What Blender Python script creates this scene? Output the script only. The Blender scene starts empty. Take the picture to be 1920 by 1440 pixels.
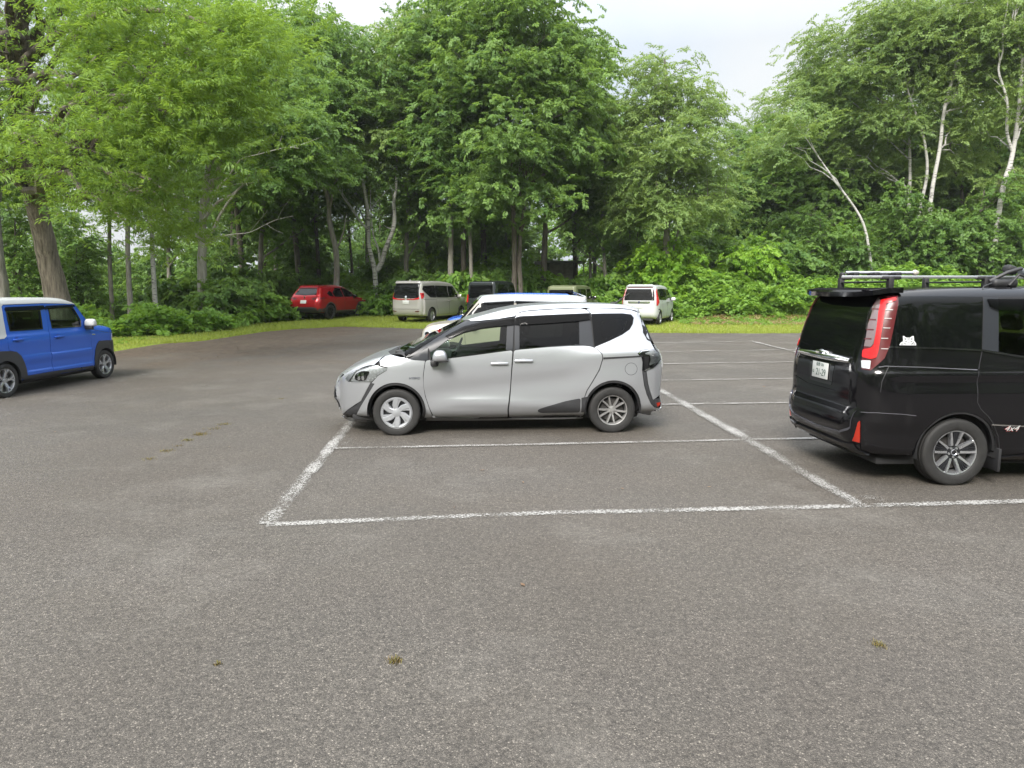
import bpy, bmesh, math, random
import numpy as np
from mathutils import Vector, Matrix
from mathutils.geometry import delaunay_2d_cdt
scene = bpy.context.scene
COL = scene.collection
R = math.radians
rng = np.random.default_rng(7)
random.seed(7)

# ------------------------------------------------------------------ camera
FPX, HORIZ, CAMH = 1331.0, 540.0, 1.85          # focal length and horizon of the 1920x1440 photograph, eye height
PITCH = math.atan((720 - HORIZ) / FPX)
cam_d = bpy.data.cameras.new('camera'); cam = bpy.data.objects.new('camera', cam_d); COL.objects.link(cam)
cam_d.sensor_width = 36.0; cam_d.lens = 36.0 * FPX / 1920.0
cam_d.clip_start = 0.05; cam_d.clip_end = 3000
cam.location = (0, 0, CAMH); cam.rotation_euler = (math.pi / 2 - PITCH, 0, 0)
scene.camera = cam
CP, SP = math.cos(PITCH), math.sin(PITCH)

def ray(px, py):
    u = (px - 960) / FPX; v = -(py - 720) / FPX
    return np.array([u, CP + v * SP, -SP + v * CP])

def at(px, py, Y):
    """the point seen at a pixel at the forward distance Y"""
    d = ray(px, py); t = Y / d[1]
    return np.array([d[0] * t, Y, CAMH + d[2] * t])

def sstep(a, b, x):
    t = np.clip((np.asarray(x, float) - a) / (b - a), 0, 1)
    return t * t * (3 - 2 * t)

def terr(x, y):
    """height of the ground: flat lot, verge rising towards the wood, a bank on the right"""
    x = np.asarray(x, float); y = np.asarray(y, float)
    z = np.interp(y, [-1e4, 16, 19, 22, 25, 28, 31, 35, 40, 60, 200], [0, 0, .03, .07, .12, .17, .24, .33, .5, .9, 1.1])
    z = z + .75 * sstep(8.2, 9.8, x) * sstep(33.2, 36.8, y)
    z = z + 2.2 * sstep(2, 22, x) * sstep(34, 52, y)
    z = z - 2.0 * sstep(-6, -26, x) * sstep(34, 60, y)
    return z

def gnd(px, py):
    """the point of the ground seen at a pixel"""
    d = ray(px, py); t = (CAMH) / -d[2]
    for _ in range(12):
        t = (CAMH - float(terr(d[0] * t, d[1] * t))) / -d[2]
    return np.array([d[0] * t, d[1] * t, float(terr(d[0] * t, d[1] * t))])

# ------------------------------------------------------------------ objects
def tag(o, label=None, cat=None, group=None, kind=None):
    if label: o['label'] = label
    if cat: o['category'] = cat
    if group: o['group'] = group
    if kind: o['kind'] = kind
    return o

def empty(name, loc=(0, 0, 0), rz=0.0):
    o = bpy.data.objects.new(name, None); COL.objects.link(o)
    o.location = loc; o.rotation_euler = (0, 0, rz); o.empty_display_size = .2
    return o

class MB:
    """collects vertices and faces for one mesh"""
    def __init__(self): self.v = []; self.f = []; self.n = []; self.nv = 0; self.hasn = True
    def add(self, v, f, n=None):
        v = np.asarray(v, float).reshape(-1, 3)
        self.f += [tuple(int(i) + self.nv for i in q) for q in f]
        self.v.append(v); self.nv += len(v)
        if n is None: self.hasn = False; n = np.zeros_like(v)
        self.n.append(np.asarray(n, float))
        return self
    def box(self, c, s, rot=None, bev=0.0, seg=2, taper=None):
        bm = bmesh.new(); bmesh.ops.create_cube(bm, size=1)
        for q in bm.verts:
            k = 1.0
            if taper and q.co.z > 0: q.co.x *= taper[0]; q.co.y *= taper[1]
            q.co = Vector((q.co.x * s[0], q.co.y * s[1], q.co.z * s[2]))
        if bev > 0: bmesh.ops.bevel(bm, geom=bm.edges[:], offset=bev, segments=seg, profile=.5, affect='EDGES')
        M = Matrix.Translation(Vector(c))
        if rot is not None: M = M @ rot.to_4x4()
        bm.verts.ensure_lookup_table()
        vv = [tuple(M @ q.co) for q in bm.verts]; ff = [[q.index for q in fc.verts] for fc in bm.faces]
        bm.free(); return self.add(vv, ff)
    def tube(self, pts, rad, n=8, cap=True):
        pts = np.asarray(pts, float); m = len(pts)
        rad = np.broadcast_to(np.asarray(rad, float), (m,))
        tang = np.gradient(pts, axis=0); tang /= np.linalg.norm(tang, axis=1)[:, None] + 1e-9
        a = np.array([0, 0, 1.0]) if abs(tang[0][2]) < .9 else np.array([1.0, 0, 0])
        u = np.cross(tang[0], a); u /= np.linalg.norm(u)
        vs = []
        for i in range(m):
            u = u - tang[i] * np.dot(u, tang[i]); u /= np.linalg.norm(u) + 1e-9
            w = np.cross(tang[i], u)
            th = np.arange(n) * 2 * np.pi / n
            vs.append(pts[i] + rad[i] * (np.cos(th)[:, None] * u + np.sin(th)[:, None] * w))
        f = [(i * n + j, i * n + (j + 1) % n, (i + 1) * n + (j + 1) % n, (i + 1) * n + j) for i in range(m - 1) for j in range(n)]
        if cap: f += [tuple(range(n))[::-1], tuple((m - 1) * n + j for j in range(n))]
        return self.add(np.concatenate(vs), f)
    def lathe(self, prof, n=40, axis='y', c=(0, 0, 0)):
        """profile of (radius, along) turned about the y axis"""
        prof = np.asarray(prof, float); m = len(prof)
        th = np.arange(n) * 2 * np.pi / n
        v = np.stack([np.outer(prof[:, 0], np.cos(th)), np.repeat(prof[:, 1][:, None], n, 1), np.outer(prof[:, 0], np.sin(th))], -1).reshape(-1, 3)
        f = [(i * n + j, (i + 1) * n + j, (i + 1) * n + (j + 1) % n, i * n + (j + 1) % n) for i in range(m - 1) for j in range(n)]
        return self.add(v + np.asarray(c), f)
    def prism(self, poly, t0, t1, fn):
        """a 2-D polygon extruded between two levels; fn maps (a, b, level) to a point"""
        n = len(poly)
        v = [fn(a, b, t0) for a, b in poly] + [fn(a, b, t1) for a, b in poly]
        f = [tuple(range(n)), tuple(range(n, 2 * n))[::-1]] + [(i, (i + 1) % n, n + (i + 1) % n, n + i)[::-1] for i in range(n)]
        return self.add(v, f)
    def build(self, name, mat, parent=None, smooth=True, mats=None, midx=None, angle=40):
        me = bpy.data.meshes.new(name)
        V = np.concatenate(self.v) if self.v else np.zeros((0, 3))
        me.from_pydata(V.tolist(), [], self.f)
        me.materials.append(mat)
        if smooth:
            me.polygons.foreach_set('use_smooth', np.ones(len(me.polygons), bool))
            if self.hasn and len(V):
                me.normals_split_custom_set_from_vertices(np.concatenate(self.n).tolist())
            elif angle:
                me.set_sharp_from_angle(angle=R(angle))
        me.update()
        o = bpy.data.objects.new(name, me); COL.objects.link(o)
        if parent is not None: o.parent = parent
        return o

def fast_mesh(name, V, F, mat, attr=None, smooth=False):
    """big mesh from numpy: F is (n,3) or (n,4)"""
    me = bpy.data.meshes.new(name); n, k = F.shape
    me.vertices.add(len(V)); me.vertices.foreach_set('co', np.ascontiguousarray(V, np.float32).ravel())
    me.loops.add(n * k); me.loops.foreach_set('vertex_index', np.ascontiguousarray(F, np.int32).ravel())
    me.polygons.add(n); me.polygons.foreach_set('loop_start', np.arange(0, n * k, k, dtype=np.int32))
    me.polygons.foreach_set('loop_total', np.full(n, k, np.int32))
    if smooth: me.polygons.foreach_set('use_smooth', np.ones(n, bool))
    me.update(calc_edges=True)
    if attr is not None:
        a = me.attributes.new('tint', 'FLOAT', 'POINT'); a.data.foreach_set('value', np.ascontiguousarray(attr, np.float32))
    me.materials.append(mat)
    return me

def link(name, me, parent=None):
    o = bpy.data.objects.new(name, me); COL.objects.link(o); o.parent = parent
    return o

# ------------------------------------------------------------------ materials
def newmat(name):
    m = bpy.data.materials.new(name); m.use_nodes = True
    nt = m.node_tree; nt.nodes.clear()
    return m, nt, nt.nodes.new('ShaderNodeOutputMaterial')

def N(nt, t, **kw):
    n = nt.nodes.new(t)
    for k, v in kw.items():
        if k in n.inputs.keys(): n.inputs[k].default_value = v
        else: setattr(n, k, v)
    return n

def L(nt, a, b): nt.links.new(a, b)

def c4(c): return (c[0], c[1], c[2], 1)

def pbr(name, col, rough=.5, metal=0.0, coat=0.0, spec=.5, back=None, noise=0.0, nscale=30, bump=0.0, bscale=200, flake=0.0):
    m, nt, out = newmat(name)
    p = N(nt, 'ShaderNodeBsdfPrincipled', Roughness=rough, Metallic=metal)
    p.inputs['Base Color'].default_value = c4(col)
    p.inputs['Coat Weight'].default_value = coat; p.inputs['Coat Roughness'].default_value = .04
    p.inputs['Specular IOR Level'].default_value = spec
    tc = None
    if noise or bump or flake: tc = N(nt, 'ShaderNodeTexCoord')
    if noise:
        nz = N(nt, 'ShaderNodeTexNoise', Scale=nscale, Detail=6.0, Roughness=.65); L(nt, tc.outputs['Object'], nz.inputs['Vector'])
        mx = N(nt, 'ShaderNodeMix', data_type='RGBA'); mr = N(nt, 'ShaderNodeMapRange')
        mr.inputs[1].default_value = .3; mr.inputs[2].default_value = .7; L(nt, nz.outputs[0], mr.inputs[0])
        L(nt, mr.outputs[0], mx.inputs[0])
        mx.inputs[6].default_value = c4([c * (1 - noise) for c in col]); mx.inputs[7].default_value = c4([min(1, c * (1 + noise)) for c in col])
        L(nt, mx.outputs[2], p.inputs['Base Color'])
        rr = N(nt, 'ShaderNodeMapRange'); rr.inputs[3].default_value = max(0.02, rough * .8); rr.inputs[4].default_value = min(1, rough * 1.25)
        L(nt, nz.outputs[0], rr.inputs[0]); L(nt, rr.outputs[0], p.inputs['Roughness'])
    if bump:
        nb = N(nt, 'ShaderNodeTexNoise', Scale=bscale, Detail=3.0); L(nt, tc.outputs['Object'], nb.inputs['Vector'])
        b = N(nt, 'ShaderNodeBump', Strength=bump, Distance=.01); L(nt, nb.outputs[0], b.inputs['Height']); L(nt, b.outputs[0], p.inputs['Normal'])
    sh = p.outputs[0]
    if back is not None:
        g = N(nt, 'ShaderNodeNewGeometry'); d = N(nt, 'ShaderNodeBsdfDiffuse'); d.inputs[0].default_value = c4(back)
        mx = N(nt, 'ShaderNodeMixShader'); L(nt, g.outputs['Backfacing'], mx.inputs[0]); L(nt, sh, mx.inputs[1]); L(nt, d.outputs[0], mx.inputs[2])
        sh = mx.outputs[0]
    L(nt, sh, out.inputs[0])
    return m

def glass(name, tint, ior=1.5, rough=0.0, drops=False):
    m, nt, out = newmat(name)
    t = N(nt, 'ShaderNodeBsdfTransparent'); t.inputs[0].default_value = c4(tint)
    g = N(nt, 'ShaderNodeBsdfGlossy', Roughness=rough); g.inputs[0].default_value = (1, 1, 1, 1)
    f = N(nt, 'ShaderNodeFresnel', IOR=ior); mx = N(nt, 'ShaderNodeMixShader')
    L(nt, f.outputs[0], mx.inputs[0]); L(nt, t.outputs[0], mx.inputs[1]); L(nt, g.outputs[0], mx.inputs[2])
    L(nt, mx.outputs[0], out.inputs[0])
    return m

def emit(name, col, s): 
    m, nt, out = newmat(name); e = N(nt, 'ShaderNodeEmission', Strength=s); e.inputs[0].default_value = c4(col); L(nt, e.outputs[0], out.inputs[0]); return m

TRIM = (.012, .012, .013)
M = {}
M['silver'] = pbr('silver_paint', (.42, .433, .455), .28, .65, .35, back=TRIM)
M['black_paint'] = pbr('black_plum_paint', (.0035, .0033, .0042), .10, .0, 0, back=TRIM)
M['blue'] = pbr('blue_paint', (.028, .115, .54), .26, .30, .4, back=TRIM)
M['white_paint'] = pbr('white_paint', (.42, .43, .435), .25, 0, .3, back=TRIM)
M['red'] = pbr('red_paint', (.38, .010, .016), .25, .40, .5, back=TRIM)
M['beige'] = pbr('beige_paint', (.36, .35, .33), .30, .3, .5, back=TRIM)
M['cream'] = pbr('cream_paint', (.36, .335, .285), .28, .1, .4, back=TRIM)
M['pearl'] = pbr('pearl_roof_paint', (.37, .39, .41), .25, .1, .4, back=TRIM)
M['gunmetal'] = pbr('dark_grey_paint', (.022, .027, .029), .25, .3, .5, back=TRIM)
M['olive'] = pbr('olive_paint', (.105, .12, .058), .45, .0, .3, back=TRIM)
M['trim'] = pbr('black_plastic', (.014, .014, .0155), .55, noise=.2, nscale=40)
M['grey_trim'] = pbr('charcoal_plastic', (.028, .0285, .031), .5, noise=.15, nscale=30)
M['gloss_black'] = pbr('gloss_black', (.008, .008, .009), .08, 0, .6)
M['pillar'] = pbr('pillar_film', (.018, .020, .024), .35, spec=.3)
M['visor'] = glass('visor_acrylic', (.16, .16, .17), 1.25, .12)
M['inner'] = pbr('interior_dark', (.018, .018, .019), .8)
M['seat'] = pbr('seat_fabric', (.035, .035, .038), .9, noise=.2, nscale=60)
M['tyre'] = pbr('tyre_rubber', (.0125, .012, .0115), .7, noise=.4, nscale=25, bump=.25, bscale=160)
M['alloy'] = pbr('alloy', (.52, .53, .55), .28, .85, noise=.06)
M['hubcap'] = pbr('silver_hubcap', (.37, .38, .40), .33, .5, .2, noise=.05)
M['dark_alloy'] = pbr('dark_alloy', (.035, .036, .04), .35, .6)
M['bronze_alloy'] = pbr('gunmetal_alloy', (.33, .325, .32), .35, .6)
M['black_alloy'] = pbr('black_alloy', (.012, .012, .012), .4, .2)
M['disc'] = pbr('brake_disc', (.05, .047, .045), .5, .5)
M['chrome'] = pbr('chrome', (.80, .81, .82), .06, 1.0)
M['plate'] = pbr('plate_white', (.48, .49, .48), .4)
M['plate_ink'] = pbr('plate_green_ink', (.01, .05, .03), .5)
M['badge_dark'] = pbr('badge_dark', (.06, .07, .10), .3, .5)
M['badge_red'] = pbr('badge_red', (.45, .03, .03), .4)
M['sticker'] = pbr('sticker_white', (.45, .46, .46), .5)
M['ink'] = pbr('sticker_ink', (.05, .05, .055), .5)
M['red_lens'] = pbr('red_lens', (.40, .008, .010), .25, 0, 0)
M['deep_red_lens'] = pbr('deep_red_lens', (.07, .003, .005), .3, 0, 0)
M['amber_lens'] = pbr('red_reflector', (.30, .018, .007), .2, 0, .5, bump=.4, bscale=90)
M['clear_lens'] = glass('clear_lens', (.85, .87, .88), 1.5)
M['lamp_bowl'] = pbr('lamp_bowl', (.55, .56, .57), .25, .45, noise=.3, nscale=40)
M['glass_clear'] = glass('glass_clear', (.66, .74, .64), 1.33)
M['glass_shield'] = glass('windshield_glass', (.40, .52, .47), 1.22)
M['glass_dark'] = glass('privacy_glass', (.07, .08, .08), 1.28)
M['glass_black'] = pbr('privacy_glass_dark', (.003, .0035, .0035), .04, 0, 0, spec=.26)
# ------------------------------------------------------------------ sky and light
w = bpy.data.worlds.new('World'); scene.world = w; w.use_nodes = True
nt = w.node_tree; nt.nodes.clear()
wo = nt.nodes.new('ShaderNodeOutputWorld'); bg = nt.nodes.new('ShaderNodeBackground'); L(nt, bg.outputs[0], wo.inputs[0])
SUN_EL, SUN_AZ = R(41), R(200)            # high, behind the camera and a little left
sky = nt.nodes.new('ShaderNodeTexSky'); sky.sky_type = 'NISHITA'; sky.sun_disc = False
sky.sun_elevation = SUN_EL; sky.sun_rotation = SUN_AZ; sky.air_density = 1.6; sky.dust_density = 4; sky.ozone_density = 1
tc = nt.nodes.new('ShaderNodeTexCoord'); sx = nt.nodes.new('ShaderNodeSeparateXYZ'); L(nt, tc.outputs['Generated'], sx.inputs[0])
ramp = nt.nodes.new('ShaderNodeMapRange'); ramp.inputs[1].default_value = .30; ramp.inputs[2].default_value = 1; ramp.inputs[3].default_value = 3.05; ramp.inputs[4].default_value = 15.0
L(nt, sx.outputs[2], ramp.inputs[0])                       # an overcast sky is brighter overhead
nz = nt.nodes.new('ShaderNodeTexNoise'); nz.inputs['Scale'].default_value = 2.2; nz.inputs['Detail'].default_value = 5
L(nt, tc.outputs['Generated'], nz.inputs['Vector'])
cr = nt.nodes.new('ShaderNodeMix'); cr.data_type = 'RGBA'; cr.inputs[6].default_value = (.80, .88, 1.0, 1); cr.inputs[7].default_value = (1.0, 1.0, 1.0, 1)
mr = nt.nodes.new('ShaderNodeMapRange'); mr.inputs[1].default_value = .38; mr.inputs[2].default_value = .62; L(nt, nz.outputs[0], mr.inputs[0]); L(nt, mr.outputs[0], cr.inputs[0])
vm = nt.nodes.new('ShaderNodeVectorMath'); vm.operation = 'SCALE'; L(nt, cr.outputs[2], vm.inputs[0]); L(nt, ramp.outputs[0], vm.inputs['Scale'])
mx = nt.nodes.new('ShaderNodeMix'); mx.data_type = 'RGBA'; mx.inputs[0].default_value = .88
L(nt, sky.outputs[0], mx.inputs[6]); L(nt, vm.outputs[0], mx.inputs[7]); L(nt, mx.outputs[2], bg.inputs[0])
bg.inputs[1].default_value = .10
sd = bpy.data.lights.new('sun', 'SUN'); sd.energy = 2.3; sd.angle = R(22); sd.color = (1, .96, .90)
so = bpy.data.objects.new('sun', sd); COL.objects.link(so)
so.rotation_euler = (math.pi / 2 - SUN_EL, 0, math.pi - SUN_AZ) if False else (0, 0, 0)
_d = Vector((math.sin(SUN_AZ) * math.cos(SUN_EL), math.cos(SUN_AZ) * math.cos(SUN_EL), math.sin(SUN_EL)))
so.rotation_euler = _d.to_track_quat('Z', 'Y').to_euler(); so.location = _d * 60
vs = scene.view_settings; vs.view_transform = 'Standard'; vs.look = 'None'; vs.exposure = 1.6; vs.gamma = 1.0; vs.use_curve_mapping = False
scene.render.engine = 'CYCLES'
cy = scene.cycles
cy.use_denoising = True; cy.max_bounces = 9; cy.diffuse_bounces = 4; cy.glossy_bounces = 4; cy.transmission_bounces = 6; cy.transparent_max_bounces = 12
cy.use_adaptive_sampling = True; cy.adaptive_threshold = .008
cy.volume_bounces = 0; cy.volume_step_rate = 4
cy.caustics_reflective = False; cy.caustics_refractive = False
try: cy.denoising_prefilter = 'ACCURATE'
except Exception: pass
# ------------------------------------------------------------------ ground, asphalt and paint
def mixc(nt, fac, a, b):
    m = N(nt, 'ShaderNodeMix', data_type='RGBA')
    for i, v in ((6, a), (7, b)):
        if hasattr(v, 'is_linked'): L(nt, v, m.inputs[i])
        else: m.inputs[i].default_value = c4(v)
    if hasattr(fac, 'is_linked'): L(nt, fac, m.inputs[0])
    else: m.inputs[0].default_value = fac
    return m.outputs[2]

def mrange(nt, v, a, b, c=0.0, d=1.0):
    m = N(nt, 'ShaderNodeMapRange'); m.inputs[1].default_value = a; m.inputs[2].default_value = b; m.inputs[3].default_value = c; m.inputs[4].default_value = d
    L(nt, v, m.inputs[0]); return m.outputs[0]

def math_(nt, op, a, b=0.0):
    m = N(nt, 'ShaderNodeMath', operation=op)
    for i, v in ((0, a), (1, b)):
        if hasattr(v, 'is_linked'): L(nt, v, m.inputs[i])
        else: m.inputs[i].default_value = v
    return m.outputs[0]

def asphalt_colour(nt, pos):
    def noise(sc, det=4, rough=.55, vec=pos):
        n = N(nt, 'ShaderNodeTexNoise', Scale=sc, Detail=float(det), Roughness=rough); L(nt, vec, n.inputs['Vector']); return n.outputs[0]
    v1 = N(nt, 'ShaderNodeTexVoronoi', Scale=150.0); L(nt, pos, v1.inputs['Vector'])         # the stones of the mix
    v2 = N(nt, 'ShaderNodeTexVoronoi', Scale=300.0); L(nt, pos, v2.inputs['Vector'])
    s1 = N(nt, 'ShaderNodeSeparateColor'); L(nt, v1.outputs['Color'], s1.inputs[0])
    s2 = N(nt, 'ShaderNodeSeparateColor'); L(nt, v2.outputs['Color'], s2.inputs[0])
    stone = N(nt, 'ShaderNodeValToRGB'); L(nt, s1.outputs[0], stone.inputs[0])
    e = stone.color_ramp.elements; e[0].position = 0; e[0].color = (.026, .024, .022, 1); e[1].position = 1; e[1].color = (.33, .31, .285, 1)
    for p, c in ((.35, (.048, .046, .043)), (.62, (.078, .073, .068)), (.86, (.118, .110, .101)), (.95, (.175, .163, .148))): q = e.new(p); q.color = c4(c)
    fine = mixc(nt, s2.outputs[1], (.026, .025, .024), (.155, .146, .135))
    col = mixc(nt, .45, stone.outputs[0], fine)
    dark = mrange(nt, noise(.35, 5, .6), .40, .66)
    col = mixc(nt, math_(nt, 'MULTIPLY', dark, .32), col, (.036, .035, .034))                  # damp, darker patches
    br = mrange(nt, noise(.16, 4, .6), .42, .62)
    col = mixc(nt, math_(nt, 'MULTIPLY', br, .26), col, (.085, .069, .053))                   # brownish grit
    pale = mrange(nt, noise(.55, 6, .7), .52, .70)
    col = mixc(nt, math_(nt, 'MULTIPLY', pale, .50), col, (.150, .146, .139))
    v3 = N(nt, 'ShaderNodeTexVoronoi', Scale=150.0, feature='DISTANCE_TO_EDGE'); L(nt, pos, v3.inputs['Vector'])
    col = mixc(nt, mrange(nt, v3.outputs['Distance'], .0, .16, .60, .0), col, (.016, .015, .014))               # pits between the stones
    clump = math_(nt, 'ADD', math_(nt, 'MULTIPLY', mrange(nt, noise(42, 3, .7), .34, .66), .55), math_(nt, 'MULTIPLY', mrange(nt, noise(17, 4, .75), .32, .68), .40))
    cm_ = N(nt, 'ShaderNodeVectorMath', operation='SCALE'); L(nt, col, cm_.inputs[0]); L(nt, math_(nt, 'ADD', clump, .52), cm_.inputs['Scale']); col = cm_.outputs[0]
    wm = N(nt, 'ShaderNodeVectorMath', operation='MULTIPLY'); L(nt, col, wm.inputs[0]); wm.inputs[1].default_value = (1.09, 1.035, .955); col = wm.outputs[0]
    return col, v1, noise

def make_asphalt():
    m, nt, out = newmat('asphalt')
    g = N(nt, 'ShaderNodeNewGeometry'); pos = g.outputs['Position']
    col, v1, noise = asphalt_colour(nt, pos)
    xyz = N(nt, 'ShaderNodeSeparateXYZ'); L(nt, pos, xyz.inputs[0])
    # leaf mould and earth washed over the lot along the left verge
    wob = math_(nt, 'MULTIPLY', math_(nt, 'SUBTRACT', noise(.5, 5, .65), .5), 9.0)
    a = math_(nt, 'ADD', math_(nt, 'SUBTRACT', xyz.outputs[1], 18.6), wob)
    b = math_(nt, 'SUBTRACT', math_(nt, 'MULTIPLY', math_(nt, 'ADD', xyz.outputs[0], 4.6), -1.0), 0.0)
    k = math_(nt, 'MULTIPLY', mrange(nt, a, -2.2, 1.2), mrange(nt, math_(nt, 'ADD', b, wob), -1.5, 2.5))
    mot = mrange(nt, noise(6, 5, .7), .35, .65)
    earth = mixc(nt, mot, (.036, .025, .016), (.105, .077, .053))
    col = mixc(nt, math_(nt, 'MULTIPLY', k, .85), col, earth)
    # grass edge litter
    p = N(nt, 'ShaderNodeBsdfPrincipled', Roughness=.78); L(nt, col, p.inputs['Base Color']); p.inputs['Specular IOR Level'].default_value = .32
    L(nt, mrange(nt, noise(.4, 4), .35, .65, .62, .86), p.inputs['Roughness'])
    bm = N(nt, 'ShaderNodeBump', Strength=.55, Distance=.006); L(nt, math_(nt, 'ADD', math_(nt, 'MULTIPLY', v1.outputs['Distance'], -60.0 / 60), math_(nt, 'MULTIPLY', noise(60, 3), .8)), bm.inputs['Height'])
    L(nt, bm.outputs[0], p.inputs['Normal']); L(nt, p.outputs[0], out.inputs[0])
    return m

def make_paint(name, keep):
    m, nt, out = newmat(name)
    g = N(nt, 'ShaderNodeNewGeometry'); pos = g.outputs['Position']
    n1 = N(nt, 'ShaderNodeTexNoise', Scale=64.0, Detail=4.0, Roughness=.75); L(nt, pos, n1.inputs['Vector'])
    n2 = N(nt, 'ShaderNodeTexNoise', Scale=1.6, Detail=4.0, Roughness=.6); L(nt, pos, n2.inputs['Vector'])
    at_ = N(nt, 'ShaderNodeAttribute', attribute_name='tint')
    edge = math_(nt, 'MULTIPLY', math_(nt, 'POWER', at_.outputs['Fac'], 2.0), .10)
    h = math_(nt, 'ADD', math_(nt, 'SUBTRACT', n1.outputs[0], edge), math_(nt, 'MULTIPLY', math_(nt, 'SUBTRACT', n2.outputs[0], .5), .45))
    al = mrange(nt, h, keep - .03, keep + .03)
    p = N(nt, 'ShaderNodeBsdfPrincipled', Roughness=.75); L(nt, mixc(nt, n1.outputs[0], (.18, .174, .162), (.35, .342, .322)), p.inputs['Base Color'])
    t = N(nt, 'ShaderNodeBsdfTransparent'); mx = N(nt, 'ShaderNodeMixShader'); L(nt, al, mx.inputs[0]); L(nt, t.outputs[0], mx.inputs[1]); L(nt, p.outputs[0], mx.inputs[2])
    L(nt, mx.outputs[0], out.inputs[0]); return m

def make_earth():
    m, nt, out = newmat('verge_soil')
    g = N(nt, 'ShaderNodeNewGeometry'); pos = g.outputs['Position']
    def noise(sc, det=5, rough=.65):
        n = N(nt, 'ShaderNodeTexNoise', Scale=sc, Detail=float(det), Roughness=rough); L(nt, pos, n.inputs['Vector']); return n.outputs[0]
    xyz = N(nt, 'ShaderNodeSeparateXYZ'); L(nt, pos, xyz.inputs[0])
    gr = mixc(nt, mrange(nt, noise(5), .3, .7), (.10, .15, .02), (.22, .27, .04))
    gr = mixc(nt, math_(nt, 'MULTIPLY', mrange(nt, noise(.7), .5, .7), .5), gr, (.20, .16, .08))
    fl = mixc(nt, mrange(nt, noise(3), .3, .7), (.020, .022, .012), (.06, .05, .03))
    yy = math_(nt, 'ADD', xyz.outputs[1], math_(nt, 'MULTIPLY', math_(nt, 'SUBTRACT', noise(.4), .5), 4.0))
    col = mixc(nt, mrange(nt, yy, 36.0, 38.5), gr, fl)
    p = N(nt, 'ShaderNodeBsdfPrincipled', Roughness=.9); L(nt, col, p.inputs['Base Color']); p.inputs['Specular IOR Level'].default_value = .15
    b = N(nt, 'ShaderNodeBump', Strength=.8, Distance=.05); L(nt, noise(18), b.inputs['Height']); L(nt, b.outputs[0], p.inputs['Normal'])
    L(nt, p.outputs[0], out.inputs[0]); return m

M['asphalt'] = make_asphalt(); M['paint'] = make_paint('worn_line_paint', .496); M['ghost'] = make_paint('worn_away_paint', .645); M['soil'] = make_earth()

# ground sheet to the horizon
ux = np.unique(np.concatenate([np.linspace(-60, 60, 81), [-160, -120, -90, 90, 120, 160]]))
uy = np.unique(np.concatenate([np.linspace(-10, 70, 81), [-60, -40, 90, 130, 170]]))
GX, GY = np.meshgrid(ux, uy, indexing='ij'); GZ = terr(GX, GY) - .03
V = np.stack([GX, GY, GZ], -1).reshape(-1, 3); nyy = len(uy)
F_ = np.array([(i * nyy + j, (i + 1) * nyy + j, (i + 1) * nyy + j + 1, i * nyy + j + 1) for i in range(len(ux) - 1) for j in range(nyy - 1)])
ground = link('ground', fast_mesh('ground', V, F_, M['soil'], smooth=True)); tag(ground, kind='structure')

# asphalt: its far edge is an uneven line against the grass
def edge_px():
    return [(-260, 700), (-60, 690), (60, 678), (160, 668), (222, 651), (270, 644), (340, 641), (395, 636), (440, 629), (500, 620), (560, 615), (640, 611), (740, 613), (850, 617), (1000, 620), (1150, 622), (1300, 623), (1420, 623), (1510, 623), (1700, 624), (1950, 626), (2300, 630)]
EDGE = np.array([gnd(*p)[:2] for p in edge_px()])
def asphalt_edge(x): return np.interp(x, EDGE[:, 0], EDGE[:, 1])
xs = np.arange(-40, 46, .25)
jit = np.interp(xs, np.arange(-40, 47, .5), rng.normal(0, .10, 174)); ye = asphalt_edge(xs) + jit
rows = np.concatenate([[-60, -30, -12, -4], np.linspace(0, 1, 30)])
V = []; nr = 34
for x, y1 in zip(xs, ye):
    yy = np.concatenate([[-60, -30, -12], np.linspace(-4, y1, nr - 3)]); xx = np.full(nr, x)
    zz = terr(xx, yy); zz[-1] -= .03
    V.append(np.stack([xx, yy, zz], 1))
V = np.concatenate(V)
F_ = np.array([(i * nr + j, (i + 1) * nr + j, (i + 1) * nr + j + 1, i * nr + j + 1) for i in range(len(xs) - 1) for j in range(nr - 1)])
asphalt = link('asphalt', fast_mesh('asphalt', V, F_, M['asphalt'], smooth=True)); tag(asphalt, kind='structure')

# painted bays
def line_strip(p, q, w0, w1=None, n=40, dz=.006):
    a, b = gnd(*p), gnd(*q); w1 = w1 or w0
    d = (b - a)[:2]; d /= np.linalg.norm(d); nn = np.array([-d[1], d[0]])
    V = []; at_ = []
    for i in range(n + 1):
        t = i / n; c_ = a[:2] * (1 - t) + b[:2] * t; w_ = (w0 * (1 - t) + w1 * t) / 2
        for k in (-1, -.5, 0, .5, 1):
            xy = c_ + nn * w_ * k; V.append((xy[0], xy[1], float(terr(*xy)) + dz)); at_.append(abs(k))
    F_ = [(i * 5 + j, i * 5 + j + 1, (i + 1) * 5 + j + 1, (i + 1) * 5 + j) for i in range(n) for j in range(4)]
    return np.array(V), np.array(F_), np.array(at_)
def lines(name, specs, mat, dz):
    Vs, Fs, As, o = [], [], [], 0
    for i, sp in enumerate(specs):
        V, F_, a = line_strip(*sp, dz=dz + .0013 * i); Vs.append(V); Fs.append(F_ + o); As.append(a); o += len(V)
    ob = link(name, fast_mesh(name, np.concatenate(Vs), np.concatenate(Fs), mat, np.concatenate(As))); tag(ob, kind='structure'); return ob
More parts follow.
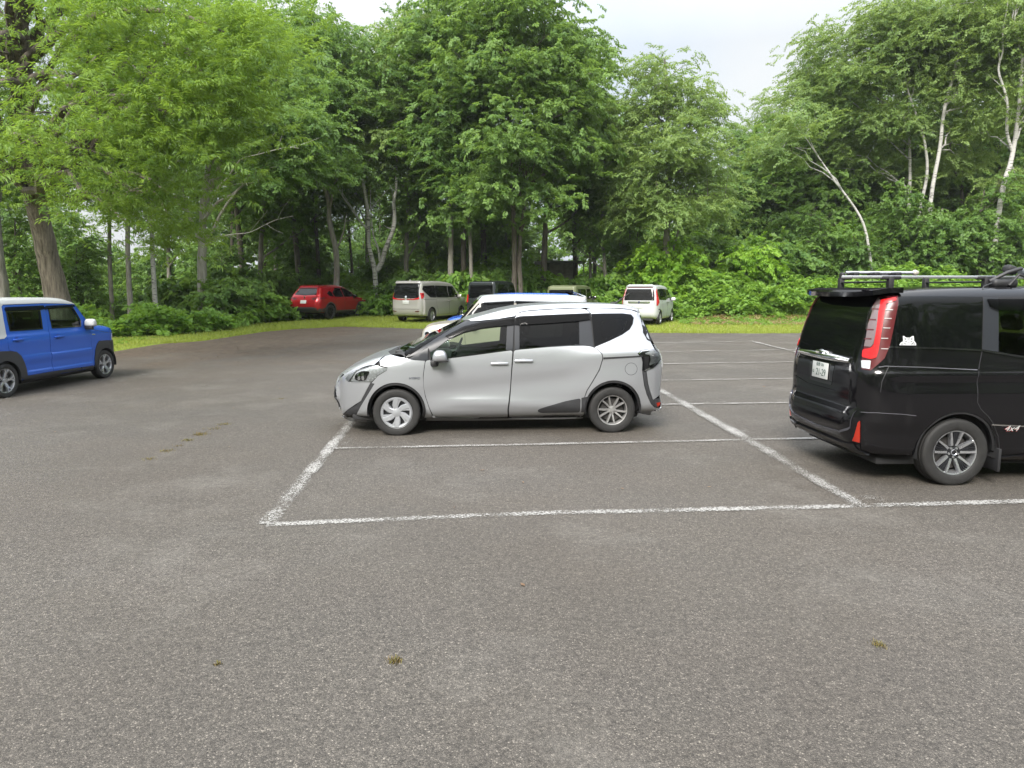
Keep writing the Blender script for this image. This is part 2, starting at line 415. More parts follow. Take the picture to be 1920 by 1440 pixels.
lines('road_markings', [((500, 984), (1000, 963), .115), ((1000, 963), (1640, 949), .12), ((1640, 949), (2250, 931), .12), ((499, 984), (640, 815), .16, .145), ((640, 815), (740, 690), .145),
     ((625, 842), (1000, 834.5), .10), ((1000, 834.5), (1640, 820.5), .11), ((1612, 950), (1405, 827), .15, .20), ((1405, 827), (1233, 730), .20, .18), ((1233, 730), (1130, 672), .18),
     ((760, 769), (1200, 760.5), .09), ((1200, 760.5), (1800, 752), .09), ((760, 722), (1800, 706), .10), ((800, 690), (1800, 675), .10), ((830, 667), (1600, 655), .10), ((850, 650), (1409, 641), .10), ((1409, 640.5), (1640, 696), .16)], M['paint'], .005)
lines('faded_markings', [((1282, 750), (1325, 772), .16), ((1300, 757), (1360, 753), .2), ((1392, 806), (1450, 834), .16), ((560, 955), (590, 935), .2), ((530, 975), (620, 958), .16), ((640, 836), (665, 822), .2), ((-60, 762), (290, 700), .35), ((-30, 792), (240, 712), .2), ((243, 681), (295, 677), .10), ((310, 677), (352, 670), .10), ((225, 688), (290, 688), .10), ((370, 655), (392, 640), .2), ((540, 715), (640, 706), .14), ((1615, 932), (1650, 952), .4), ((1290, 765), (1310, 775), .1)], M['ghost'], .0045)
# ------------------------------------------------------------------ car surfaces
def inpoly(P, poly):
    x, y = P[:, 0], P[:, 1]; ins = np.zeros(len(P), bool); q = np.asarray(poly, float); n = len(q)
    for i in range(n):
        x0, y0 = q[i]; x1, y1 = q[(i + 1) % n]
        c = (y0 > y) != (y1 > y)
        ins ^= c & (x < (x1 - x0) * (y - y0) / ((y1 - y0) if y1 != y0 else 1e-12) + x0)
    return ins

def smooth_poly(p, closed=True, n=4):
    """Catmull-Rom through the points"""
    p = np.asarray(p, float); m = len(p); out = []
    rngs = range(m if closed else m - 1)
    for i in rngs:
        a = p[(i - 1) % m] if closed or i > 0 else p[0]; b = p[i]; c = p[(i + 1) % m]
        d = p[(i + 2) % m] if closed or i + 2 < m else p[-1]
        for k in range(n):
            t = k / n
            out.append(.5 * (2 * b + (c - a) * t + (2 * a - 5 * b + 4 * c - d) * t * t + (3 * b - a - 3 * c + d) * t ** 3))
    if not closed: out.append(p[-1])
    return np.array(out)

def rpoly(p, r=.02, n=4):
    """polygon with corners rounded by about r"""
    p = np.asarray(p, float); m = len(p); out = []
    for i in range(m):
        a, b, c = p[i - 1], p[i], p[(i + 1) % m]
        la, lc = np.linalg.norm(a - b), np.linalg.norm(c - b)
        k = min(r, la * .45, lc * .45)
        s, e = b + (a - b) / (la + 1e-9) * k, b + (c - b) / (lc + 1e-9) * k
        for j in range(n + 1):
            t = j / n; out.append((1 - t) ** 2 * s + 2 * t * (1 - t) * b + t * t * e)
    return np.array(out)

def resample(p, step, closed=True):
    p = np.asarray(p, float); out = []
    m = len(p)
    for i in range(m if closed else m - 1):
        a, b = p[i], p[(i + 1) % m]; k = max(1, int(math.ceil(np.linalg.norm(b - a) / step)))
        out += [a + (b - a) * j / k for j in range(k)]
    if not closed: out.append(p[-1])
    return np.array(out)

def area2(p): return .5 * np.sum(p[:, 0] * np.roll(p[:, 1], -1) - np.roll(p[:, 0], -1) * p[:, 1])

def inset(p, d):
    p = np.asarray(p, float)
    if area2(p) < 0: p = p[::-1]
    e = np.roll(p, -1, 0) - p; l = np.linalg.norm(e, axis=1)[:, None] + 1e-9
    nrm = np.stack([-e[:, 1], e[:, 0]], 1) / l
    nn = nrm + np.roll(nrm, 1, 0); nn /= np.maximum(np.linalg.norm(nn, axis=1)[:, None], .5)
    return p + nn * d

def circle(cx, cz, r, n=40, a0=0, a1=360):
    t = np.radians(np.linspace(a0, a1, n, endpoint=(a1 - a0) % 360 != 0)); return np.stack([cx + r * np.cos(t), cz + r * np.sin(t)], 1)

class Car:
    """A body whose surface is F = 0, the rounded intersection of a side profile with a half width W(x, z).
    Local frame: x forward, y left, z up. Every panel is a 2-D outline thrown onto that surface from the side, top, front or rear."""
    def __init__(s, name, label, cat, loc, rz, wz, fx_lo, fx_hi, k=.14, zmix=(.8, 1.3), bumps=None, group=None, scale=1.0):
        s.root = empty(name, loc, rz); tag(s.root, label, cat, group); s.root.scale = (scale,) * 3
        s.loc = np.array(loc, float); s.rz = rz; s.k = k; s.sc = scale
        s.wz = np.array(wz, float); s.lo = np.array(fx_lo, float); s.hi = np.array(fx_hi, float); s.zmix = zmix
        s.bumps = bumps or []
    def to_local(s, p):
        c, q = math.cos(-s.rz), math.sin(-s.rz); d = (np.asarray(p, float) - s.loc) / s.sc
        return np.array([c * d[0] - q * d[1], q * d[0] + c * d[1], d[2]])
    def lray(s, px, py):
        d = ray(px, py); c, q = math.cos(-s.rz), math.sin(-s.rz)
        return s.to_local((0, 0, CAMH)), np.array([c * d[0] - q * d[1], q * d[0] + c * d[1], d[2]])
    def plane(s, px, py, y0=None, x0=None):
        o, d = s.lray(px, py); t = (y0 - o[1]) / d[1] if y0 is not None else (x0 - o[0]) / d[0]
        return o + d * t
    def set_profile(s, pts, n=3, smooth=True):
        p = smooth_poly(pts, True, n) if smooth else np.asarray(pts, float)
        if area2(p) < 0: p = p[::-1]
        s.prof = p; s.ylim = {}
    def W(s, x, z):
        x = np.asarray(x, float); z = np.asarray(z, float)
        lo = np.interp(x, s.lo[:, 0], s.lo[:, 1]); hi = np.interp(x, s.hi[:, 0], s.hi[:, 1])
        t = sstep(s.zmix[0], s.zmix[1], z)
        w = np.interp(z, s.wzs[:, 0], s.wzs[:, 1]) * (lo * (1 - t) + hi * t)
        for b in s.bumps: w = w + b(x, z)
        return w
    def prep(s):
        s.wzs = smooth_poly(s.wz, False, 24); s.lo = smooth_poly(s.lo, False, 20); s.hi = smooth_poly(s.hi, False, 20)
    def sd(s, x, z):
        x = np.atleast_1d(np.asarray(x, float)); z = np.atleast_1d(np.asarray(z, float))
        a = s.prof; b = np.roll(a, -1, 0); e = b - a
        P = np.stack([x, z], 1)[:, None, :] - a[None]
        t = np.clip((P * e).sum(-1) / ((e * e).sum(-1) + 1e-12), 0, 1)
        d = np.sqrt((((P - t[..., None] * e) ** 2).sum(-1)).min(1))
        return np.where(inpoly(np.stack([x, z], 1), a), -d, d)
    def F(s, x, y, z):
        a = np.abs(y) - s.W(x, z); b = s.sd(x, z)
        h = np.maximum(s.k - np.abs(a - b), 0) / s.k
        return np.maximum(a, b) + h * h * s.k / 4
    def project(s, P, proj, side=1):
        """(n,2) outline coordinates -> (n,3) points on the surface and their normals"""
        P = np.asarray(P, float)
        if proj == 'side':
            x, z = P[:, 0], P[:, 1]; d = np.minimum(s.sd(x, z), -1e-5); k = s.k
            a = np.where(d <= -k, 0, d - k + 2 * np.sqrt(np.maximum(-k * d, 0)))
            y = np.maximum(s.W(x, z) + a, .02) * side; Q = np.stack([x, y, z], 1)
        else:
            lo, hi = {'top': (.62, 2.4), 'front': (0.3, 3.2), 'rear': (-.3, -3.2)}[proj]
            if proj != 'top':                                     # stay on the end face, off the flanks
                key = proj
                if key not in s.ylim:
                    zs = np.linspace(s.prof[:, 1].min() + .06, s.prof[:, 1].max() - .05, 24); e_ = s.end_edge(zs, 1 if proj == 'front' else -1, .02); s.ylim[key] = (zs, e_[:, 1])
                yl = np.interp(P[:, 1], *s.ylim[key]); P = P.copy(); P[:, 0] = np.clip(P[:, 0], -yl, yl)
            A = np.full(len(P), lo); B = np.full(len(P), hi)
            mk = (lambda t: np.stack([P[:, 0], P[:, 1], t], 1)) if proj == 'top' else (lambda t: np.stack([t, P[:, 0], P[:, 1]], 1))
            for _ in range(26):
                Mi = (A + B) / 2; q = mk(Mi); o = s.F(q[:, 0], q[:, 1], q[:, 2]) > 0
                B = np.where(o, Mi, B); A = np.where(o, A, Mi)
            Q = mk(A)
        e = .004; g = np.zeros_like(Q)
        for i in range(3):
            d = np.zeros(3); d[i] = e; p1 = Q + d; p0 = Q - d
            g[:, i] = s.F(p1[:, 0], p1[:, 1], p1[:, 2]) - s.F(p0[:, 0], p0[:, 1], p0[:, 2])
        g /= np.linalg.norm(g, axis=1)[:, None] + 1e-9
        return Q, g
    def trace(s, px, py):
        """local point of the surface seen at a pixel of the photograph"""
        o, d = s.lray(px, py); d = d / np.linalg.norm(d)
        tc = -np.dot(o[:2], d[:2]) / np.dot(d[:2], d[:2])
        t = np.linspace(max(tc - 3.6, .2), tc + 3.6, 500); p = o + d * t[:, None]
        f = s.F(p[:, 0], p[:, 1], p[:, 2]); i = int(np.argmax(f < 0))
        if f.min() > 0: return p[int(np.argmin(f))]
        a, b = t[i - 1], t[i]
        for _ in range(20):
            m = (a + b) / 2; q = o + d * m
            if s.F(q[0:1], q[1:2], q[2:3])[0] > 0: a = m
            else: b = m
        return o + d * b
    def tside(s, pts, conv): return np.array([[*(s.trace(*conv(*p))[[0, 2]])] for p in pts])
    def trear(s, pts, conv): return np.array([[*(s.trace(*conv(*p))[[1, 2]])] for p in pts])
    def geo(s, mb, poly, proj='side', side=1, off=0.0, rim=.012, res=.05, holes=(), gap=0.0):
        poly = np.asarray(poly, float)
        if gap: poly = inset(poly, gap)
        poly = resample(poly, res); hol = [resample(np.asarray(h, float), res) for h in holes]
        lo, hi = poly.min(0), poly.max(0)
        gx = np.arange(lo[0] + res / 2, hi[0], res); gy = np.arange(lo[1] + res / 2, hi[1], res)
        G = np.array([(a, b) for a in gx for b in gy]).reshape(-1, 2)
        rings = [poly] + hol
        if len(G):
            ok = inpoly(G, poly)
            for h in hol: ok &= ~inpoly(G, h)
            allp = np.concatenate(rings)
            dm = np.concatenate([((allp[None] - q[:, None]) ** 2).sum(-1).min(1) for q in np.array_split(G, max(1, len(G) // 200))])
            G = G[ok & (np.asarray(dm) > (res * .45) ** 2)]
        pts = np.concatenate(rings + [G]) if len(G) else np.concatenate(rings)
        ed = []; b0 = 0
        for r_ in rings:
            n = len(r_); ed += [(b0 + i, b0 + (i + 1) % n) for i in range(n)]; b0 += n
        vo, eo, fo, *_ = delaunay_2d_cdt([Vector(p) for p in pts], ed, [], 0, 1e-6)
        vo = np.array([tuple(v) for v in vo]); fo = [f for f in fo if len(f) == 3]
        cen = np.array([vo[list(f)].mean(0) for f in fo]); ok = inpoly(cen, poly)
        for h in hol: ok &= ~inpoly(cen, h)
        fo = [f for f, k in zip(fo, ok) if k]
        Q, g = s.project(vo, proj, side); Q = Q + g * off
        # face orientation outwards
        ff = []
        for f in fo:
            a, b, c = Q[f[0]], Q[f[1]], Q[f[2]]
            ff.append(tuple(f) if np.dot(np.cross(b - a, c - a), g[f[0]] + g[f[1]] + g[f[2]]) > 0 else tuple(f)[::-1])
        mb.add(Q, ff, g)
        if rim:
            cnt = {}
            for f in ff:
                for i in range(3):
                    e = (f[i], f[(i + 1) % 3]); cnt[e] = 1
            be = [e for e in cnt if (e[1], e[0]) not in cnt]
            V = []; Fq = []; Nn = []
            for a, b in be:
                n0 = len(V); A, B = Q[a], Q[b]
                q = np.cross(B - A, g[a]); q /= np.linalg.norm(q) + 1e-9
                V += [A, B, B - g[b] * rim, A - g[a] * rim]; Nn += [q] * 4; Fq.append((n0, n0 + 3, n0 + 2, n0 + 1))
            if V: mb.add(V, Fq, Nn)
        return mb
    def part(s, name, mat, polys, proj='side', sides=(1, -1), parent=None, **kw):
        """one object per side (side views) or one object; polys is a list of outlines"""
        if isinstance(polys, np.ndarray) or not isinstance(polys[0], (list, tuple, np.ndarray)) or np.isscalar(polys[0][0]): polys = [polys]
        if proj != 'side': sides = (1,)
        res_ = {}
        for p in polys:
            mb0 = MB(); s.geo(mb0, p, proj, 1, **kw)
            for sd_ in sides:
                mb = mb0
                if sd_ < 0:
                    mb = MB(); k_ = [1, -1, 1]; mb.v = [v * k_ for v in mb0.v]; mb.n = [v * k_ for v in mb0.n]; mb.f = [f[::-1] for f in mb0.f]; mb.nv = mb0.nv
                par = parent
                if isinstance(parent, dict): par = parent[sd_]
                o = mb.build(name, mat if not isinstance(mat, str) else M[mat], par if par is not None else s.root)
                res_.setdefault(sd_, o)
        return res_ if proj == 'side' else res_[1]
    def rail_xy(s, pts):
        """side-view polyline -> its plan-view (x, y) on the left side"""
        Q, _ = s.project(np.asarray(pts, float), 'side', 1); return Q[:, :2]
    def end_edge(s, zs, end=1, dl=.03):
        """where the side skin hands over to the front (end=1) or rear face: list of (x, y, z)"""
        xe = s.prof[:, 0].max() if end > 0 else s.prof[:, 0].min(); out = []
        for z in zs:
            xs = np.linspace(0, xe, 160); d = s.sd(xs, np.full(160, z)); ok = np.where(d < -dl)[0]
            x = xs[ok[-1]] if len(ok) else xe * .9
            Q, _ = s.project(np.array([(x, z)]), 'side', 1); out.append(Q[0])
        return np.array(out)
    def face(s, name, mat, zs, end=1, off=0.0, dl=.03, **kw):
        e = s.end_edge(zs, end, dl); yz = e[:, 1:]
        return s.part(name, mat, [np.concatenate([yz, (yz * [-1, 1])[::-1]])], 'front' if end > 0 else 'rear', off=off, **kw)
    def inset_profile(s, dl=.03):
        p = resample(s.prof, .05); e = np.roll(p, -1, 0) - np.roll(p, 1, 0); nn = np.stack([e[:, 1], -e[:, 0]], 1); nn /= np.linalg.norm(nn, axis=1)[:, None] + 1e-9
        q = p - nn * dl
        ok = s.sd(q[:, 0], q[:, 1]) < -dl * .8
        return q[ok], nn[ok]
    def wrap(s, name, mat, zmin=.3, dl=.03, ny=15, parent=None, rng_=None, off=0.0):
        """the front, top and rear of the body as one sheet across the car"""
        q, nn = s.inset_profile(dl); i0 = int(np.argmin(q[:, 1] + 0 * q[:, 0])); q = np.roll(q, -i0, 0); nn = np.roll(nn, -i0, 0)
        ok = q[:, 1] > zmin
        if rng_ is not None: ok &= rng_(q[:, 0], q[:, 1])
        q, nn = q[ok], nn[ok]
        Qs, _ = s.project(q, 'side', 1); ys = Qs[:, 1]
        u = np.linspace(-1, 1, ny); n = len(q)
        X0 = np.repeat(q[:, 0], ny); Z0 = np.repeat(q[:, 1], ny); NX = np.repeat(nn[:, 0], ny); NZ = np.repeat(nn[:, 1], ny); Y = (ys[:, None] * u[None]).ravel()
        A = np.full(n * ny, -.30); B = np.full(n * ny, dl + .05)
        for _ in range(24):
            m = (A + B) / 2; o = s.F(X0 + NX * m, Y, Z0 + NZ * m) > 0
            B = np.where(o, m, B); A = np.where(o, A, m)
        Q = np.stack([X0 + NX * A, Y, Z0 + NZ * A], 1)
        e = .004; g = np.zeros_like(Q)
        for i in range(3):
            d = np.zeros(3); d[i] = e; p1 = Q + d; p0 = Q - d; g[:, i] = s.F(p1[:, 0], p1[:, 1], p1[:, 2]) - s.F(p0[:, 0], p0[:, 1], p0[:, 2])
        g /= np.linalg.norm(g, axis=1)[:, None] + 1e-9
        Q = Q + g * off
        brk = np.linalg.norm(np.diff(q, axis=0), axis=1) > .25
        F_ = []
        for i in range(n - 1):
            if brk[i]: continue
            for j in range(ny - 1):
                f = (i * ny + j, i * ny + j + 1, (i + 1) * ny + j + 1, (i + 1) * ny + j)
                a, b, c_ = Q[f[0]], Q[f[1]], Q[f[2]]
                F_.append(f if np.dot(np.cross(b - a, c_ - a), g[f[0]]) > 0 else f[::-1])
        mb = MB(); mb.add(Q, F_, g); return mb.build(name, mat if not isinstance(mat, str) else M[mat], parent or s.root)
    def wheel(s, x, r, style='ten', rim_r=None, w=.19, track=None, mats=('tyre', 'alloy'), sides=(1, -1), yo=None, rot=0.0, z=None):
        rim_r = rim_r or r * .64
        for sd_ in sides:
            y = (yo if yo is not None else .80) * sd_      # outer face of the tyre
            z_ = r - .006 if z is None else z
            hub = MB(); c = (x, y - sd_ * w * .55, z_)
            hub.lathe([(.001, sd_ * .03), (rim_r * .78, sd_ * .03), (rim_r * .78, 0), (.001, 0)], 28, c=c)
            h = hub.build('wheel', M['disc'], s.root)
            t = MB(); hw = w / 2; c0 = np.array([x, y - sd_ * hw, z_])
            pr = [(rim_r, -hw * .86), (rim_r * 1.06, -hw * .98), (r * .90, -hw), (r * .965, -hw * .93), (r * .992, -hw * .78), (r * .992, -hw * .62), (r * .982, -hw * .6), (r * .982, -hw * .54), (r, -hw * .52), (r, -hw * .08), (r * .984, -hw * .06), (r * .984, hw * .06), (r, hw * .08), (r, hw * .52), (r * .982, hw * .54), (r * .982, hw * .6), (r * .992, hw * .62), (r * .992, hw * .78), (r * .965, hw * .93), (r * .90, hw), (r * .8, hw * .985), (rim_r * 1.07, hw * .97), (rim_r * 1.02, hw * .90), (rim_r, hw * .80)]
            t.lathe([(a, b * sd_) for a, b in pr], 56, c=c0); t.build('tyre', M[mats[0]], h, angle=50)
            g = MB(); yf = hw * .80
            def P(a, b, l): return (x + a, y - sd_ * hw + sd_ * l, z_ + b)
            lip = [(rim_r * .88, -hw * .5), (rim_r * .90, yf * .55), (rim_r * .935, yf * .9), (rim_r * .955, yf * 1.06), (rim_r * 1.0, yf * 1.1), (rim_r * 1.012, yf * 1.0)]
            g.lathe([(a, b * sd_) for a, b in lip], 56, c=c0)
            dark = MB()
            def spoke(a0, w0, w1, r0, r1, t0, t1, tgt, skew=0.0, y0=.62, y1=.95, th=.03):
                # tapered bar from the hub to the lip; skew turns its outer end
                pts0 = []
                for rr, ww, aa, yy in ((r0, w0, a0, y0), ((r0 + r1) / 2, (w0 + w1) / 2, a0 + skew / 2, (y0 + y1) / 2 + .03), (r1, w1, a0 + skew, y1)):
                    ca, sa = math.cos(aa), math.sin(aa)
                    for q, dy in ((-1, -.012), (-.72, 0), (.72, 0), (1, -.012)):
                        pts0.append((rr * ca - q * ww * sa, rr * sa + q * ww * ca, hw * yy + dy))
                top = [P(a, b, l) for a, b, l in pts0]; bot = [P(a, b, l - th) for a, b, l in pts0]
                V = top + bot; F_ = []
                for i in range(2):
                    for j in range(3):
                        q = (i * 4 + j, i * 4 + j + 1, (i + 1) * 4 + j + 1, (i + 1) * 4 + j); F_.append(q if sd_ < 0 else q[::-1])
                    for j in (0, 3):
                        q = (i * 4 + j, (i + 1) * 4 + j, 12 + (i + 1) * 4 + j, 12 + i * 4 + j); F_.append(q if (j == 0) == (sd_ < 0) else q[::-1])
                tgt.add(V, F_)
            A = 2 * math.pi
            if style == 'hubcap':
                for i in range(6):
                    spoke(rot + A * i / 6, rim_r * .15, rim_r * .20, rim_r * .12, rim_r * .92, 0, 0, g, .34, .86, 1.0)
                    spoke(rot + A * i / 6 + .42, rim_r * .05, rim_r * .07, rim_r * .30, rim_r * .92, 0, 0, g, .22, .80, .95)
                g.lathe([(rim_r * .30, sd_ * hw * .72), (rim_r * .27, sd_ * hw * .9), (rim_r * .12, sd_ * hw * .98), (.001, sd_ * hw * .99)], 24, c=c0)
                g.lathe([(rim_r * .80, sd_ * hw * .74), (rim_r * .84, sd_ * hw * .92), (rim_r * .94, sd_ * hw * .98), (rim_r * .97, sd_ * hw * .9)], 56, c=c0)
                dark.lathe([(rim_r * .86, sd_ * hw * .5), (rim_r * .1, sd_ * hw * .5)], 30, c=c0)
            elif style == 'ten':
                for i in range(10):
                    spoke(rot + A * i / 10 + (.10 if i % 2 else -.10), rim_r * .075, rim_r * .055, rim_r * .24, rim_r * .93, 0, 0, g, (-.06 if i % 2 else .06), .55, .86)
            elif style == 'ymach':          # five broad machined Y spokes
                for i in range(5):
                    a = rot + A * i / 5
                    spoke(a, rim_r * .13, rim_r * .10, rim_r * .16, rim_r * .62, 0, 0, g, 0, .62, .84)
                    spoke(a, rim_r * .085, rim_r * .075, rim_r * .52, rim_r * .95, 0, 0, g, .24, .80, .95)
                    spoke(a, rim_r * .085, rim_r * .075, rim_r * .52, rim_r * .95, 0, 0, g, -.24, .80, .95)
            elif style == 'twin':           # machined pairs with dark spokes between them
                for i in range(5):
                    a = rot + A * i / 5
                    spoke(a + .30, rim_r * .075, rim_r * .055, rim_r * .30, rim_r * .96, 0, 0, g, -.02, .66, .94)
                    spoke(a - .30, rim_r * .075, rim_r * .055, rim_r * .30, rim_r * .96, 0, 0, g, .02, .66, .94)
                    spoke(a + math.pi / 5 - .0 + math.pi, rim_r * .035, rim_r * .035, rim_r * .16, rim_r * .95, 0, 0, dark, 0, .60, .90)
                    spoke(a + math.pi / 5 + .11 + math.pi, rim_r * .03, rim_r * .03, rim_r * .16, rim_r * .95, 0, 0, dark, 0, .58, .90)
                    spoke(a + math.pi / 5 - .11 + math.pi, rim_r * .03, rim_r * .03, rim_r * .16, rim_r * .95, 0, 0, dark, 0, .58, .90)
            if style != 'hubcap':
                tgt = dark if style == 'twin' else g
                tgt.lathe([(rim_r * .27, sd_ * hw * .40), (rim_r * .26, sd_ * hw * .60), (rim_r * .13, sd_ * hw * .66), (rim_r * .14, sd_ * hw * .74), (.001, sd_ * hw * .76)], 24, c=c0)
                for i in range(5):
                    a = rot + A * (i + .5) / 5; q = c0 + np.array([rim_r * .22 * math.cos(a), 0, rim_r * .22 * math.sin(a)])
                    g.lathe([(.011, sd_ * hw * .5), (.011, sd_ * hw * .72), (.001, sd_ * hw * .74)], 8, c=q)
                if style == 'twin':
                    g.lathe([(rim_r * .145, sd_ * hw * .70), (rim_r * .125, sd_ * hw * .78), (rim_r * .105, sd_ * hw * .75)], 20, c=c0)
            ro = g.build('rim', M[mats[1]], h, angle=35)
            if dark.nv: dark.build('hub_cover' if style == 'twin' else 'wheel_disc', M['dark_alloy'], h, angle=35)
    def wells(s, xs, r, zc, yin=.45):
        for x in xs:
            for sd_ in (1, -1):
                mb = MB(); t = np.radians(np.linspace(-10, 190, 24)); n = len(t)
                yo = float(s.W(x, .62)) - .012
                V = [(x + r * math.cos(a), sd_ * yo, zc + r * math.sin(a)) for a in t] + [(x + r * math.cos(a), sd_ * yin, zc + r * math.sin(a)) for a in t]
                F_ = [(i, i + 1, n + i + 1, n + i) for i in range(n - 1)] + [tuple(range(n, 2 * n))]
                mb.add(V, F_).build('wheel_arch_liner', M['inner'], s.root)
    def floor(s, x0, x1, w, z=.24):
        MB().box(((x0 + x1) / 2, 0, z + .02), (x1 - x0, 2 * w, .10), bev=.03).build('underbody', M['inner'], s.root)
    def seats(s, rows, z=.62, ys=(.36, -.36), wheel_x=None, wheel_y=-.36, head=True, mat='seat'):
        for x in rows:
            for y in ys:
                mb = MB(); mb.box((x, y, z - .08), (.50, .48, .18), bev=.06)
                rot = Matrix.Rotation(R(-14), 3, 'Y')
                mb.box((x - .30, y, z + .24), (.15, .46, .66), rot, bev=.06)
                if head: mb.box((x - .40, y, z + .68), (.10, .26, .18), rot, bev=.045)
                mb.build('seat', M[mat], s.root)
    def steering(s, x, y, z, r=.18):
        mb = MB(); t = np.linspace(0, 2 * np.pi, 25); q = R(24)
        pts = np.stack([x + r * np.sin(t) * math.sin(q) * -1, y + r * np.cos(t), z + r * np.sin(t) * math.cos(q)], 1)
        mb.tube(pts, .014, 8, False); mb.tube([(x, y - r, z), (x, y + r, z)], .016, 6); mb.tube([(x, y, z), (x + .2, y, z - .06)], .03, 6)
        mb.tube([(x, y, z), (x + .07, y, z - .15)], .016, 6)
        mb.build('steering_wheel', M['trim'], s.root)

def text(body, size, mat, parent, M4, name='lettering', ext=.001, align='CENTER', shear=0.0, xs=1.0):
    cu = bpy.data.curves.new(name, 'FONT'); cu.body = body; cu.size = size; cu.extrude = ext; cu.align_x = align; cu.align_y = 'CENTER'; cu.shear = shear
    t = bpy.data.objects.new('t', cu); me = bpy.data.meshes.new_from_object(t); bpy.data.objects.remove(t)
    me.name = name; me.materials.clear(); me.materials.append(mat); o = bpy.data.objects.new(name, me); COL.objects.link(o); o.parent = parent
    o.matrix_local = M4 @ Matrix.Diagonal((xs, 1, 1, 1)); return o

def frame(p, nx, up=(0, 0, 1)):
    """matrix whose z axis is nx and whose y axis is near up"""
    z = Vector(nx).normalized(); x = Vector(up).cross(z).normalized(); y = z.cross(x)
    m = Matrix((x, y, z)).transposed().to_4x4(); m.translation = Vector(p); return m

def plate(c, p, nrm, up=(0, 0, 1), w=.33, h=.165, big='', top='', kana='', name='number_plate'):
    mt = frame(p, nrm, up); mb = MB(); mb.box((0, 0, 0), (w, h, .006), bev=.002)
    o = mb.build(name, M['plate'], c.root); o.matrix_local = mt
    if big: text(big, h * .62, M['plate_ink'], o, Matrix.Translation((w * .07, -h * .15, .004)), 'plate_number', .0008, xs=.86)
    if top: text(top, h * .27, M['plate_ink'], o, Matrix.Translation((0, h * .33, .004)), 'plate_region', .0008)
    if kana: text(kana, h * .24, M['plate_ink'], o, Matrix.Translation((-w * .41, -h * .15, .004)), 'plate_kana', .0008)
    return o

def ring(mb, cx, cy, a, b, w, t, n=40, z=0.0):
    th = np.linspace(0, 2 * np.pi, n, endpoint=False)
    def pt(k, zz): return np.stack([cx + (a - k) * np.cos(th), cy + (b - k) * np.sin(th), np.full(n, zz)], 1)
    V = np.concatenate([pt(0, z), pt(w * .3, z + t), pt(w * .7, z + t), pt(w, z)])
    return mb.add(V, [(i * n + j, i * n + (j + 1) % n, (i + 1) * n + (j + 1) % n, (i + 1) * n + j) for i in range(3) for j in range(n)])
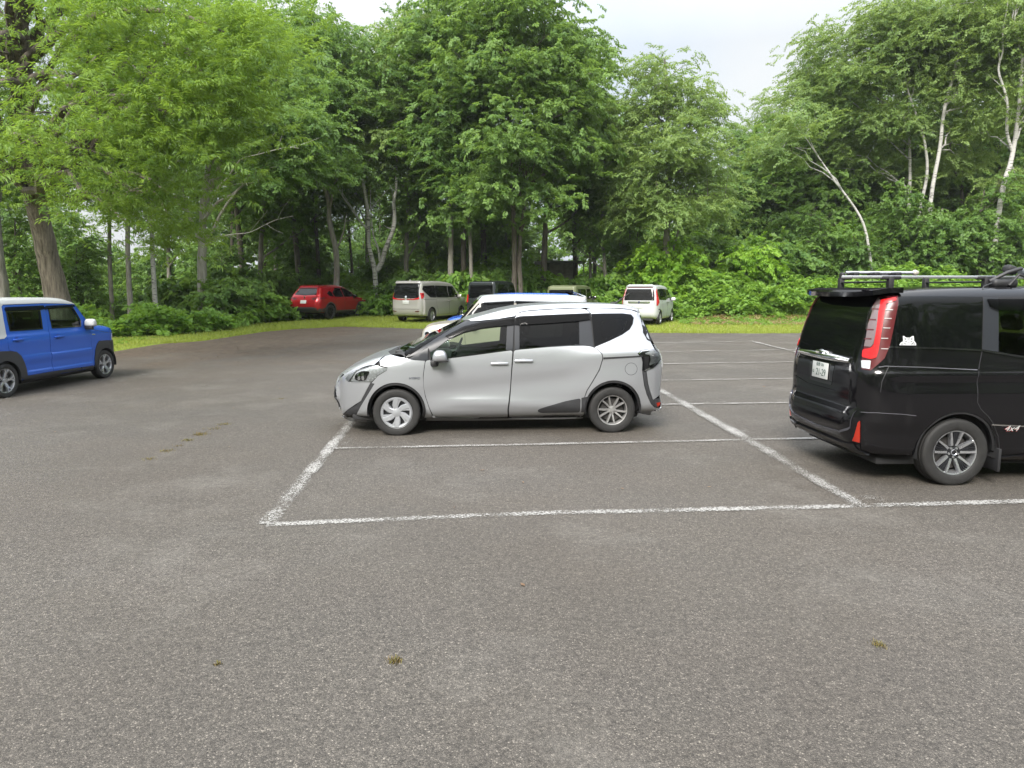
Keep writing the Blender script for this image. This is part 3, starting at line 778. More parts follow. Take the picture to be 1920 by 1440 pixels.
# ------------------------------------------------------------------ silver minivan
def silver_minivan():
    cv = lambda X, Y: (600 + X / 2.82353, 520 + Y / 2.82353)
    A, B = gnd(742, 817.3), gnd(1150, 811.6)
    fw = (A - B)[:2]; fw /= np.linalg.norm(fw); rz = math.atan2(fw[1], fw[0]); left = np.array([-fw[1], fw[0]])
    mid = (A + B)[:2] / 2 - left * .825
    c = Car('parked_minivan', 'silver minivan parked side-on in the middle of the lot, its nose to the left', 'minivan', (mid[0], mid[1], 0), rz,
            [(.10, .76), (.22, .795), (.36, .825), (.6, .845), (.85, .848), (1.0, .835), (1.10, .815), (1.25, .765), (1.42, .70), (1.56, .64), (1.70, .56)],
            [(-2.3, .80), (-2.12, .885), (-2.0, .935), (-1.8, .972), (-1.3, 1.0), (1.0, 1.0), (1.5, .985), (1.75, .94), (1.92, .86), (2.05, .72), (2.15, .50)],
            [(-2.3, .70), (-2.0, .90), (-1.7, .97), (-1.2, 1.0), (.4, 1.0), (1.0, .98), (1.5, .93), (2.0, .8)], k=.15, zmix=(.85, 1.25))
    # soft scallop low on the doors, swelling over the wheels
    c.bumps = [lambda x, z: .018 * np.exp(-((z - .40 - .05 * x) / .07) ** 2) * sstep(1.1, .5, np.abs(x + .05)) - .022 * np.exp(-((z - .62 + .10 * x) / .13) ** 2) * sstep(1.35, .7, np.abs(x - .0)),
               lambda x, z: .022 * np.exp(-(((x - 1.36) / .42) ** 2 + ((z - .62) / .22) ** 2)) + .024 * np.exp(-(((x + 1.37) / .45) ** 2 + ((z - .66) / .22) ** 2)),
               lambda x, z: .02 * np.exp(-((z - 1.0 - .06 * (-x - 1.2)) / .10) ** 2) * sstep(-.6, -1.3, x)]
    c.prep()
    top = [(112, 600), (118, 545), (128, 505), (160, 472), (225, 436), (300, 404), (380, 380), (440, 366), (520, 326), (620, 281), (700, 243), (765, 213), (850, 188), (960, 160), (1060, 143), (1180, 134), (1300, 130), (1420, 132), (1540, 137)]
    rear = [(1694, 205), (1722, 262), (1750, 330), (1775, 378), (1792, 420), (1795, 470), (1788, 540), (1786, 620), (1797, 655), (1790, 690), (1740, 722)]
    P = [c.plane(*cv(*q), y0=-.25)[[0, 2]] for q in top] + [c.plane(*cv(*q), y0=.50)[[0, 2]] for q in rear]
    P[len(top):len(top)] = [c.plane(*cv(*q), y0=.35)[[0, 2]] for q in [(1624, 148), (1672, 166)]]
    P += [np.array((-1.9, .24)), np.array((-1.0, .20)), np.array((1.0, .19)), np.array((1.85, .20))]
    P += [c.plane(*cv(*q), y0=.15)[[0, 2]] for q in [(128, 762), (106, 725), (108, 660)]]
    P = [np.array((p[0], max(p[1], .19))) for p in P]
    c.set_profile(P)
    T = lambda pts: c.tside(pts, cv)
    r, xf, xr = .300, 1.375, -1.375
    s = c.root
    wf, wr = circle(xf, .318, .362, 60, -25, 205), circle(xr, .318, .368, 60, -25, 205)
    # outlines, traced in side view
    door = T([(558, 440), (640, 430), (740, 417), (850, 404), (940, 394), (1020, 386), (1014, 480), (1008, 580), (1000, 650), (993, 700), (994, 742), (900, 742), (750, 740), (602, 738), (578, 690), (558, 630), (547, 575), (547, 520)])
    slide = T([(1026, 386), (1110, 376), (1200, 369), (1300, 363), (1400, 361), (1440, 366), (1474, 384), (1494, 408), (1496, 432), (1478, 490), (1446, 545), (1412, 600), (1392, 660), (1376, 742), (1345, 749), (1180, 751), (1012, 751), (1000, 735), (999, 700), (1008, 620), (1016, 500)])
    frame_top = [(1029, 384), (1028, 250), (1033, 212), (1044, 194), (1068, 184), (1110, 178), (1250, 169), (1380, 164), (1412, 172), (1430, 190), (1438, 230), (1452, 369)]
    slframe = T(frame_top + [(1400, 359), (1300, 361), (1200, 367), (1110, 374)])
    q_win = T([(1436, 193), (1500, 191), (1600, 190), (1648, 196), (1662, 214), (1657, 246), (1640, 276), (1600, 304), (1530, 338), (1454, 370)])
    lampo = [(1684, 404), (1702, 389), (1740, 384), (1776, 388), (1792, 405), (1794, 440), (1770, 466), (1728, 486), (1708, 494), (1712, 450), (1706, 424)]
    strip = [(1708, 496), (1728, 494), (1733, 560), (1748, 616), (1764, 650), (1783, 676), (1772, 690), (1752, 668), (1732, 620), (1718, 570)]
    # upper edges
    ap = T([(452, 424), (500, 394), (600, 328), (700, 266), (768, 224)])                       # side edge of the windscreen
    rail = T([(768, 224), (800, 231), (850, 229), (940, 220), (1030, 205), (1060, 182), (1110, 174), (1250, 165), (1400, 160), (1540, 162), (1640, 168), (1688, 186)])
    hoodl = T([(132, 526), (150, 513), (200, 489), (288, 461), (312, 440), (346, 412), (384, 395)])
    def fan(side_pts, more=()):
        xy = c.rail_xy(side_pts); return np.concatenate([xy, np.array(more).reshape(-1, 2), (xy * [1, -1])[::-1]])
    # body shell seen through the gaps, with the openings left free
    win_f = T([(582, 398), (604, 372), (680, 330), (760, 294), (850, 273), (920, 264), (990, 257), (984, 386), (900, 397), (800, 409), (700, 423), (590, 437)])
    win_s = T([(1058, 257), (1370, 236), (1374, 354), (1200, 364), (1058, 378)])
    low = T([(150, 770), (115, 740), (120, 560), (135, 510), (260, 445), (380, 400), (450, 428), (600, 332), (768, 228), (850, 233), (1030, 208), (1110, 178), (1400, 165), (1640, 172), (1685, 190), (1725, 290), (1752, 350), (1780, 400), (1780, 640), (1770, 715), (1700, 720)])
    shell = np.concatenate([low, [(xr - .372, .25)], wr[::-1], [(xr + .375, .22), (xf - .37, .22)], wf[::-1], [(xf + .37, .22)]])
    qlight = rpoly(T([(1486, 226), (1610, 214), (1628, 224), (1622, 262), (1590, 290), (1520, 326), (1500, 322), (1490, 300)]), .05)
    print('SIENTA', c.prof.min(0), c.prof.max(0), T(lampo).round(2).tolist())
    c.part('interior_trim', M['inner'], [shell], off=-.024, rim=0, holes=[win_f, win_s, qlight])
    # panels
    fender = np.concatenate([T([(548, 575), (546, 520), (556, 442), (500, 438), (452, 428), (384, 398), (346, 415), (314, 442), (322, 466), (358, 478), (352, 494), (305, 522), (272, 560)]), circle(xf, .318, .362, 40, 65, 198), T([(598, 740), (577, 690), (557, 630)])])
    c.part('fender', M['silver'], [fender], gap=.002)
    c.part('door', M['silver'], [rpoly(door, .03)], gap=.0025)
    drs = c.part('sliding_door', M['silver'], [rpoly(slide, .03)], gap=.0025)
    fr_in = np.concatenate([T([(1042, 252), (1052, 215), (1090, 206), (1250, 197), (1425, 192)]), T([(1428, 225), (1446, 362)]), T([(1372, 357), (1200, 366), (1058, 379), (1042, 380)])])
    c.part('door_frame', M['silver'], [T([(1032, 214), (1044, 194), (1068, 184), (1110, 178), (1250, 169), (1380, 164), (1412, 172), (1430, 190), (1425, 192), (1250, 198), (1070, 208), (1040, 216)])], gap=.001, parent=drs)
    quarter = np.concatenate([T([(1454, 372), (1474, 384), (1496, 408), (1499, 432), (1480, 492), (1448, 547), (1414, 602), (1394, 660)]), circle(xr, .318, .368, 40, 22, 196),
                              T([(1692, 724), (1736, 722), (1772, 704), (1788, 690), (1772, 690), (1752, 670), (1730, 620), (1716, 570), (1706, 494), (1708, 450), (1702, 424), (1682, 404), (1702, 386), (1740, 380), (1772, 382), (1748, 336), (1700, 208), (1688, 188), (1640, 171), (1540, 165), (1440, 163), (1412, 166), (1434, 190), (1440, 230)])])
    c.part('quarter_panel', M['silver'], [quarter], holes=[q_win], gap=.002)
    rq = c.part('rear_corner', M['silver'], [np.concatenate([T([(1764, 648), (1750, 610), (1737, 560), (1730, 496), (1750, 484)]), c.end_edge([.93, .85, .75, .65, .55, .48], -1, .03)[:, [0, 2]]])], gap=.0)
    sill = T([(598, 742), (750, 744), (994, 746), (1004, 754), (1180, 756), (1350, 753), (1378, 744), (1384, 712), (1398, 710), (1398, 752), (1300, 758), (900, 765), (558, 766), (556, 742)])
    c.part('sill', M['silver'], [sill], rim=.03)
    c.part('side_cladding', M['grey_trim'], [rpoly(T([(1150, 708), (1160, 697), (1200, 684), (1300, 655), (1380, 640), (1375, 714), (1170, 717)]), .03), T([(1384, 638), (1426, 630), (1412, 668), (1404, 712), (1382, 714)])], off=.004)
    # wheel arch lips in black plastic
    def lip(x, rad, a0, a1, w=.030): return np.concatenate([circle(x, .318, rad, 40, a0, a1), circle(x, .318, rad - w, 40, a1, a0)])
    c.part('wheel_arch_trim', M['trim'], [lip(xf, .362, -18, 196), lip(xr, .368, -12, 194)], off=-.008, rim=.03)
    c.wells([xf, xr], .362, .318)
    # pillars and glass
    c.part('pillar', M['pillar'], [T([(985, 386), (990, 256), (1026, 250), (1020, 384)]), T([(1031, 384), (1030, 252), (1056, 250), (1056, 380)]), T([(1374, 356), (1372, 234), (1432, 226), (1449, 366)])], off=-.004)
    c.part('pillar_cover', M['pillar'], [T([(470, 432), (520, 400), (572, 368), (572, 440), (520, 440)]), T([(455, 424), (500, 396), (600, 330), (700, 268), (768, 228), (850, 234), (1028, 212), (1026, 219), (850, 244), (765, 271), (692, 318), (612, 380), (584, 396), (570, 366), (500, 412)])], off=-.003)
    c.part('front_window', M['glass_clear'], [T([(580, 398), (602, 370), (680, 328), (760, 264), (850, 241), (1028, 219), (1027, 252), (990, 256), (984, 388), (850, 405), (700, 425), (588, 438)])], off=-.012, rim=0)
    c.part('rear_side_window', M['glass_dark'], [T([(1057, 380), (1057, 254), (1057, 213), (1426, 192), (1430, 226), (1373, 232), (1376, 357), (1200, 367)])], off=-.010, rim=0)
    c.part('visor', M['visor'], [T([(664, 314), (690, 300), (765, 262), (850, 241), (1027, 217), (1026, 252), (990, 256), (920, 263), (850, 272), (760, 293), (690, 324)]), T([(1032, 240), (1036, 214), (1060, 208), (1250, 199), (1427, 192), (1432, 224), (1370, 233), (1200, 245), (1056, 254), (1030, 250)])], off=.016, rim=.012)
    c.part('quarter_window', M['glass_dark'], [q_win], off=-.006, rim=0, gap=.002)
    c.part('window_rubber', M['gloss_black'], [T([(584, 436), (700, 421), (850, 402), (985, 385), (985, 390), (850, 408), (700, 427), (584, 442)]), T([(1056, 378), (1200, 366), (1376, 356), (1376, 360), (1200, 370), (1056, 383)])], off=.003)
    # front end
    hx = c.rail_xy(hoodl); nose = float(c.prof[:, 0].max())
    hood = fan(np.concatenate([hoodl, T([(440, 424)])]))
    y0 = hx[0, 1]
    c.part('hood', M['silver'], [np.concatenate([c.rail_xy(hoodl), [(c.rail_xy(ap)[0, 0] + .22, .55), (c.rail_xy(ap)[0, 0] + .30, 0), (c.rail_xy(ap)[0, 0] + .22, -.55)], (c.rail_xy(hoodl) * [1, -1])[::-1], [(nose - .09, -.34), (nose - .05, 0), (nose - .09, .34)]])], 'top')
    apx = c.rail_xy(ap)
    c.part('cowl', M['trim'], [np.concatenate([c.rail_xy(hoodl)[-1:], apx[:1], [(apx[0, 0] + .12, .5), (apx[0, 0] + .19, 0), (apx[0, 0] + .12, -.5)], (apx[:1] * [1, -1]), (c.rail_xy(hoodl)[-1:] * [1, -1]), [(apx[0, 0] + .23, -.55), (apx[0, 0] + .31, 0), (apx[0, 0] + .23, .55)]])], 'top', off=-.004)
    c.part('windshield', M['glass_shield'], [np.concatenate([apx, [(apx[-1, 0] + .02, .3), (apx[-1, 0] + .03, 0), (apx[-1, 0] + .02, -.3)], (apx * [1, -1])[::-1], [(apx[0, 0] + .12, -.5), (apx[0, 0] + .19, 0), (apx[0, 0] + .12, .5)]])], 'top', off=-.006, rim=0)
    rx = c.rail_xy(rail)
    c.part('roof', M['silver'], [np.concatenate([rx, (rx * [1, -1])[::-1], [(rx[0, 0] + .03, -.3), (rx[0, 0] + .04, 0), (rx[0, 0] + .03, .3)]])], 'top')
    bump_ = T([(270, 556), (212, 680), (184, 735), (165, 741), (124, 736), (112, 742), (150, 768), (240, 770), (250, 752)])
    bside = np.concatenate([T([(150, 552), (268, 556), (216, 655), (188, 672), (150, 698), (122, 722)]), c.end_edge([.40, .5, .6, .7, .8, .86], 1, .03)[:, [0, 2]]])
    c.part('front_bumper', M['silver'], [bside, np.concatenate([T([(292, 558)]), circle(xf, .318, .362, 24, 108, -16)[::-1][::-1][:0], circle(xf, .318, .362, 30, 110, 20)[:0], np.array([(xf + .362 * math.cos(a), .318 + .362 * math.sin(a)) for a in np.radians(np.linspace(65, -14, 24))]), T([(240, 772), (150, 770), (110, 744), (124, 740), (166, 744), (188, 738), (216, 682)])])], gap=.001)
    c.part('bumper_strip', M['grey_trim'], [T([(268, 557), (292, 556), (284, 575), (217, 682), (188, 737), (166, 743), (125, 739), (119, 726), (150, 700), (190, 676), (217, 655)])], off=-.006)
    c.face('front_fascia', 'silver', [.27, .36, .46, .56, .66, .76, .84, .90], 1, off=-.003, dl=.035)
    c.part('front_grille', M['trim'], [rpoly(np.array([(.42, .30), (.48, .48), (.30, .58), (-.30, .58), (-.48, .48), (-.42, .30)]), .06)], 'front', off=.004)
    hl = T([(133, 537), (150, 517), (200, 491), (288, 463), (322, 474), (357, 480), (354, 491), (302, 521), (270, 553), (200, 556), (150, 552)])
    lamp = c.part('headlight', M['lamp_bowl'], [hl], off=-.022, rim=.01)
    c.part('lamp_insert', M['gloss_black'], [rpoly(T([(176, 540), (182, 512), (214, 494), (262, 497), (250, 520), (238, 548), (200, 550)]), .03)], off=-.016, parent=lamp)
    for X in (205, 226): c.part('bulb', M['chrome'], [T([(X - 7, 545), (X - 8, 510), (X + 4, 508), (X + 6, 545)])], off=-.010, parent=lamp)
    c.part('lens', M['clear_lens'], [hl], off=.003, rim=.008, parent=lamp)
    # rear end
    c.face('tailgate', 'silver', [.56, .7, .85, 1.0, 1.12], -1, off=-.003)
    c.part('rear_window', M['glass_black'], [np.array([(.60, 1.13), (.60, 1.3), (.53, 1.52), (-.53, 1.52), (-.60, 1.3), (-.60, 1.13)])], 'rear', off=-.004)
    c.part('rear_window_edge', M['glass_black'], [T([(1696, 204), (1702, 200), (1730, 268), (1755, 330), (1752, 340), (1732, 330), (1710, 290)])], off=.003)
    c.face('rear_bumper', 'silver', [.26, .35, .45, .55], -1, off=-.003)
    zt = float(c.prof[:, 1].max())
    c.face('roof_spoiler', 'silver', [1.50, 1.54, 1.58, 1.61], -1, off=.004, dl=.02)
    tl = c.part('tail_lamp', M['gloss_black'], [T(lampo)], off=.004, rim=.02)
    c.part('lens', M['clear_lens'], [rpoly(T([(1712, 402), (1742, 389), (1780, 389), (1795, 408), (1795, 442), (1766, 460), (1738, 470), (1746, 434), (1742, 410)]), .02)], off=.022, rim=.018, parent=tl)
    c.part('reflector_bowl', M['lamp_bowl'], [rpoly(T([(1716, 404), (1744, 392), (1780, 392), (1794, 410), (1794, 440), (1764, 457), (1742, 466), (1750, 432), (1746, 412)]), .02)], off=.010, rim=.006, parent=tl)
    for k_ in (1, -1): c.part('rear_lamp_lens', M['lamp_bowl'], [np.array([(.82 * k_, .84), (.82 * k_, 1.05), (.60 * k_, 1.06), (.62 * k_, .88)])], 'rear', off=.006)
    c.part('lamp_garnish', M['chrome'], [T([(1684, 403), (1702, 388), (1740, 383), (1776, 387), (1772, 391), (1740, 388), (1704, 393), (1690, 406)]), T([(1712, 492), (1760, 472), (1790, 446), (1791, 452), (1764, 478), (1714, 498)])], off=.012, parent=tl)
    c.part('bumper_garnish', M['grey_trim'], [T(strip)], off=.002)
    c.part('bumper_corner', M['grey_trim'], [T([(1764, 650), (1784, 642), (1797, 640), (1797, 660), (1790, 692), (1776, 690)])], off=.008, rim=.02)
    c.part('reflector', M['amber_lens'], [T([(1780, 664), (1797, 660), (1796, 676), (1784, 682)])], off=.013)
    c.part('slide_rail', M['trim'], [T([(1500, 424), (1600, 419), (1708, 413), (1708, 421), (1600, 428), (1500, 434)])], off=.004)
    cap = T([(1647 + 33 * math.cos(t), 485 + 33 * math.sin(t)) for t in np.linspace(0, 2 * np.pi, 28, endpoint=False)])
    capo = T([(1647 + 31 * math.cos(t), 485 + 31 * math.sin(t)) for t in np.linspace(0, 2 * np.pi, 28, endpoint=False)])
    g = MB(); c.geo(g, cap, 'side', 1, .0015, 0, .05, [capo]); fl = g.build('fuel_cap_seam', M['trim'], s)
    # handles
    for (xa, ya, xb, yb), par in (((903, 458, 996, 455), None), ((1029, 444, 1127, 440), None)):
        ps = T([(xa, ya), (xb, yb)]); cx, cz = ps.mean(0); ln = abs(ps[0, 0] - ps[1, 0])
        for sd_ in (1, -1):
            Q, g_ = c.project(np.array([(cx, cz)]), 'side', sd_); y = Q[0, 1]
            mb = MB(); mb.box((cx, y + sd_ * .016, cz), (ln, .026, .032), bev=.011, seg=3)
            h = mb.build('door_handle', M['silver'], s)
            cup = MB(); c.geo(cup, circle(cx, cz, .042, 20), 'side', sd_, .0015, 0); cup.build('handle_cup_shade', pbr_get('cup_shade', (.36, .37, .39), .4, .6), h)  # flat disc; the shade of the handle recess is in its darker silver
    # mirrors
    mp = T([(636, 410)])[0]; 
    for sd_ in (1, -1):
        y = float(c.W(mp[0], mp[1])) * sd_
        mb = MB(); mb.box((mp[0] + .0, y + sd_ * .13, mp[1] + .0), (.20, .24, .135), bev=.055, seg=4, taper=(.72, .9))
        mi = mb.build('mirror', M['silver'], s)
        mb = MB(); mb.box((mp[0] + .07, y + sd_ * .045, mp[1] - .10), (.10, .10, .085), bev=.025); mb.box((mp[0] - .02, y + sd_ * .13, mp[1] - .058), (.17, .2, .025), bev=.01)
        mb.build('mirror_foot', M['trim'], mi)
    # wheels, cabin
    c.wheel(xf, r, 'hubcap', r * .665, .185, mats=('tyre', 'hubcap'), yo=.825, rot=.2)
    c.wheel(xr, r, 'ten', r * .64, .185, mats=('tyre', 'bronze_alloy'), yo=.825, rot=.1)
    c.floor(-1.75, 1.95, .66, .20)
    c.seats([.10, -.75], .66); c.seats([-1.25], .60, (.34, -.34), head=False)
    mb = MB(); mb.box((.92, 0, .88), (.5, 1.35, .22), bev=.08); mb.build('dashboard', M['inner'], s)
    c.steering(.62, -.36, .98)
    # wiper, antenna, lettering
    mb = MB(); w = T([(430, 408), (400, 404)])
    mb.tube([(apx[0, 0] + .06, .62, 1.045), (apx[0, 0] + .14, .2, 1.06)], .012, 6); mb.box((apx[0, 0] + .08, .60, 1.045), (.12, .08, .05), bev=.015)
    mb.build('wiper', M['trim'], s)
    mb = MB(); q = c.trace(1148, 564); mb.tube([(-1.55, .0, zt - .02), (-1.75, .0, zt + .12)], [.009, .004], 6); mb.box((-1.54, 0, zt - .012), (.09, .05, .03), bev=.01)
    mb.build('antenna', M['trim'], s)
    b = T([(501, 535)])[0]; Q, g_ = c.project(np.array([b]), 'side', 1)
    text('HYBRID', .042, M['badge_dark'], s, frame(Q[0] + g_[0] * .003, g_[0]), 'hybrid_lettering', xs=.95)
    return c

_pc = {}
def pbr_get(n, col, rough, metal=0.0, **k):
    if n not in _pc: _pc[n] = pbr(n, col, rough, metal, **k)
    return _pc[n]
sienta = silver_minivan()
# ------------------------------------------------------------------ black minivan, mostly its rear
def black_minivan():
    cv = lambda X, Y: (1440 + X / 3.131, 480 + Y / 3.131)
    rz = R(3.0); A = gnd(1787, 911); fw = np.array([math.cos(rz), math.sin(rz)]); left = np.array([-fw[1], fw[0]])
    org = A[:2] + fw * 1.425 + left * .855
    c = Car('parked_minivan', 'black minivan with a roof carrier and cat sticker, cut by the right edge', 'minivan', (org[0], org[1], 0), rz,
            [(.15, .80), (.3, .835), (.5, .858), (.75, .868), (1.0, .865), (1.15, .852), (1.35, .815), (1.55, .775), (1.75, .73), (1.9, .68)],
            [(-2.42, .70), (-2.36, .78), (-2.28, .875), (-2.15, .95), (-1.95, .985), (-1.5, 1), (1.5, 1), (1.9, .95), (2.2, .82), (2.4, .6)],
            [(-2.42, .74), (-2.3, .83), (-2.15, .93), (-1.95, .98), (-1.5, 1), (0, 1), (1.2, .98), (1.8, .92), (2.4, .8)], k=.13, zmix=(.9, 1.3))
    c.bumps = [lambda x, z: -.016 * np.exp(-((z - .98) / .05) ** 2) * sstep(-2.2, -1.9, x), lambda x, z: .014 * sstep(1.12, 1.05, z) * sstep(.5, .6, z)]
    c.prep()
    c.set_profile([(-2.20, .27), (-2.33, .36), (-2.375, .5), (-2.365, .64), (-2.33, .74), (-2.335, .9), (-2.335, 1.05), (-2.315, 1.18), (-2.27, 1.36), (-2.21, 1.56), (-2.14, 1.72), (-2.06, 1.80), (-1.8, 1.84), (-1.2, 1.862), (-.4, 1.865), (.4, 1.845), (.9, 1.79), (1.25, 1.65), (1.6, 1.38), (1.85, 1.17), (2.1, 1.06), (2.3, .95), (2.37, .75), (2.38, .5), (2.3, .28), (1.6, .22), (0, .21), (-1.6, .23)])
    T = lambda p: c.tside(p, cv); TR = lambda p: c.trear(p, cv); s = c.root
    xr, xf, r, zc = -1.425, 1.425, .322, .33
    q, nn = c.inset_profile(.035)
    out = [p for p in q if p[1] > .285]
    i0 = int(np.argmax([abs(p[0]) * 0 - p[1] for p in out])); out = np.array(out)
    ang = np.arctan2(out[:, 1] - .8, out[:, 0]); out = out[np.argsort(-ang)]
    # order starts at the rear bottom, runs over the roof to the front bottom
    st = np.where(np.abs(np.diff(ang[np.argsort(-ang)])) > .5)[0]
    lowfront, lowrear = circle(xf, zc, .385, 40, -6, 186), circle(xr, zc, .385, 40, -6, 186)
    top = out[(out[:, 1] > .30)]
    top = top[np.argsort(np.where(np.arctan2(top[:, 1] - .75, -top[:, 0]) < -1.2, np.arctan2(top[:, 1] - .75, -top[:, 0]) + 2 * np.pi, np.arctan2(top[:, 1] - .75, -top[:, 0])))]
    shell = np.concatenate([top, [(2.2, .27), (xf + .385, .27)], lowfront, [(xf - .385, .25), (xr + .385, .25)], lowrear, [(xr - .385, .29), (-2.2, .30)]])
    lamp = T([(652, 238), (762, 236), (745, 380), (714, 532), (684, 600), (604, 672), (550, 664), (552, 600), (566, 520), (590, 400), (618, 290)])
    qw = T([(768, 238), (1000, 237), (1258, 240), (1254, 400), (1250, 549), (1000, 537), (714, 531), (742, 400)])
    # second window ends at the front door line; the part beyond the frame continues it
    w2 = T([(1350, 292), (1500, 282)]); b2 = T([(1352, 562), (1500, 588)])
    w2 = np.array([w2[0], (w2[1][0], w2[0][1]), (-.30, w2[0][1]), (-.30, b2[1][1] - .01), b2[1], b2[0]])
    w3 = np.array([(-.20, w2[0][1]), (.55, w2[0][1] - .02), (1.18, 1.22), (1.2, 1.13), (-.20, 1.10)])
    c.part('body_side', M['black_paint'], [shell], holes=[inset(lamp, .002), w2, w3], rim=.02)
    c.wrap('body', 'black_paint', .30, .035, 17)
    c.part('quarter_window', M['glass_black'], [qw], off=.003, rim=.004)
    c.part('sliding_door_window', M['glass_dark'], [w2], off=-.008, rim=0); c.part('front_window', M['glass_clear'], [w3], off=-.008, rim=0)
    c.part('door_pillar', M['pillar'], [T([(1264, 242), (1350, 246), (1352, 562), (1258, 550)])], off=.0035, rim=.004)
    v = T([(1284, 256), (1500, 262)]); v2 = T([(1300, 300), (1345, 322), (1500, 306)])
    c.part('visor', M['visor'], [np.array([v[0], (v[1][0], v[0][1]), (-.25, v[0][1]), (-.25, v2[1][1] + .02), v2[1], v2[0]])], off=.02, rim=.02)
    c.part('belt_moulding', M['gloss_black'], [T([(714, 530), (1000, 537), (1254, 549), (1500, 588), (1500, 600), (1254, 560), (1000, 547), (708, 541)])], off=.012, rim=.01)
    # seams
    def seam(name, pts, w=.006, off=.0015, mat='trim', rim=.001):
        p = T(pts); d = np.gradient(p, axis=0); nn_ = np.stack([-d[:, 1], d[:, 0]], 1); nn_ /= np.linalg.norm(nn_, axis=1)[:, None] + 1e-9
        c.part(name, M[mat], [np.concatenate([p + nn_ * w / 2, (p - nn_ * w / 2)[::-1]])], off=off, rim=rim)
    mat_hi = pbr_get('edge_highlight', (.16, .16, .18), .25, .6)  # pale grey paints the highlight along the rail groove and bumper seam
    p = T([(650, 650), (690, 644), (900, 650), (1228, 666)]); c.part('slide_rail', mat_hi, [np.concatenate([p, (p - [0, .008])[::-1]])], off=.004, rim=.006)
    seam('door_seam', [(1262, 240), (1258, 550), (1240, 640), (1230, 720), (1230, 860), (1250, 900), (1292, 940), (1326, 990), (1352, 1060), (1350, 1180)], .007)
    seam('fuel_flap_seam', [(712, 645), (690, 690), (668, 740), (660, 800)], .005)
    p = T([(545, 914), (640, 918), (780, 926), (870, 936)]); c.part('bumper_seam', mat_hi, [np.concatenate([p, (p - [0, .006])[::-1]])], off=.003, rim=.004)
    p = T([(1312, 986), (1390, 990), (1500, 995)]); p = np.concatenate([p, [(-.2, p[-1][1] - .005)]]); c.part('side_strip', M['chrome'], [np.concatenate([p, (p - [0, .012])[::-1]])], off=.006, rim=.006)
    p = T([(1340, 1178), (1500, 1165)]); p = np.concatenate([p, [(.9, p[-1][1])]]); c.part('side_skirt', M['black_paint'], [np.concatenate([p, [(p[-1][0], .20)], [(p[0][0], .20)]])], off=.012, rim=.03)
    c.part('wheel_arch_trim', M['trim'], [np.concatenate([circle(x, zc, .385, 40, 0, 182), circle(x, zc, .362, 40, 182, 0)]) for x in (xr, xf)], off=-.01, rim=.03)
    c.wells([xf, xr], .385, zc); c.floor(-2.1, 2.1, .7, .2)
    mb = MB(); mb.box((xr + .40, -.80, .25), (.03, .2, .22), bev=.01); mb.build('mud_flap', M['trim'], s)
    # tail lamps
    bowl = c.part('tail_lamp', M['deep_red_lens'], [lamp], off=.004, rim=.03)
    c.part('light_bar', M['red_lens'], [rpoly(T([(664, 258), (750, 244), (752, 262), (694, 280), (680, 360), (664, 460), (648, 560), (636, 598), (600, 606), (554, 594), (560, 548), (606, 540), (622, 520), (636, 440), (650, 330)]), .012)], off=.012, rim=.008, parent=bowl)
    c.part('clear_band', pbr_get('pink_clear_lens', (.20, .15, .15), .1, .5, coat=.5), [T([(648, 244), (660, 256), (640, 420), (620, 516), (604, 534), (566, 530), (590, 400), (616, 300)])], off=.009, rim=.005, parent=bowl)
    for (xa, ya) in ((622, 310), (606, 372), (590, 430), (577, 484)): c.part('divider', M['deep_red_lens'], [T([(xa - 8, ya), (xa + 32, ya), (xa + 31, ya + 6), (xa - 9, ya + 6)])], off=.0105, rim=.003, parent=bowl)
    for (xa, ya) in ((692, 313), (684, 364), (676, 420), (664, 481), (664, 542)):
        c.part('slat', pbr_get('lamp_slat', (.30, .28, .27), .5, .2), [T([(xa, ya), (xa + 42, ya + 1), (xa + 40, ya + 6), (xa - 1, ya + 5)])], off=.0085, rim=.004, parent=bowl)
    c.part('reversing_lamp', M['lamp_bowl'], [rpoly(T([(550, 612), (606, 614), (600, 664), (552, 658)]), .01)], off=.011, rim=.006, parent=bowl)
    # rear face
    rw = TR([(318, 218), (460, 222), (618, 238), (600, 310), (574, 430), (556, 560), (550, 600), (490, 598), (350, 572), (222, 540)])
    yl = -rw[:, 0].min()                       # near edge is on the right of the car; mirror it for the far edge
    near = rw[[2, 3, 4, 5, 6]]; zb = near[-1][1]
    far = (near * [-1, 1])[::-1]
    c.part('rear_window', M['glass_black'], [np.concatenate([near, far])], 'rear', off=.004, rim=.004)
    gr = TR([(330, 552), (352, 574), (490, 598), (484, 630), (400, 642), (330, 630)]); zg1 = gr[2][1] + .005; zg0 = gr[3][1] - .01; yg = -gr[2][0]
    print('VOXY', rw.round(3).tolist(), gr.round(3).tolist())
    yy = np.linspace(-.54, .54, 21); Q, g = c.project(np.stack([yy, np.full(21, (zg0 + zg1) / 2)], 1), 'rear')
    mb = MB(); mb.tube(Q + g * .004, .040 - .016 * np.abs(yy / .54) ** 2, 14); mb.box(Q[10] + [-.012, 0, .022], (.05, .24, .075), bev=.02, seg=3)
    mb.build('garnish', M['chrome'], s)
    Q, g = c.project(np.array([(0., (zg0 + zg1) / 2 + .018)]), 'rear')
    mb = MB(); ring(mb, 0, 0, .066, .046, .012, .006); ring(mb, 0, .012, .040, .030 * .62, .009, .006); ring(mb, 0, -.002, .018, .040, .009, .006)
    e = mb.build('emblem', M['chrome'], s); e.matrix_local = frame(Q[0] + g[0] * .036, g[0])
    # recess and plate
    zp = zg0 - .115
    c.part('plate_recess', M['gloss_black'], [rpoly(np.array([(.27, zg0 + .01), (-.27, zg0 + .01), (-.23, zp - .13), (.23, zp - .13)]), .03)], 'rear', off=.003, rim=.004)
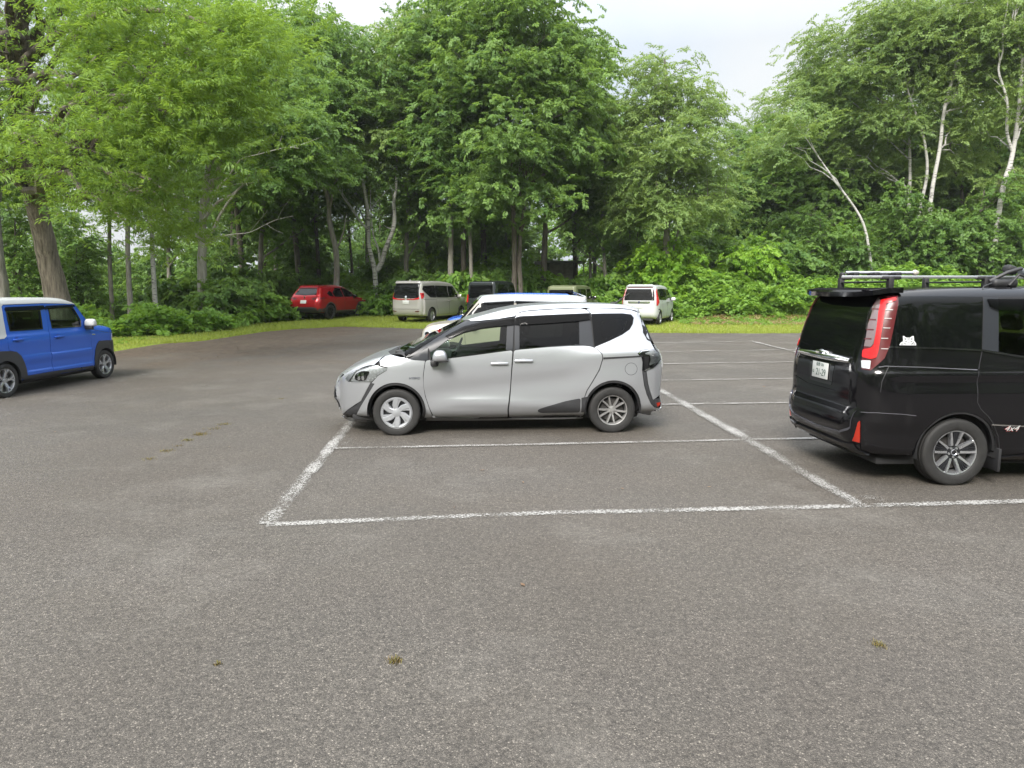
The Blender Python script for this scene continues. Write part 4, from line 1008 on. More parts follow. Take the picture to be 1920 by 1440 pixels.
    Q, g = c.project(np.array([(0., zp)]), 'rear'); plate(c, Q[0] + g[0] * .012, g[0], big='21-29', top='長野 301', kana='は')
    for pts, o_ in (([(.62, zp - .14), (.3, zp - .19), (-.3, zp - .19), (-.62, zp - .14), (-.60, zp - .125), (-.3, zp - .172), (.3, zp - .172), (.60, zp - .125)], .006),):
        c.part('tailgate_crease', M['black_paint'], [np.array(pts)], 'rear', off=o_, rim=.006)
    bl = [(.80, .70), (.72, .56), (.5, .47), (0, .44), (-.5, .47), (-.72, .56), (-.80, .70)]
    c.part('bumper_edge_highlight', pbr_get('bumper_highlight', (.10, .10, .115), .15, .5), [np.concatenate([np.array(bl), (np.array(bl) - [0, .022])[::-1]])], 'rear', off=.010, rim=.012)  # highlight on the bumper ledge, put into the colour of a paler strip
    c.part('bumper_lip', M['black_paint'], [np.array([(.80, .30), (.80, .40), (.5, .36), (-.5, .36), (-.80, .40), (-.80, .30), (-.5, .26), (.5, .26)])], 'rear', off=.02, rim=.04)
    c.part('reflector', M['amber_lens'], [T([(531, 976), (541, 968), (540, 1094), (498, 1083)])], off=.012, rim=.012)
    c.part('bumper_corner', M['black_paint'], [T([(420, 1090), (540, 1098), (544, 1140), (470, 1138)])], off=.012, rim=.02)
    # spoiler
    mb = MB(); zt = 1.85
    pl = [(-1.95, .70), (-2.10, .70), (-2.22, .66), (-2.27, .45), (-2.285, .0), (-2.27, -.45), (-2.22, -.66), (-2.10, -.70), (-1.95, -.70)]
    rows = []
    for dz, k in ((.022, .96), (.0, 1.0), (-.046, .985)):
        rows.append([(-2.02 + (x + 2.02) * k, y, zt + dz - (.020 if dz > 0 else .0) * ((abs(y) / .7) ** 4) - .05 * sstep(-2.1, -2.36, x)) for x, y in pl])
    V = np.array(rows).reshape(-1, 3); n = len(pl)
    F_ = [(i * n + j, (i + 1) * n + j, (i + 1) * n + j + 1, i * n + j + 1) for i in range(2) for j in range(n - 1)] + [tuple(range(n))[::-1], tuple(range(2 * n, 3 * n))]
    mb.add(V, F_).build('roof_spoiler', M['black_paint'], s, angle=25)
    # cat sticker on the glass
    def stick(pts, off, mat): 
        g_ = MB(); c.geo(g_, T(pts), 'side', -1, off, .0005, .03); return g_.build('cat_sticker' if mat == 'sticker' else 'sticker_stripe', M[mat], s if mat == 'sticker' else st_)
    st_ = stick([(770, 524), (776, 510), (788, 504), (792, 498), (790, 470), (796, 469), (808, 479), (832, 479), (846, 470), (854, 470), (856, 498), (862, 506), (868, 514), (868, 525)], .0055, 'sticker')
    for pts in ([(800, 482), (808, 484), (806, 494), (800, 492)], [(818, 480), (821, 480), (822, 494), (818, 494)], [(826, 480), (829, 480), (828, 494), (825, 494)], [(838, 484), (846, 482), (846, 492), (840, 494)], [(803, 500), (815, 502), (812, 507), (804, 505)], [(834, 502), (846, 499), (845, 504), (836, 507)], [(820, 507), (830, 507), (826, 513)], [(795, 507), (812, 519), (809, 521), (794, 511)], [(853, 505), (836, 519), (839, 521), (856, 509)], [(780, 513), (783, 513), (783, 523), (780, 523)], [(788, 512), (791, 512), (791, 523), (788, 523)], [(848, 514), (851, 514), (851, 523), (848, 523)], [(857, 513), (860, 513), (860, 523), (857, 523)]):
        stick(pts, .0065, 'ink')
    b = T([(1426, 1014)])[0]; Q, g = c.project(np.array([b]), 'side', -1)
    text('4x4', .085, M['badge_red'], s, frame(Q[0] + g[0] * .004, g[0]), 'badge', shear=.3, xs=1.1); text('4x4', .078, M['plate'], s, frame(Q[0] + g[0] * .006 + [.001, 0, .003], g[0]), 'badge_face', shear=.3, xs=1.15)
    # roof carrier
    rk = MB()
    def rpt(X, Y, y0): return c.plane(*cv(X, Y), y0=y0)
    a0, a1 = rpt(432, 124, -.46), rpt(1500, 124, -.46); zb_ = (a0[2] + a1[2]) / 2
    a0[2] = a1[2] = zb_; a1 = a0 + (a1 - a0) * 1.6
    rk.box((a0 + a1) / 2, (a1[0] - a0[0], .035, .028), bev=.008); rack = rk.build('roof_carrier', M['alloy'], s)
    mb = MB(); b0, b1 = rpt(455, 101, -.30), rpt(850, 97, -.30); b0[2] = b1[2] = (b0[2] + b1[2]) / 2; mb.tube([b0, b1], .017, 10); mb.build('carrier_arm', M['alloy'], rack)
    mb = MB(); e1 = rpt(862, 97, -.30); e1[2] = b1[2]; mb.tube([b1, b1 + [.01, 0, 0], e1, e1 + [.03, 0, 0]], [.018, .03, .032, .02], 10); mb.build('arm_knob', M['cream'], rack)
    mb = MB(); f1 = rpt(436, 100, -.38); mb.box(f1 + [0, 0, -.025], (.04, .06, .06), bev=.015); mb.box(f1 + [.04, -.02, -.05], (.08, .06, .03), bev=.01)
    for X in (500, 620, 745): q_ = rpt(X, 100, -.34); q_[2] = b0[2] - .012; mb.box(q_, (.06, .14, .035), bev=.01)
    mb.build('carrier_clamp', M['trim'], rack)
    zr = 1.862
    for X in (718, 1278):
        mb = MB(); q_ = rpt(X, 140, -.46); mb.box((q_[0], -.46, (zb_ + zr) / 2 - .02), (.055, .06, zb_ - zr + .06), bev=.012); mb.box((q_[0], -.46, zb_ - .006), (.20, .05, .038), bev=.015); mb.box((q_[0], 0, zb_ - .045), (.035, .95, .018), bev=.008)
        mb.box((q_[0], .46, (zb_ + zr) / 2 - .02), (.055, .06, zb_ - zr + .06), bev=.012)
        mb.build('carrier_foot', M['trim'], rack)
    mb = MB(); q_ = rpt(1372, 160, -.50)
    mb.box(q_, (.25, .14, .085), bev=.035, seg=3); mb.box(q_ + [.11, .05, .13], (.12, .10, .08), Matrix.Rotation(R(20), 3, 'Y'), bev=.03); mb.tube([q_ + [-.12, 0, .02], q_ + [.0, -.06, .10], q_ + [.16, -.03, .14]], .018, 8); mb.tube([q_ + [.02, -.07, -.02], q_ + [.10, -.08, .08], q_ + [.2, -.04, .06]], .014, 8); mb.tube([q_ + [-.16, -.08, 0], q_ + [-.28, -.14, -.03], q_ + [-.34, -.18, -.10]], .006, 6)
    mb.build('wheel_clamp', M['trim'], rack)
    mb = MB(); mb.tube([q_ + [.25, .1, .11], q_ + [1.4, .1, .11]], .035, 12); mb.build('carrier_tube', pbr_get('carrier_grey', (.09, .10, .11), .35, .3), rack)
    mb = MB(); mb.box((-1.5, .3, zb_ + .02), (.22, .1, .05), bev=.02); mb.build('carrier_clamp', M['trim'], rack)
    # wheels, cabin
    c.wheel(xr, r, 'twin', r * .655, .2, yo=.855, rot=.30); c.wheel(xf, r, 'twin', r * .655, .2, yo=.855, rot=.1)
    c.seats([.35, -.55, -1.45], .80)
    mb = MB(); mb.box((-.3, 0, .6), (3.6, 1.5, .5), bev=.05); mb.build('cabin_floor', M['inner'], s)
    # front (out of frame): screen, lamps
    c.part('windshield', M['glass_black'], [np.array([(1.05, .60), (1.55, .70), (1.62, 0), (1.55, -.70), (1.05, -.60), (1.08, 0)])], 'top', off=.004, rim=.003)
    c.part('headlight', M['lamp_bowl'], [np.array([(2.28, .82), (2.05, .92), (1.85, .94), (2.0, .80), (2.25, .72)])], off=.004)
    for sd_ in (1, -1):
        mb = MB(); mb.box((1.12, sd_ * 1.0, 1.14), (.12, .22, .17), bev=.05, seg=3); mb.build('mirror', M['black_paint'], s)
    return c
voxy = black_minivan()
# ------------------------------------------------------------------ blue and white micro wagon at the left edge
def blue_wagon():
    cv = lambda X, Y: (X / 6.546, 540 + Y / 6.546)
    A, B = gnd(200.5, 708.5), gnd(15.0, 745.5)
    fw = (A - B)[:2]; wb = float(np.linalg.norm(fw)); fw /= wb; rz = math.atan2(fw[1], fw[0]); left = np.array([-fw[1], fw[0]])
    mid = (A + B)[:2] / 2 + left * .725; h = wb / 2
    c = Car('micro_wagon', 'boxy blue micro wagon with white roof and white mirror at the left edge', 'car', (mid[0], mid[1], 0), rz,
            [(.15, .69), (.35, .725), (.6, .735), (.9, .735), (1.02, .72), (1.2, .69), (1.4, .65), (1.6, .60), (1.7, .57)],
            [(-h - .50, .80), (-h - .42, .90), (-h - .2, .98), (-h, 1), (h - .1, 1), (h + .15, .985), (h + .32, .93), (h + .42, .84), (h + .5, .7)],
            [(-h - .50, .85), (-h - .35, .95), (-h, 1), (h - .6, 1), (h, .96), (h + .5, .85)], k=.10, zmix=(.95, 1.2))
    c.bumps = [lambda x, z: .020 * sstep(.675, .645, z) * sstep(.48, .62, z) * sstep(-h + .3, -h + .6, x) * sstep(h - .25, h - .5, x),
               lambda x, z: .020 * sstep(.40, .37, z) * sstep(-h + .4, -h + .6, x) * sstep(h - .3, h - .5, x), lambda x, z: .012 * sstep(1.08, 1.0, z) * sstep(.75, .95, z)]
    c.prep()
    P = [c.plane(*cv(*q), y0=-.60)[[0, 2]] for q in [(450, 120), (640, 122), (760, 130), (840, 146), (900, 172), (936, 208), (985, 300), (1045, 396), (1100, 458)]]
    P += [c.plane(*cv(*q), y0=-.62)[[0, 2]] for q in [(1180, 458), (1290, 464), (1376, 486), (1420, 540), (1432, 620), (1448, 700), (1462, 790), (1458, 890)]]
    zt = P[0][1]
    P = [np.array(p) for p in [(-h - .30, zt - .03), (-h + .2, zt + .0)]] + P + [np.array(p) for p in [(h + .30, .24), (h - .4, .21), (-h + .4, .21), (-h - .36, .26), (-h - .46, .40), (-h - .47, .75), (-h - .44, 1.05), (-h - .40, 1.35), (-h - .36, 1.55)]]
    c.set_profile(P)
    T = lambda p: c.tside(p, cv); s = c.root; r, zc = .295, .30
    q, nn = c.inset_profile(.03); q = q[q[:, 1] > .30]
    a = np.arctan2(q[:, 1] - .7, -q[:, 0]); a = np.where(a < -1.2, a + 2 * np.pi, a); q = q[np.argsort(a)]
    fa, ra = circle(h, zc, .36, 30, -4, 184), circle(-h, zc, .36, 30, -4, 184)
    shell = np.concatenate([q, [(h + .36, .27)], fa, [(h - .36, .25), (-h + .36, .25)], ra, [(-h - .36, .28)]])
    win1 = T([(590, 250), (740, 243), (886, 236), (930, 308), (986, 405), (988, 470), (800, 481), (636, 490), (612, 380)])
    win2 = T([(70, 285), (300, 280), (486, 275), (502, 390), (516, 500), (300, 513), (120, 526), (92, 400)])
    d1 = T([(536, 192), (720, 190), (890, 196), (930, 232), (1000, 356), (1104, 466), (1114, 560), (1126, 720), (1142, 950), (900, 985), (660, 1020), (640, 830), (612, 600), (575, 330)])
    d2 = T([(22, 212), (300, 200), (530, 192), (570, 330), (608, 600), (636, 830), (655, 1020), (500, 1047), (342, 1074), (318, 985), (296, 920), (250, 830), (200, 788), (112, 766), (98, 680), (80, 580), (44, 400)])
    c.part('body_side', M['blue'], [shell], holes=[inset(d1, -.002), inset(d2, -.002)], rim=.02)
    c.wrap('body', 'blue', .30, .03, 15, rng_=lambda x, z: (z < 1.2))
    zr = float(T([(520, 188)])[0][1])
    c.wrap('roof', 'white_paint', .30, .03, 15, rng_=lambda x, z: (z > zr - .05) & (x > -5), off=.008)
    c.wrap('tailgate', 'white_paint', .9, .03, 15, rng_=lambda x, z: (z <= zr) & (x < -h), off=.002)
    # windscreen frame
    c.part('windshield', M['glass_shield'], [np.array([(h - .10, .56), (h - .55, .50), (h - .56, 0), (h - .55, -.50), (h - .10, -.56), (h - .06, 0)])], 'top', off=.004, rim=.003)
    p = T([(920, 206), (880, 196), (700, 190), (520, 187), (300, 195), (30, 206)]); p2 = np.array([(-h - .1, p[-1][1]), (-h - .36, p[-1][1] - .03), (-h - .42, 1.0), (-h + .02, 1.0)])
    pil = T([(78, 592), (40, 400), (12, 232)])
    up = c.inset_profile(.03)[0]; up = up[(up[:, 1] > zr - .02)]; up = up[np.argsort(up[:, 0])]
    c.part('roof_side', M['white_paint'], [np.concatenate([p[:-1], T([(30, 205)]), pil[::-1], p2[[3]], p2[[2, 1]], up])], off=.009, rim=.01)
    c.part('rear_quarter_window', M['glass_black'], [rpoly(np.array([(-h - .33, 1.12), (-h - .06, 1.12), (-h - .08, 1.42), (-h - .28, 1.42)]), .04)], off=.007, rim=.004)
    # doors as outlines with a dark seam
    doors = []
    for d, hole in ((d1, win1), (d2, win2)):
        doors.append(c.part('door', M['blue'], [inset(d, .003)], off=.001, rim=.03, holes=[hole], res=.028))
    for d, hole, gm in ((doors[0], win1, 'glass_clear'), (doors[1], win2, 'glass_dark')):
        c.part('window_frame', M['gloss_black'], [inset(hole, -.012)], off=.010, rim=.006, holes=[inset(hole, .02)], parent=d)
        c.part('window', M[gm], [hole], off=-.006, rim=0, parent=d)
    c.part('visor', M['visor'], [T([(50, 262), (60, 236), (300, 226), (520, 216), (532, 240), (530, 262), (480, 276), (300, 281), (62, 287)]), T([(538, 240), (560, 220), (740, 212), (892, 208), (914, 232), (740, 243), (548, 268)])], off=.022, rim=.018)
    # arch mouldings and sill
    c.part('wheel_arch_trim', M['grey_trim'], [np.concatenate([T([(1158, 962), (1160, 860), (1168, 760), (1190, 684), (1215, 648), (1320, 640), (1404, 642), (1424, 690), (1450, 770), (1456, 890)]), circle(h, zc, .325, 30, 8, 186)])], off=.018, rim=.03)
    ro = T([(332, 1082), (318, 990), (298, 925), (252, 832), (192, 782), (100, 774), (0, 778)])
    c.part('rear_arch_trim', M['grey_trim'], [np.concatenate([ro, [(-h - .30, ro[-1][1] - .02), (-h - .44, ro[-1][1] - .25), (-h - .46, .30)], circle(-h, zc, .325, 30, 172, -6)])], off=.018, rim=.03)
    c.part('sill', M['grey_trim'], [T([(272, 1094), (345, 1076), (655, 1022), (1148, 952), (1172, 962), (1168, 1000), (900, 1042), (650, 1090), (280, 1158)])], off=.008, rim=.03)
    c.part('front_bumper', M['grey_trim'], [np.array([(h + .345, .26), (h + .345, .46), (h + .44, .46), (h + .46, .30)])], off=.012, rim=.02)
    c.part('headlight', M['lamp_bowl'], [circle(h + .36, .82, .085, 20)], off=.004); c.part('side_badge', M['chrome'], [T([(1128, 566), (1168, 562), (1168, 570), (1130, 574)])], off=.005, rim=.003)
    c.part('grille', M['trim'], [np.array([(.5, .72), (.5, .86), (-.5, .86), (-.5, .72)])], 'front', off=.004); c.part('lower_bumper', M['grey_trim'], [np.array([(.62, .28), (.64, .5), (-.64, .5), (-.62, .28)])], 'front', off=.006)
    c.part('bonnet_seam', M['trim'], [T([(1112, 500), (1200, 520), (1290, 540), (1420, 548), (1420, 552), (1290, 545), (1200, 525), (1112, 505)])], off=.001, rim=.0005)
    for X0, X1, Y0 in ((150, 282, 636), (660, 778, 598)):
        ps = T([(X0, Y0), (X1, Y0 - 4)]); cx, cz = ps.mean(0); ln = abs(ps[0, 0] - ps[1, 0])
        for sd_ in (1, -1):
            Q, g_ = c.project(np.array([(cx, cz)]), 'side', sd_); mb = MB(); mb.box((cx, Q[0, 1] + sd_ * .02, cz), (ln, .03, .036), bev=.012, seg=3)
            hd = mb.build('door_handle', M['blue'], s); cup = MB(); c.geo(cup, circle(cx - .01, cz, .05, 18), 'side', sd_, .0045, 0); cup.build('handle_cup_shade', pbr_get('blue_cup_shade', (.012, .05, .26), .4, .3), hd)  # cup is a flat disc, its recess shade painted as a darker blue
    mp = T([(1040, 425)])[0]
    for sd_ in (1, -1):
        y = float(c.W(mp[0], mp[1])) * sd_; mb = MB(); mb.box((mp[0], y + sd_ * .12, mp[1]), (.15, .22, .15), bev=.05, seg=4, taper=(.85, .9)); mi = mb.build('mirror', M['white_paint'], s)
        mb = MB(); mb.box((mp[0] - .01, y + sd_ * .09, mp[1] - .095), (.08, .16, .08), bev=.02); mb.build('mirror_foot', M['trim'], mi)
    c.wells([h, -h], .36, zc); c.floor(-h - .3, h + .3, .6, .2)
    c.wheel(h, r, 'ymach', r * .70, .17, yo=.725, rot=.35); c.wheel(-h, r, 'ymach', r * .70, .17, yo=.725, rot=.1)
    c.seats([.15, -.85], .72, (.32, -.32)); mb = MB(); mb.box((.85, 0, .92), (.4, 1.2, .24), bev=.08); mb.build('dashboard', M['inner'], s); c.steering(.55, -.32, 1.0)
    mb = MB(); mb.box((-.2, 0, .45), (2.6, 1.2, .3), bev=.05); mb.build('cabin_floor', M['inner'], s)
    return c
hustler = blue_wagon()
# ------------------------------------------------------------------ the cars parked farther back
def sil(c, zmin=.30, dl=.03):
    q, nn = c.inset_profile(dl); q = q[q[:, 1] > zmin]
    a = np.arctan2(q[:, 1] - .75, -q[:, 0]); a = np.where(a < -1.2, a + 2 * np.pi, a); return q[np.argsort(a)]

def make_car(name, label, cat, loc, rz, S):
    c = Car(name, label, cat, loc, rz, S['wz'], S['lo'], S['hi'], k=S.get('k', .13), zmix=S.get('zmix', (.9, 1.25)), bumps=S.get('bumps'), group=S.get('group'))
    c.prep(); c.set_profile(S['prof']); s = c.root; r, zc = S['r'], S['r'] + .01; xf, xr = S['xf'], S['xr']; ar = S.get('ar', r + .065)
    fa, ra = circle(xf, zc, ar, 30, -4, 184), circle(xr, zc, ar, 30, -4, 184); zl = S.get('zl', .28)
    q = sil(c, zl + .02)
    shell = np.concatenate([q, [(xf + ar, zl)], fa, [(xf - ar, zl - .03), (xr + ar, zl - .03)], ra, [(xr - ar, zl)]])
    P = M[S['paint']]; K = dict(res=.09)
    c.part('body_side', P, [shell], rim=.02, **K); c.wrap('body', P, zl + .02, .03, 11)
    if 'roof_paint' in S:
        zr = S['zr']; c.wrap('roof', M[S['roof_paint']], zr, .03, 11, off=.006)
        up = c.inset_profile(.03)[0]; up = up[up[:, 1] > zr]; up = up[np.argsort(up[:, 0])]
        c.part('roof_side', M[S['roof_paint']], [np.concatenate([up, [(up[-1][0], zr - .02), (up[0][0], zr - .02)]])], off=.007, **K)
    for d in S.get('doors', []):
        c.part('door_seam', M['trim'], [inset(d, -.005)], off=.003, rim=.003, holes=[inset(np.asarray(d, float), .02)], **K); c.part('door', P, [inset(d, .004)], off=.005, rim=.006, **K)
    for i, wp in enumerate(S.get('wins', [])):
        g = S.get('wmat', ['glass_black'] * 9)[i]; c.part('side_window', M[g], [rpoly(wp, .03)], off=.011, rim=.008, **K)
    if 'shield' in S: c.part('windshield', M['glass_black'], [np.array(S['shield'])], 'top', off=.005, rim=.004, res=.1)
    if 'rwin' in S: c.part('rear_window', M['glass_black'], [rpoly(S['rwin'], .04)], 'rear', off=.008, rim=.006, res=.08)
    for n_, m_, pr, pts, off in S.get('extra', []): c.part(n_, M[m_], [rpoly(pts, .012) if n_ != 'lip' else np.array(pts)], pr, off=off, rim=.012, **K)
    tr = S.get('arch_mat')
    if tr: c.part('wheel_arch_trim', M[tr], [np.concatenate([circle(x, zc, ar + .05, 30, -4, 184), circle(x, zc, ar - .015, 30, 184, -4)]) for x in (xf, xr)], off=.012, rim=.02, **K)
    if 'sill' in S: c.part('sill', M[S['sill']], [np.array([(xf - ar - .03, zl - .03), (xf - ar - .03, zl + .10), (xr + ar + .03, zl + .10), (xr + ar + .03, zl - .03)])], off=.010, rim=.02, **K)
    c.wells([xf, xr], ar, zc); c.floor(xr - .5, xf + .4, .6, zl - .04)
    yo = float(c.W(0, .6)) - .005
    c.wheel(xf, r, S.get('wstyle', 'ten'), r * .66, .19, mats=('tyre', S.get('wm', 'alloy')), yo=yo); c.wheel(xr, r, S.get('wstyle', 'ten'), r * .66, .19, mats=('tyre', S.get('wm', 'alloy')), yo=yo, rot=.2)
    mx, mz = S['mirror']
    for sd_ in (1, -1):
        y = float(c.W(mx, mz)) * sd_; mb = MB(); mb.box((mx, y + sd_ * .13, mz), (.13, .22, .15), bev=.045, seg=2, taper=(.8, .9)); mi = mb.build('mirror', M[S.get('mmat', S['paint'])], s)
        mb = MB(); mb.box((mx - .02, y + sd_ * .06, mz - .08), (.07, .14, .05), bev=.015); mb.build('mirror_foot', M['trim'], mi)
    for hx, hz in S.get('handles', []):
        for sd_ in (1, -1):
            Q, g_ = c.project(np.array([(hx, hz)]), 'side', sd_); mb = MB(); mb.box((hx, Q[0, 1] + sd_ * .022, hz), (.17, .03, .03), bev=.01); mb.build('door_handle', M[S.get('hmat', S['paint'])], s)
    if 'plate' in S:
        Q, g = c.project(np.array([(0., S['plate'][0])]), 'rear'); plate(c, Q[0] + g[0] * .016, g[0], big=S['plate'][1], top=S['plate'][2])
    return c

def narrow(L2, w=1.0): return [(-L2 - .05, .78 * w), (-L2 + .06, .88 * w), (-L2 + .25, .96 * w), (-L2 + .6, 1), (L2 - .7, 1), (L2 - .35, .95), (L2 - .12, .84), (L2 + .02, .66)]
WZ = lambda w, t=.80, zt=1.75: [(.15, w * .93), (.35, w * .975), (.6, w), (.85, w), (1.02, w * .985), (1.2, w * .94), (1.45, w * (t + .05)), (zt, w * t)]
def place(px, py, xr, yo, rz):
    """origin of a car whose rear right tyre stands at a pixel"""
    g = gnd(px, py); f = np.array([math.cos(rz), math.sin(rz)]); l = np.array([-f[1], f[0]]); o = g[:2] - f * xr + l * yo
    return (o[0], o[1], g[2])

# red SUV on the grass
S = dict(paint='red', wz=[(.2, .86), (.4, .90), (.65, .925), (.9, .92), (1.05, .895), (1.25, .80), (1.45, .70), (1.7, .60)], lo=narrow(2.27), hi=narrow(2.27), k=.16, r=.365, xf=1.36, xr=-1.34, zl=.34,
    prof=[(-2.05, .36), (-2.22, .46), (-2.26, .62), (-2.24, .85), (-2.16, 1.02), (-2.05, 1.20), (-1.86, 1.42), (-1.70, 1.58), (-1.4, 1.645), (-.8, 1.675), (-.2, 1.67), (.25, 1.60), (.65, 1.42), (1.0, 1.20), (1.25, 1.10), (1.7, 1.04), (2.05, .95), (2.22, .80), (2.26, .60), (2.18, .36), (1.4, .28), (-1.4, .28)],
    doors=[np.array([(.98, .40), (1.05, .75), (1.0, 1.08), (.55, 1.40), (.18, 1.55), (-.12, 1.58), (-.10, .42)]), np.array([(-.13, .42), (-.15, 1.58), (-.75, 1.56), (-1.05, 1.38), (-1.05, 1.0), (-.85, .62), (-.75, .42)])],
    wins=[np.array([(.95, 1.10), (.52, 1.38), (.15, 1.51), (-.09, 1.54), (-.09, 1.08)]), np.array([(-.16, 1.08), (-.16, 1.54), (-.62, 1.52), (-.95, 1.30), (-.92, 1.09)]), np.array([(-1.0, 1.10), (-1.02, 1.30), (-1.15, 1.40), (-1.45, 1.26), (-1.30, 1.14)])],
    shield=[(.22, .50), (.95, .66), (1.08, 0), (.95, -.66), (.22, -.50), (.32, 0)], rwin=np.array([(.62, 1.20), (.50, 1.50), (-.50, 1.50), (-.62, 1.20), (0, 1.17)]),
    extra=[('tail_lamp', 'deep_red_lens', 'rear', np.array([(.70, 1.02), (.82, 1.08), (.50, 1.06), (.40, 1.0), (.55, .95)]) * 1.0, .01), ('tail_lamp', 'deep_red_lens', 'rear', np.array([(-.70, 1.02), (-.82, 1.08), (-.50, 1.06), (-.40, 1.0), (-.55, .95)]), .01),
           ('tail_lamp', 'deep_red_lens', 'side', np.array([(-2.10, 1.0), (-2.04, 1.09), (-1.78, 1.10), (-1.72, 1.06), (-2.0, .98)]), .008), ('rear_bumper', 'grey_trim', 'rear', np.array([(.84, .36), (.86, .56), (.5, .62), (-.5, .62), (-.86, .56), (-.84, .36)]), .012),
           ('bumper_side', 'grey_trim', 'side', np.array([(-2.2, .40), (-2.19, .54), (-1.78, .58), (-1.76, .38)]), .010), ('roof_spoiler', 'red', 'rear', np.array([(.55, 1.52), (.52, 1.60), (-.52, 1.60), (-.55, 1.52)]), .05), ('emblem', 'chrome', 'rear', circle(0, 1.075, .05, 12), .012), ('headlight', 'lamp_bowl', 'side', np.array([(2.15, .82), (1.95, .90), (1.80, .92), (2.0, .80)]), .008)],
    arch_mat='grey_trim', sill='grey_trim', wstyle='ten', wm='black_alloy', mirror=(.72, 1.12), mmat='black_paint', handles=[(.08, .98), (-.82, 1.0)], plate=(.86, '', ''))
rz = R(70); make_car('parked_car', 'red SUV with black wheels parked on the grass, leftmost of the cars at the wood', 'SUV', place(621, 599, -1.34, .92, rz), rz, S)

# greige minivan
S = dict(paint='beige', wz=WZ(.862, .81, 1.9), lo=narrow(2.34), hi=narrow(2.34), k=.12, r=.315, xf=1.43, xr=-1.42, zl=.27,
    prof=[(-2.15, .28), (-2.30, .38), (-2.345, .55), (-2.33, .80), (-2.32, 1.05), (-2.29, 1.25), (-2.22, 1.55), (-2.13, 1.76), (-1.95, 1.85), (-1.2, 1.885), (-.3, 1.885), (.45, 1.84), (.85, 1.74), (1.25, 1.45), (1.60, 1.18), (1.9, 1.10), (2.2, .98), (2.33, .80), (2.34, .5), (2.25, .28), (1.4, .22), (-1.4, .22)],
    doors=[np.array([(1.10, .34), (1.16, .8), (1.12, 1.06), (.20, 1.06), (.22, .34)]), np.array([(.19, .34), (.17, 1.06), (-1.0, 1.06), (-1.0, .75), (-.85, .5), (-.85, .34)])],
    wins=[np.array([(1.20, 1.12), (.95, 1.50), (.78, 1.64), (.28, 1.66), (.24, 1.12)]), np.array([(.21, 1.12), (.21, 1.66), (-.92, 1.68), (-.95, 1.12)]), np.array([(-.98, 1.12), (-.96, 1.68), (-1.98, 1.66), (-2.08, 1.50), (-1.80, 1.30), (-1.55, 1.14)])], wmat=['glass_black'] * 3,
    shield=[(.70, .58), (1.45, .70), (1.56, 0), (1.45, -.70), (.70, -.58), (.80, 0)], rwin=np.array([(.76, 1.10), (.74, 1.40), (.66, 1.74), (-.66, 1.74), (-.74, 1.40), (-.76, 1.10)]),
    extra=[('tail_lamp', 'red_lens', 'rear', np.array([(.80, 1.30), (.70, 1.24), (.66, 1.12), (.40, 1.07), (.05, 1.065), (.05, 1.035), (.42, 1.03), (.78, 1.06)]), .014), ('tail_lamp', 'red_lens', 'rear', np.array([(-.80, 1.30), (-.70, 1.24), (-.66, 1.12), (-.40, 1.07), (-.05, 1.065), (-.05, 1.035), (-.42, 1.03), (-.78, 1.06)]), .014),
           ('tail_lamp', 'red_lens', 'side', np.array([(-2.22, 1.06), (-2.22, 1.34), (-2.0, 1.34), (-2.05, 1.22), (-2.12, 1.10)]), .012), ('roof_spoiler', 'beige', 'rear', np.array([(.68, 1.75), (.62, 1.83), (-.62, 1.83), (-.68, 1.75)]), .06),
           ('emblem', 'chrome', 'rear', circle(0, 1.16, .055, 14), .012), ('reflector', 'deep_red_lens', 'rear', np.array([(.74, .50), (.50, .48), (.50, .52), (.74, .54)]), .01), ('reflector', 'deep_red_lens', 'rear', np.array([(-.74, .50), (-.50, .48), (-.50, .52), (-.74, .54)]), .01),
           ('bumper_seam', 'trim', 'rear', np.array([(.78, .60), (.78, .612), (-.78, .612), (-.78, .60)]), .002), ('waist_groove', 'trim', 'side', np.array([(-2.1, 1.045), (-2.1, 1.06), (-.95, 1.03), (-.95, 1.02)]), .004), ('headlight', 'lamp_bowl', 'side', np.array([(2.25, .90), (2.0, .98), (1.9, .98), (2.05, .86)]), .008)],
    wstyle='ten', wm='alloy', mirror=(1.10, 1.18), handles=[(.36, .98), (.02, .98)], plate=(.92, '', ''))
rz = R(66); v = make_car('parked_minivan', 'greige minivan with wide black rear window parked on the grass', 'minivan', place(811, 603.5, -1.42, .86, rz), rz, S)
mb = MB(); mb.prism([(-1.98, 1.86), (-1.80, 1.87), (-1.93, 1.95)], -.02, .02, lambda a, b, t: (a, t, b)); mb.build('antenna_fin', M['beige'], v.root)
Q, g = v.project(np.array([(0., 1.045)]), 'rear')
for i, ch in enumerate('NOAH'):
    Q, g = v.project(np.array([(.27 - .18 * i, 1.085)]), 'rear'); text(ch, .07, M['chrome'], v.root, frame(Q[0] + g[0] * .018, g[0]), 'lettering')

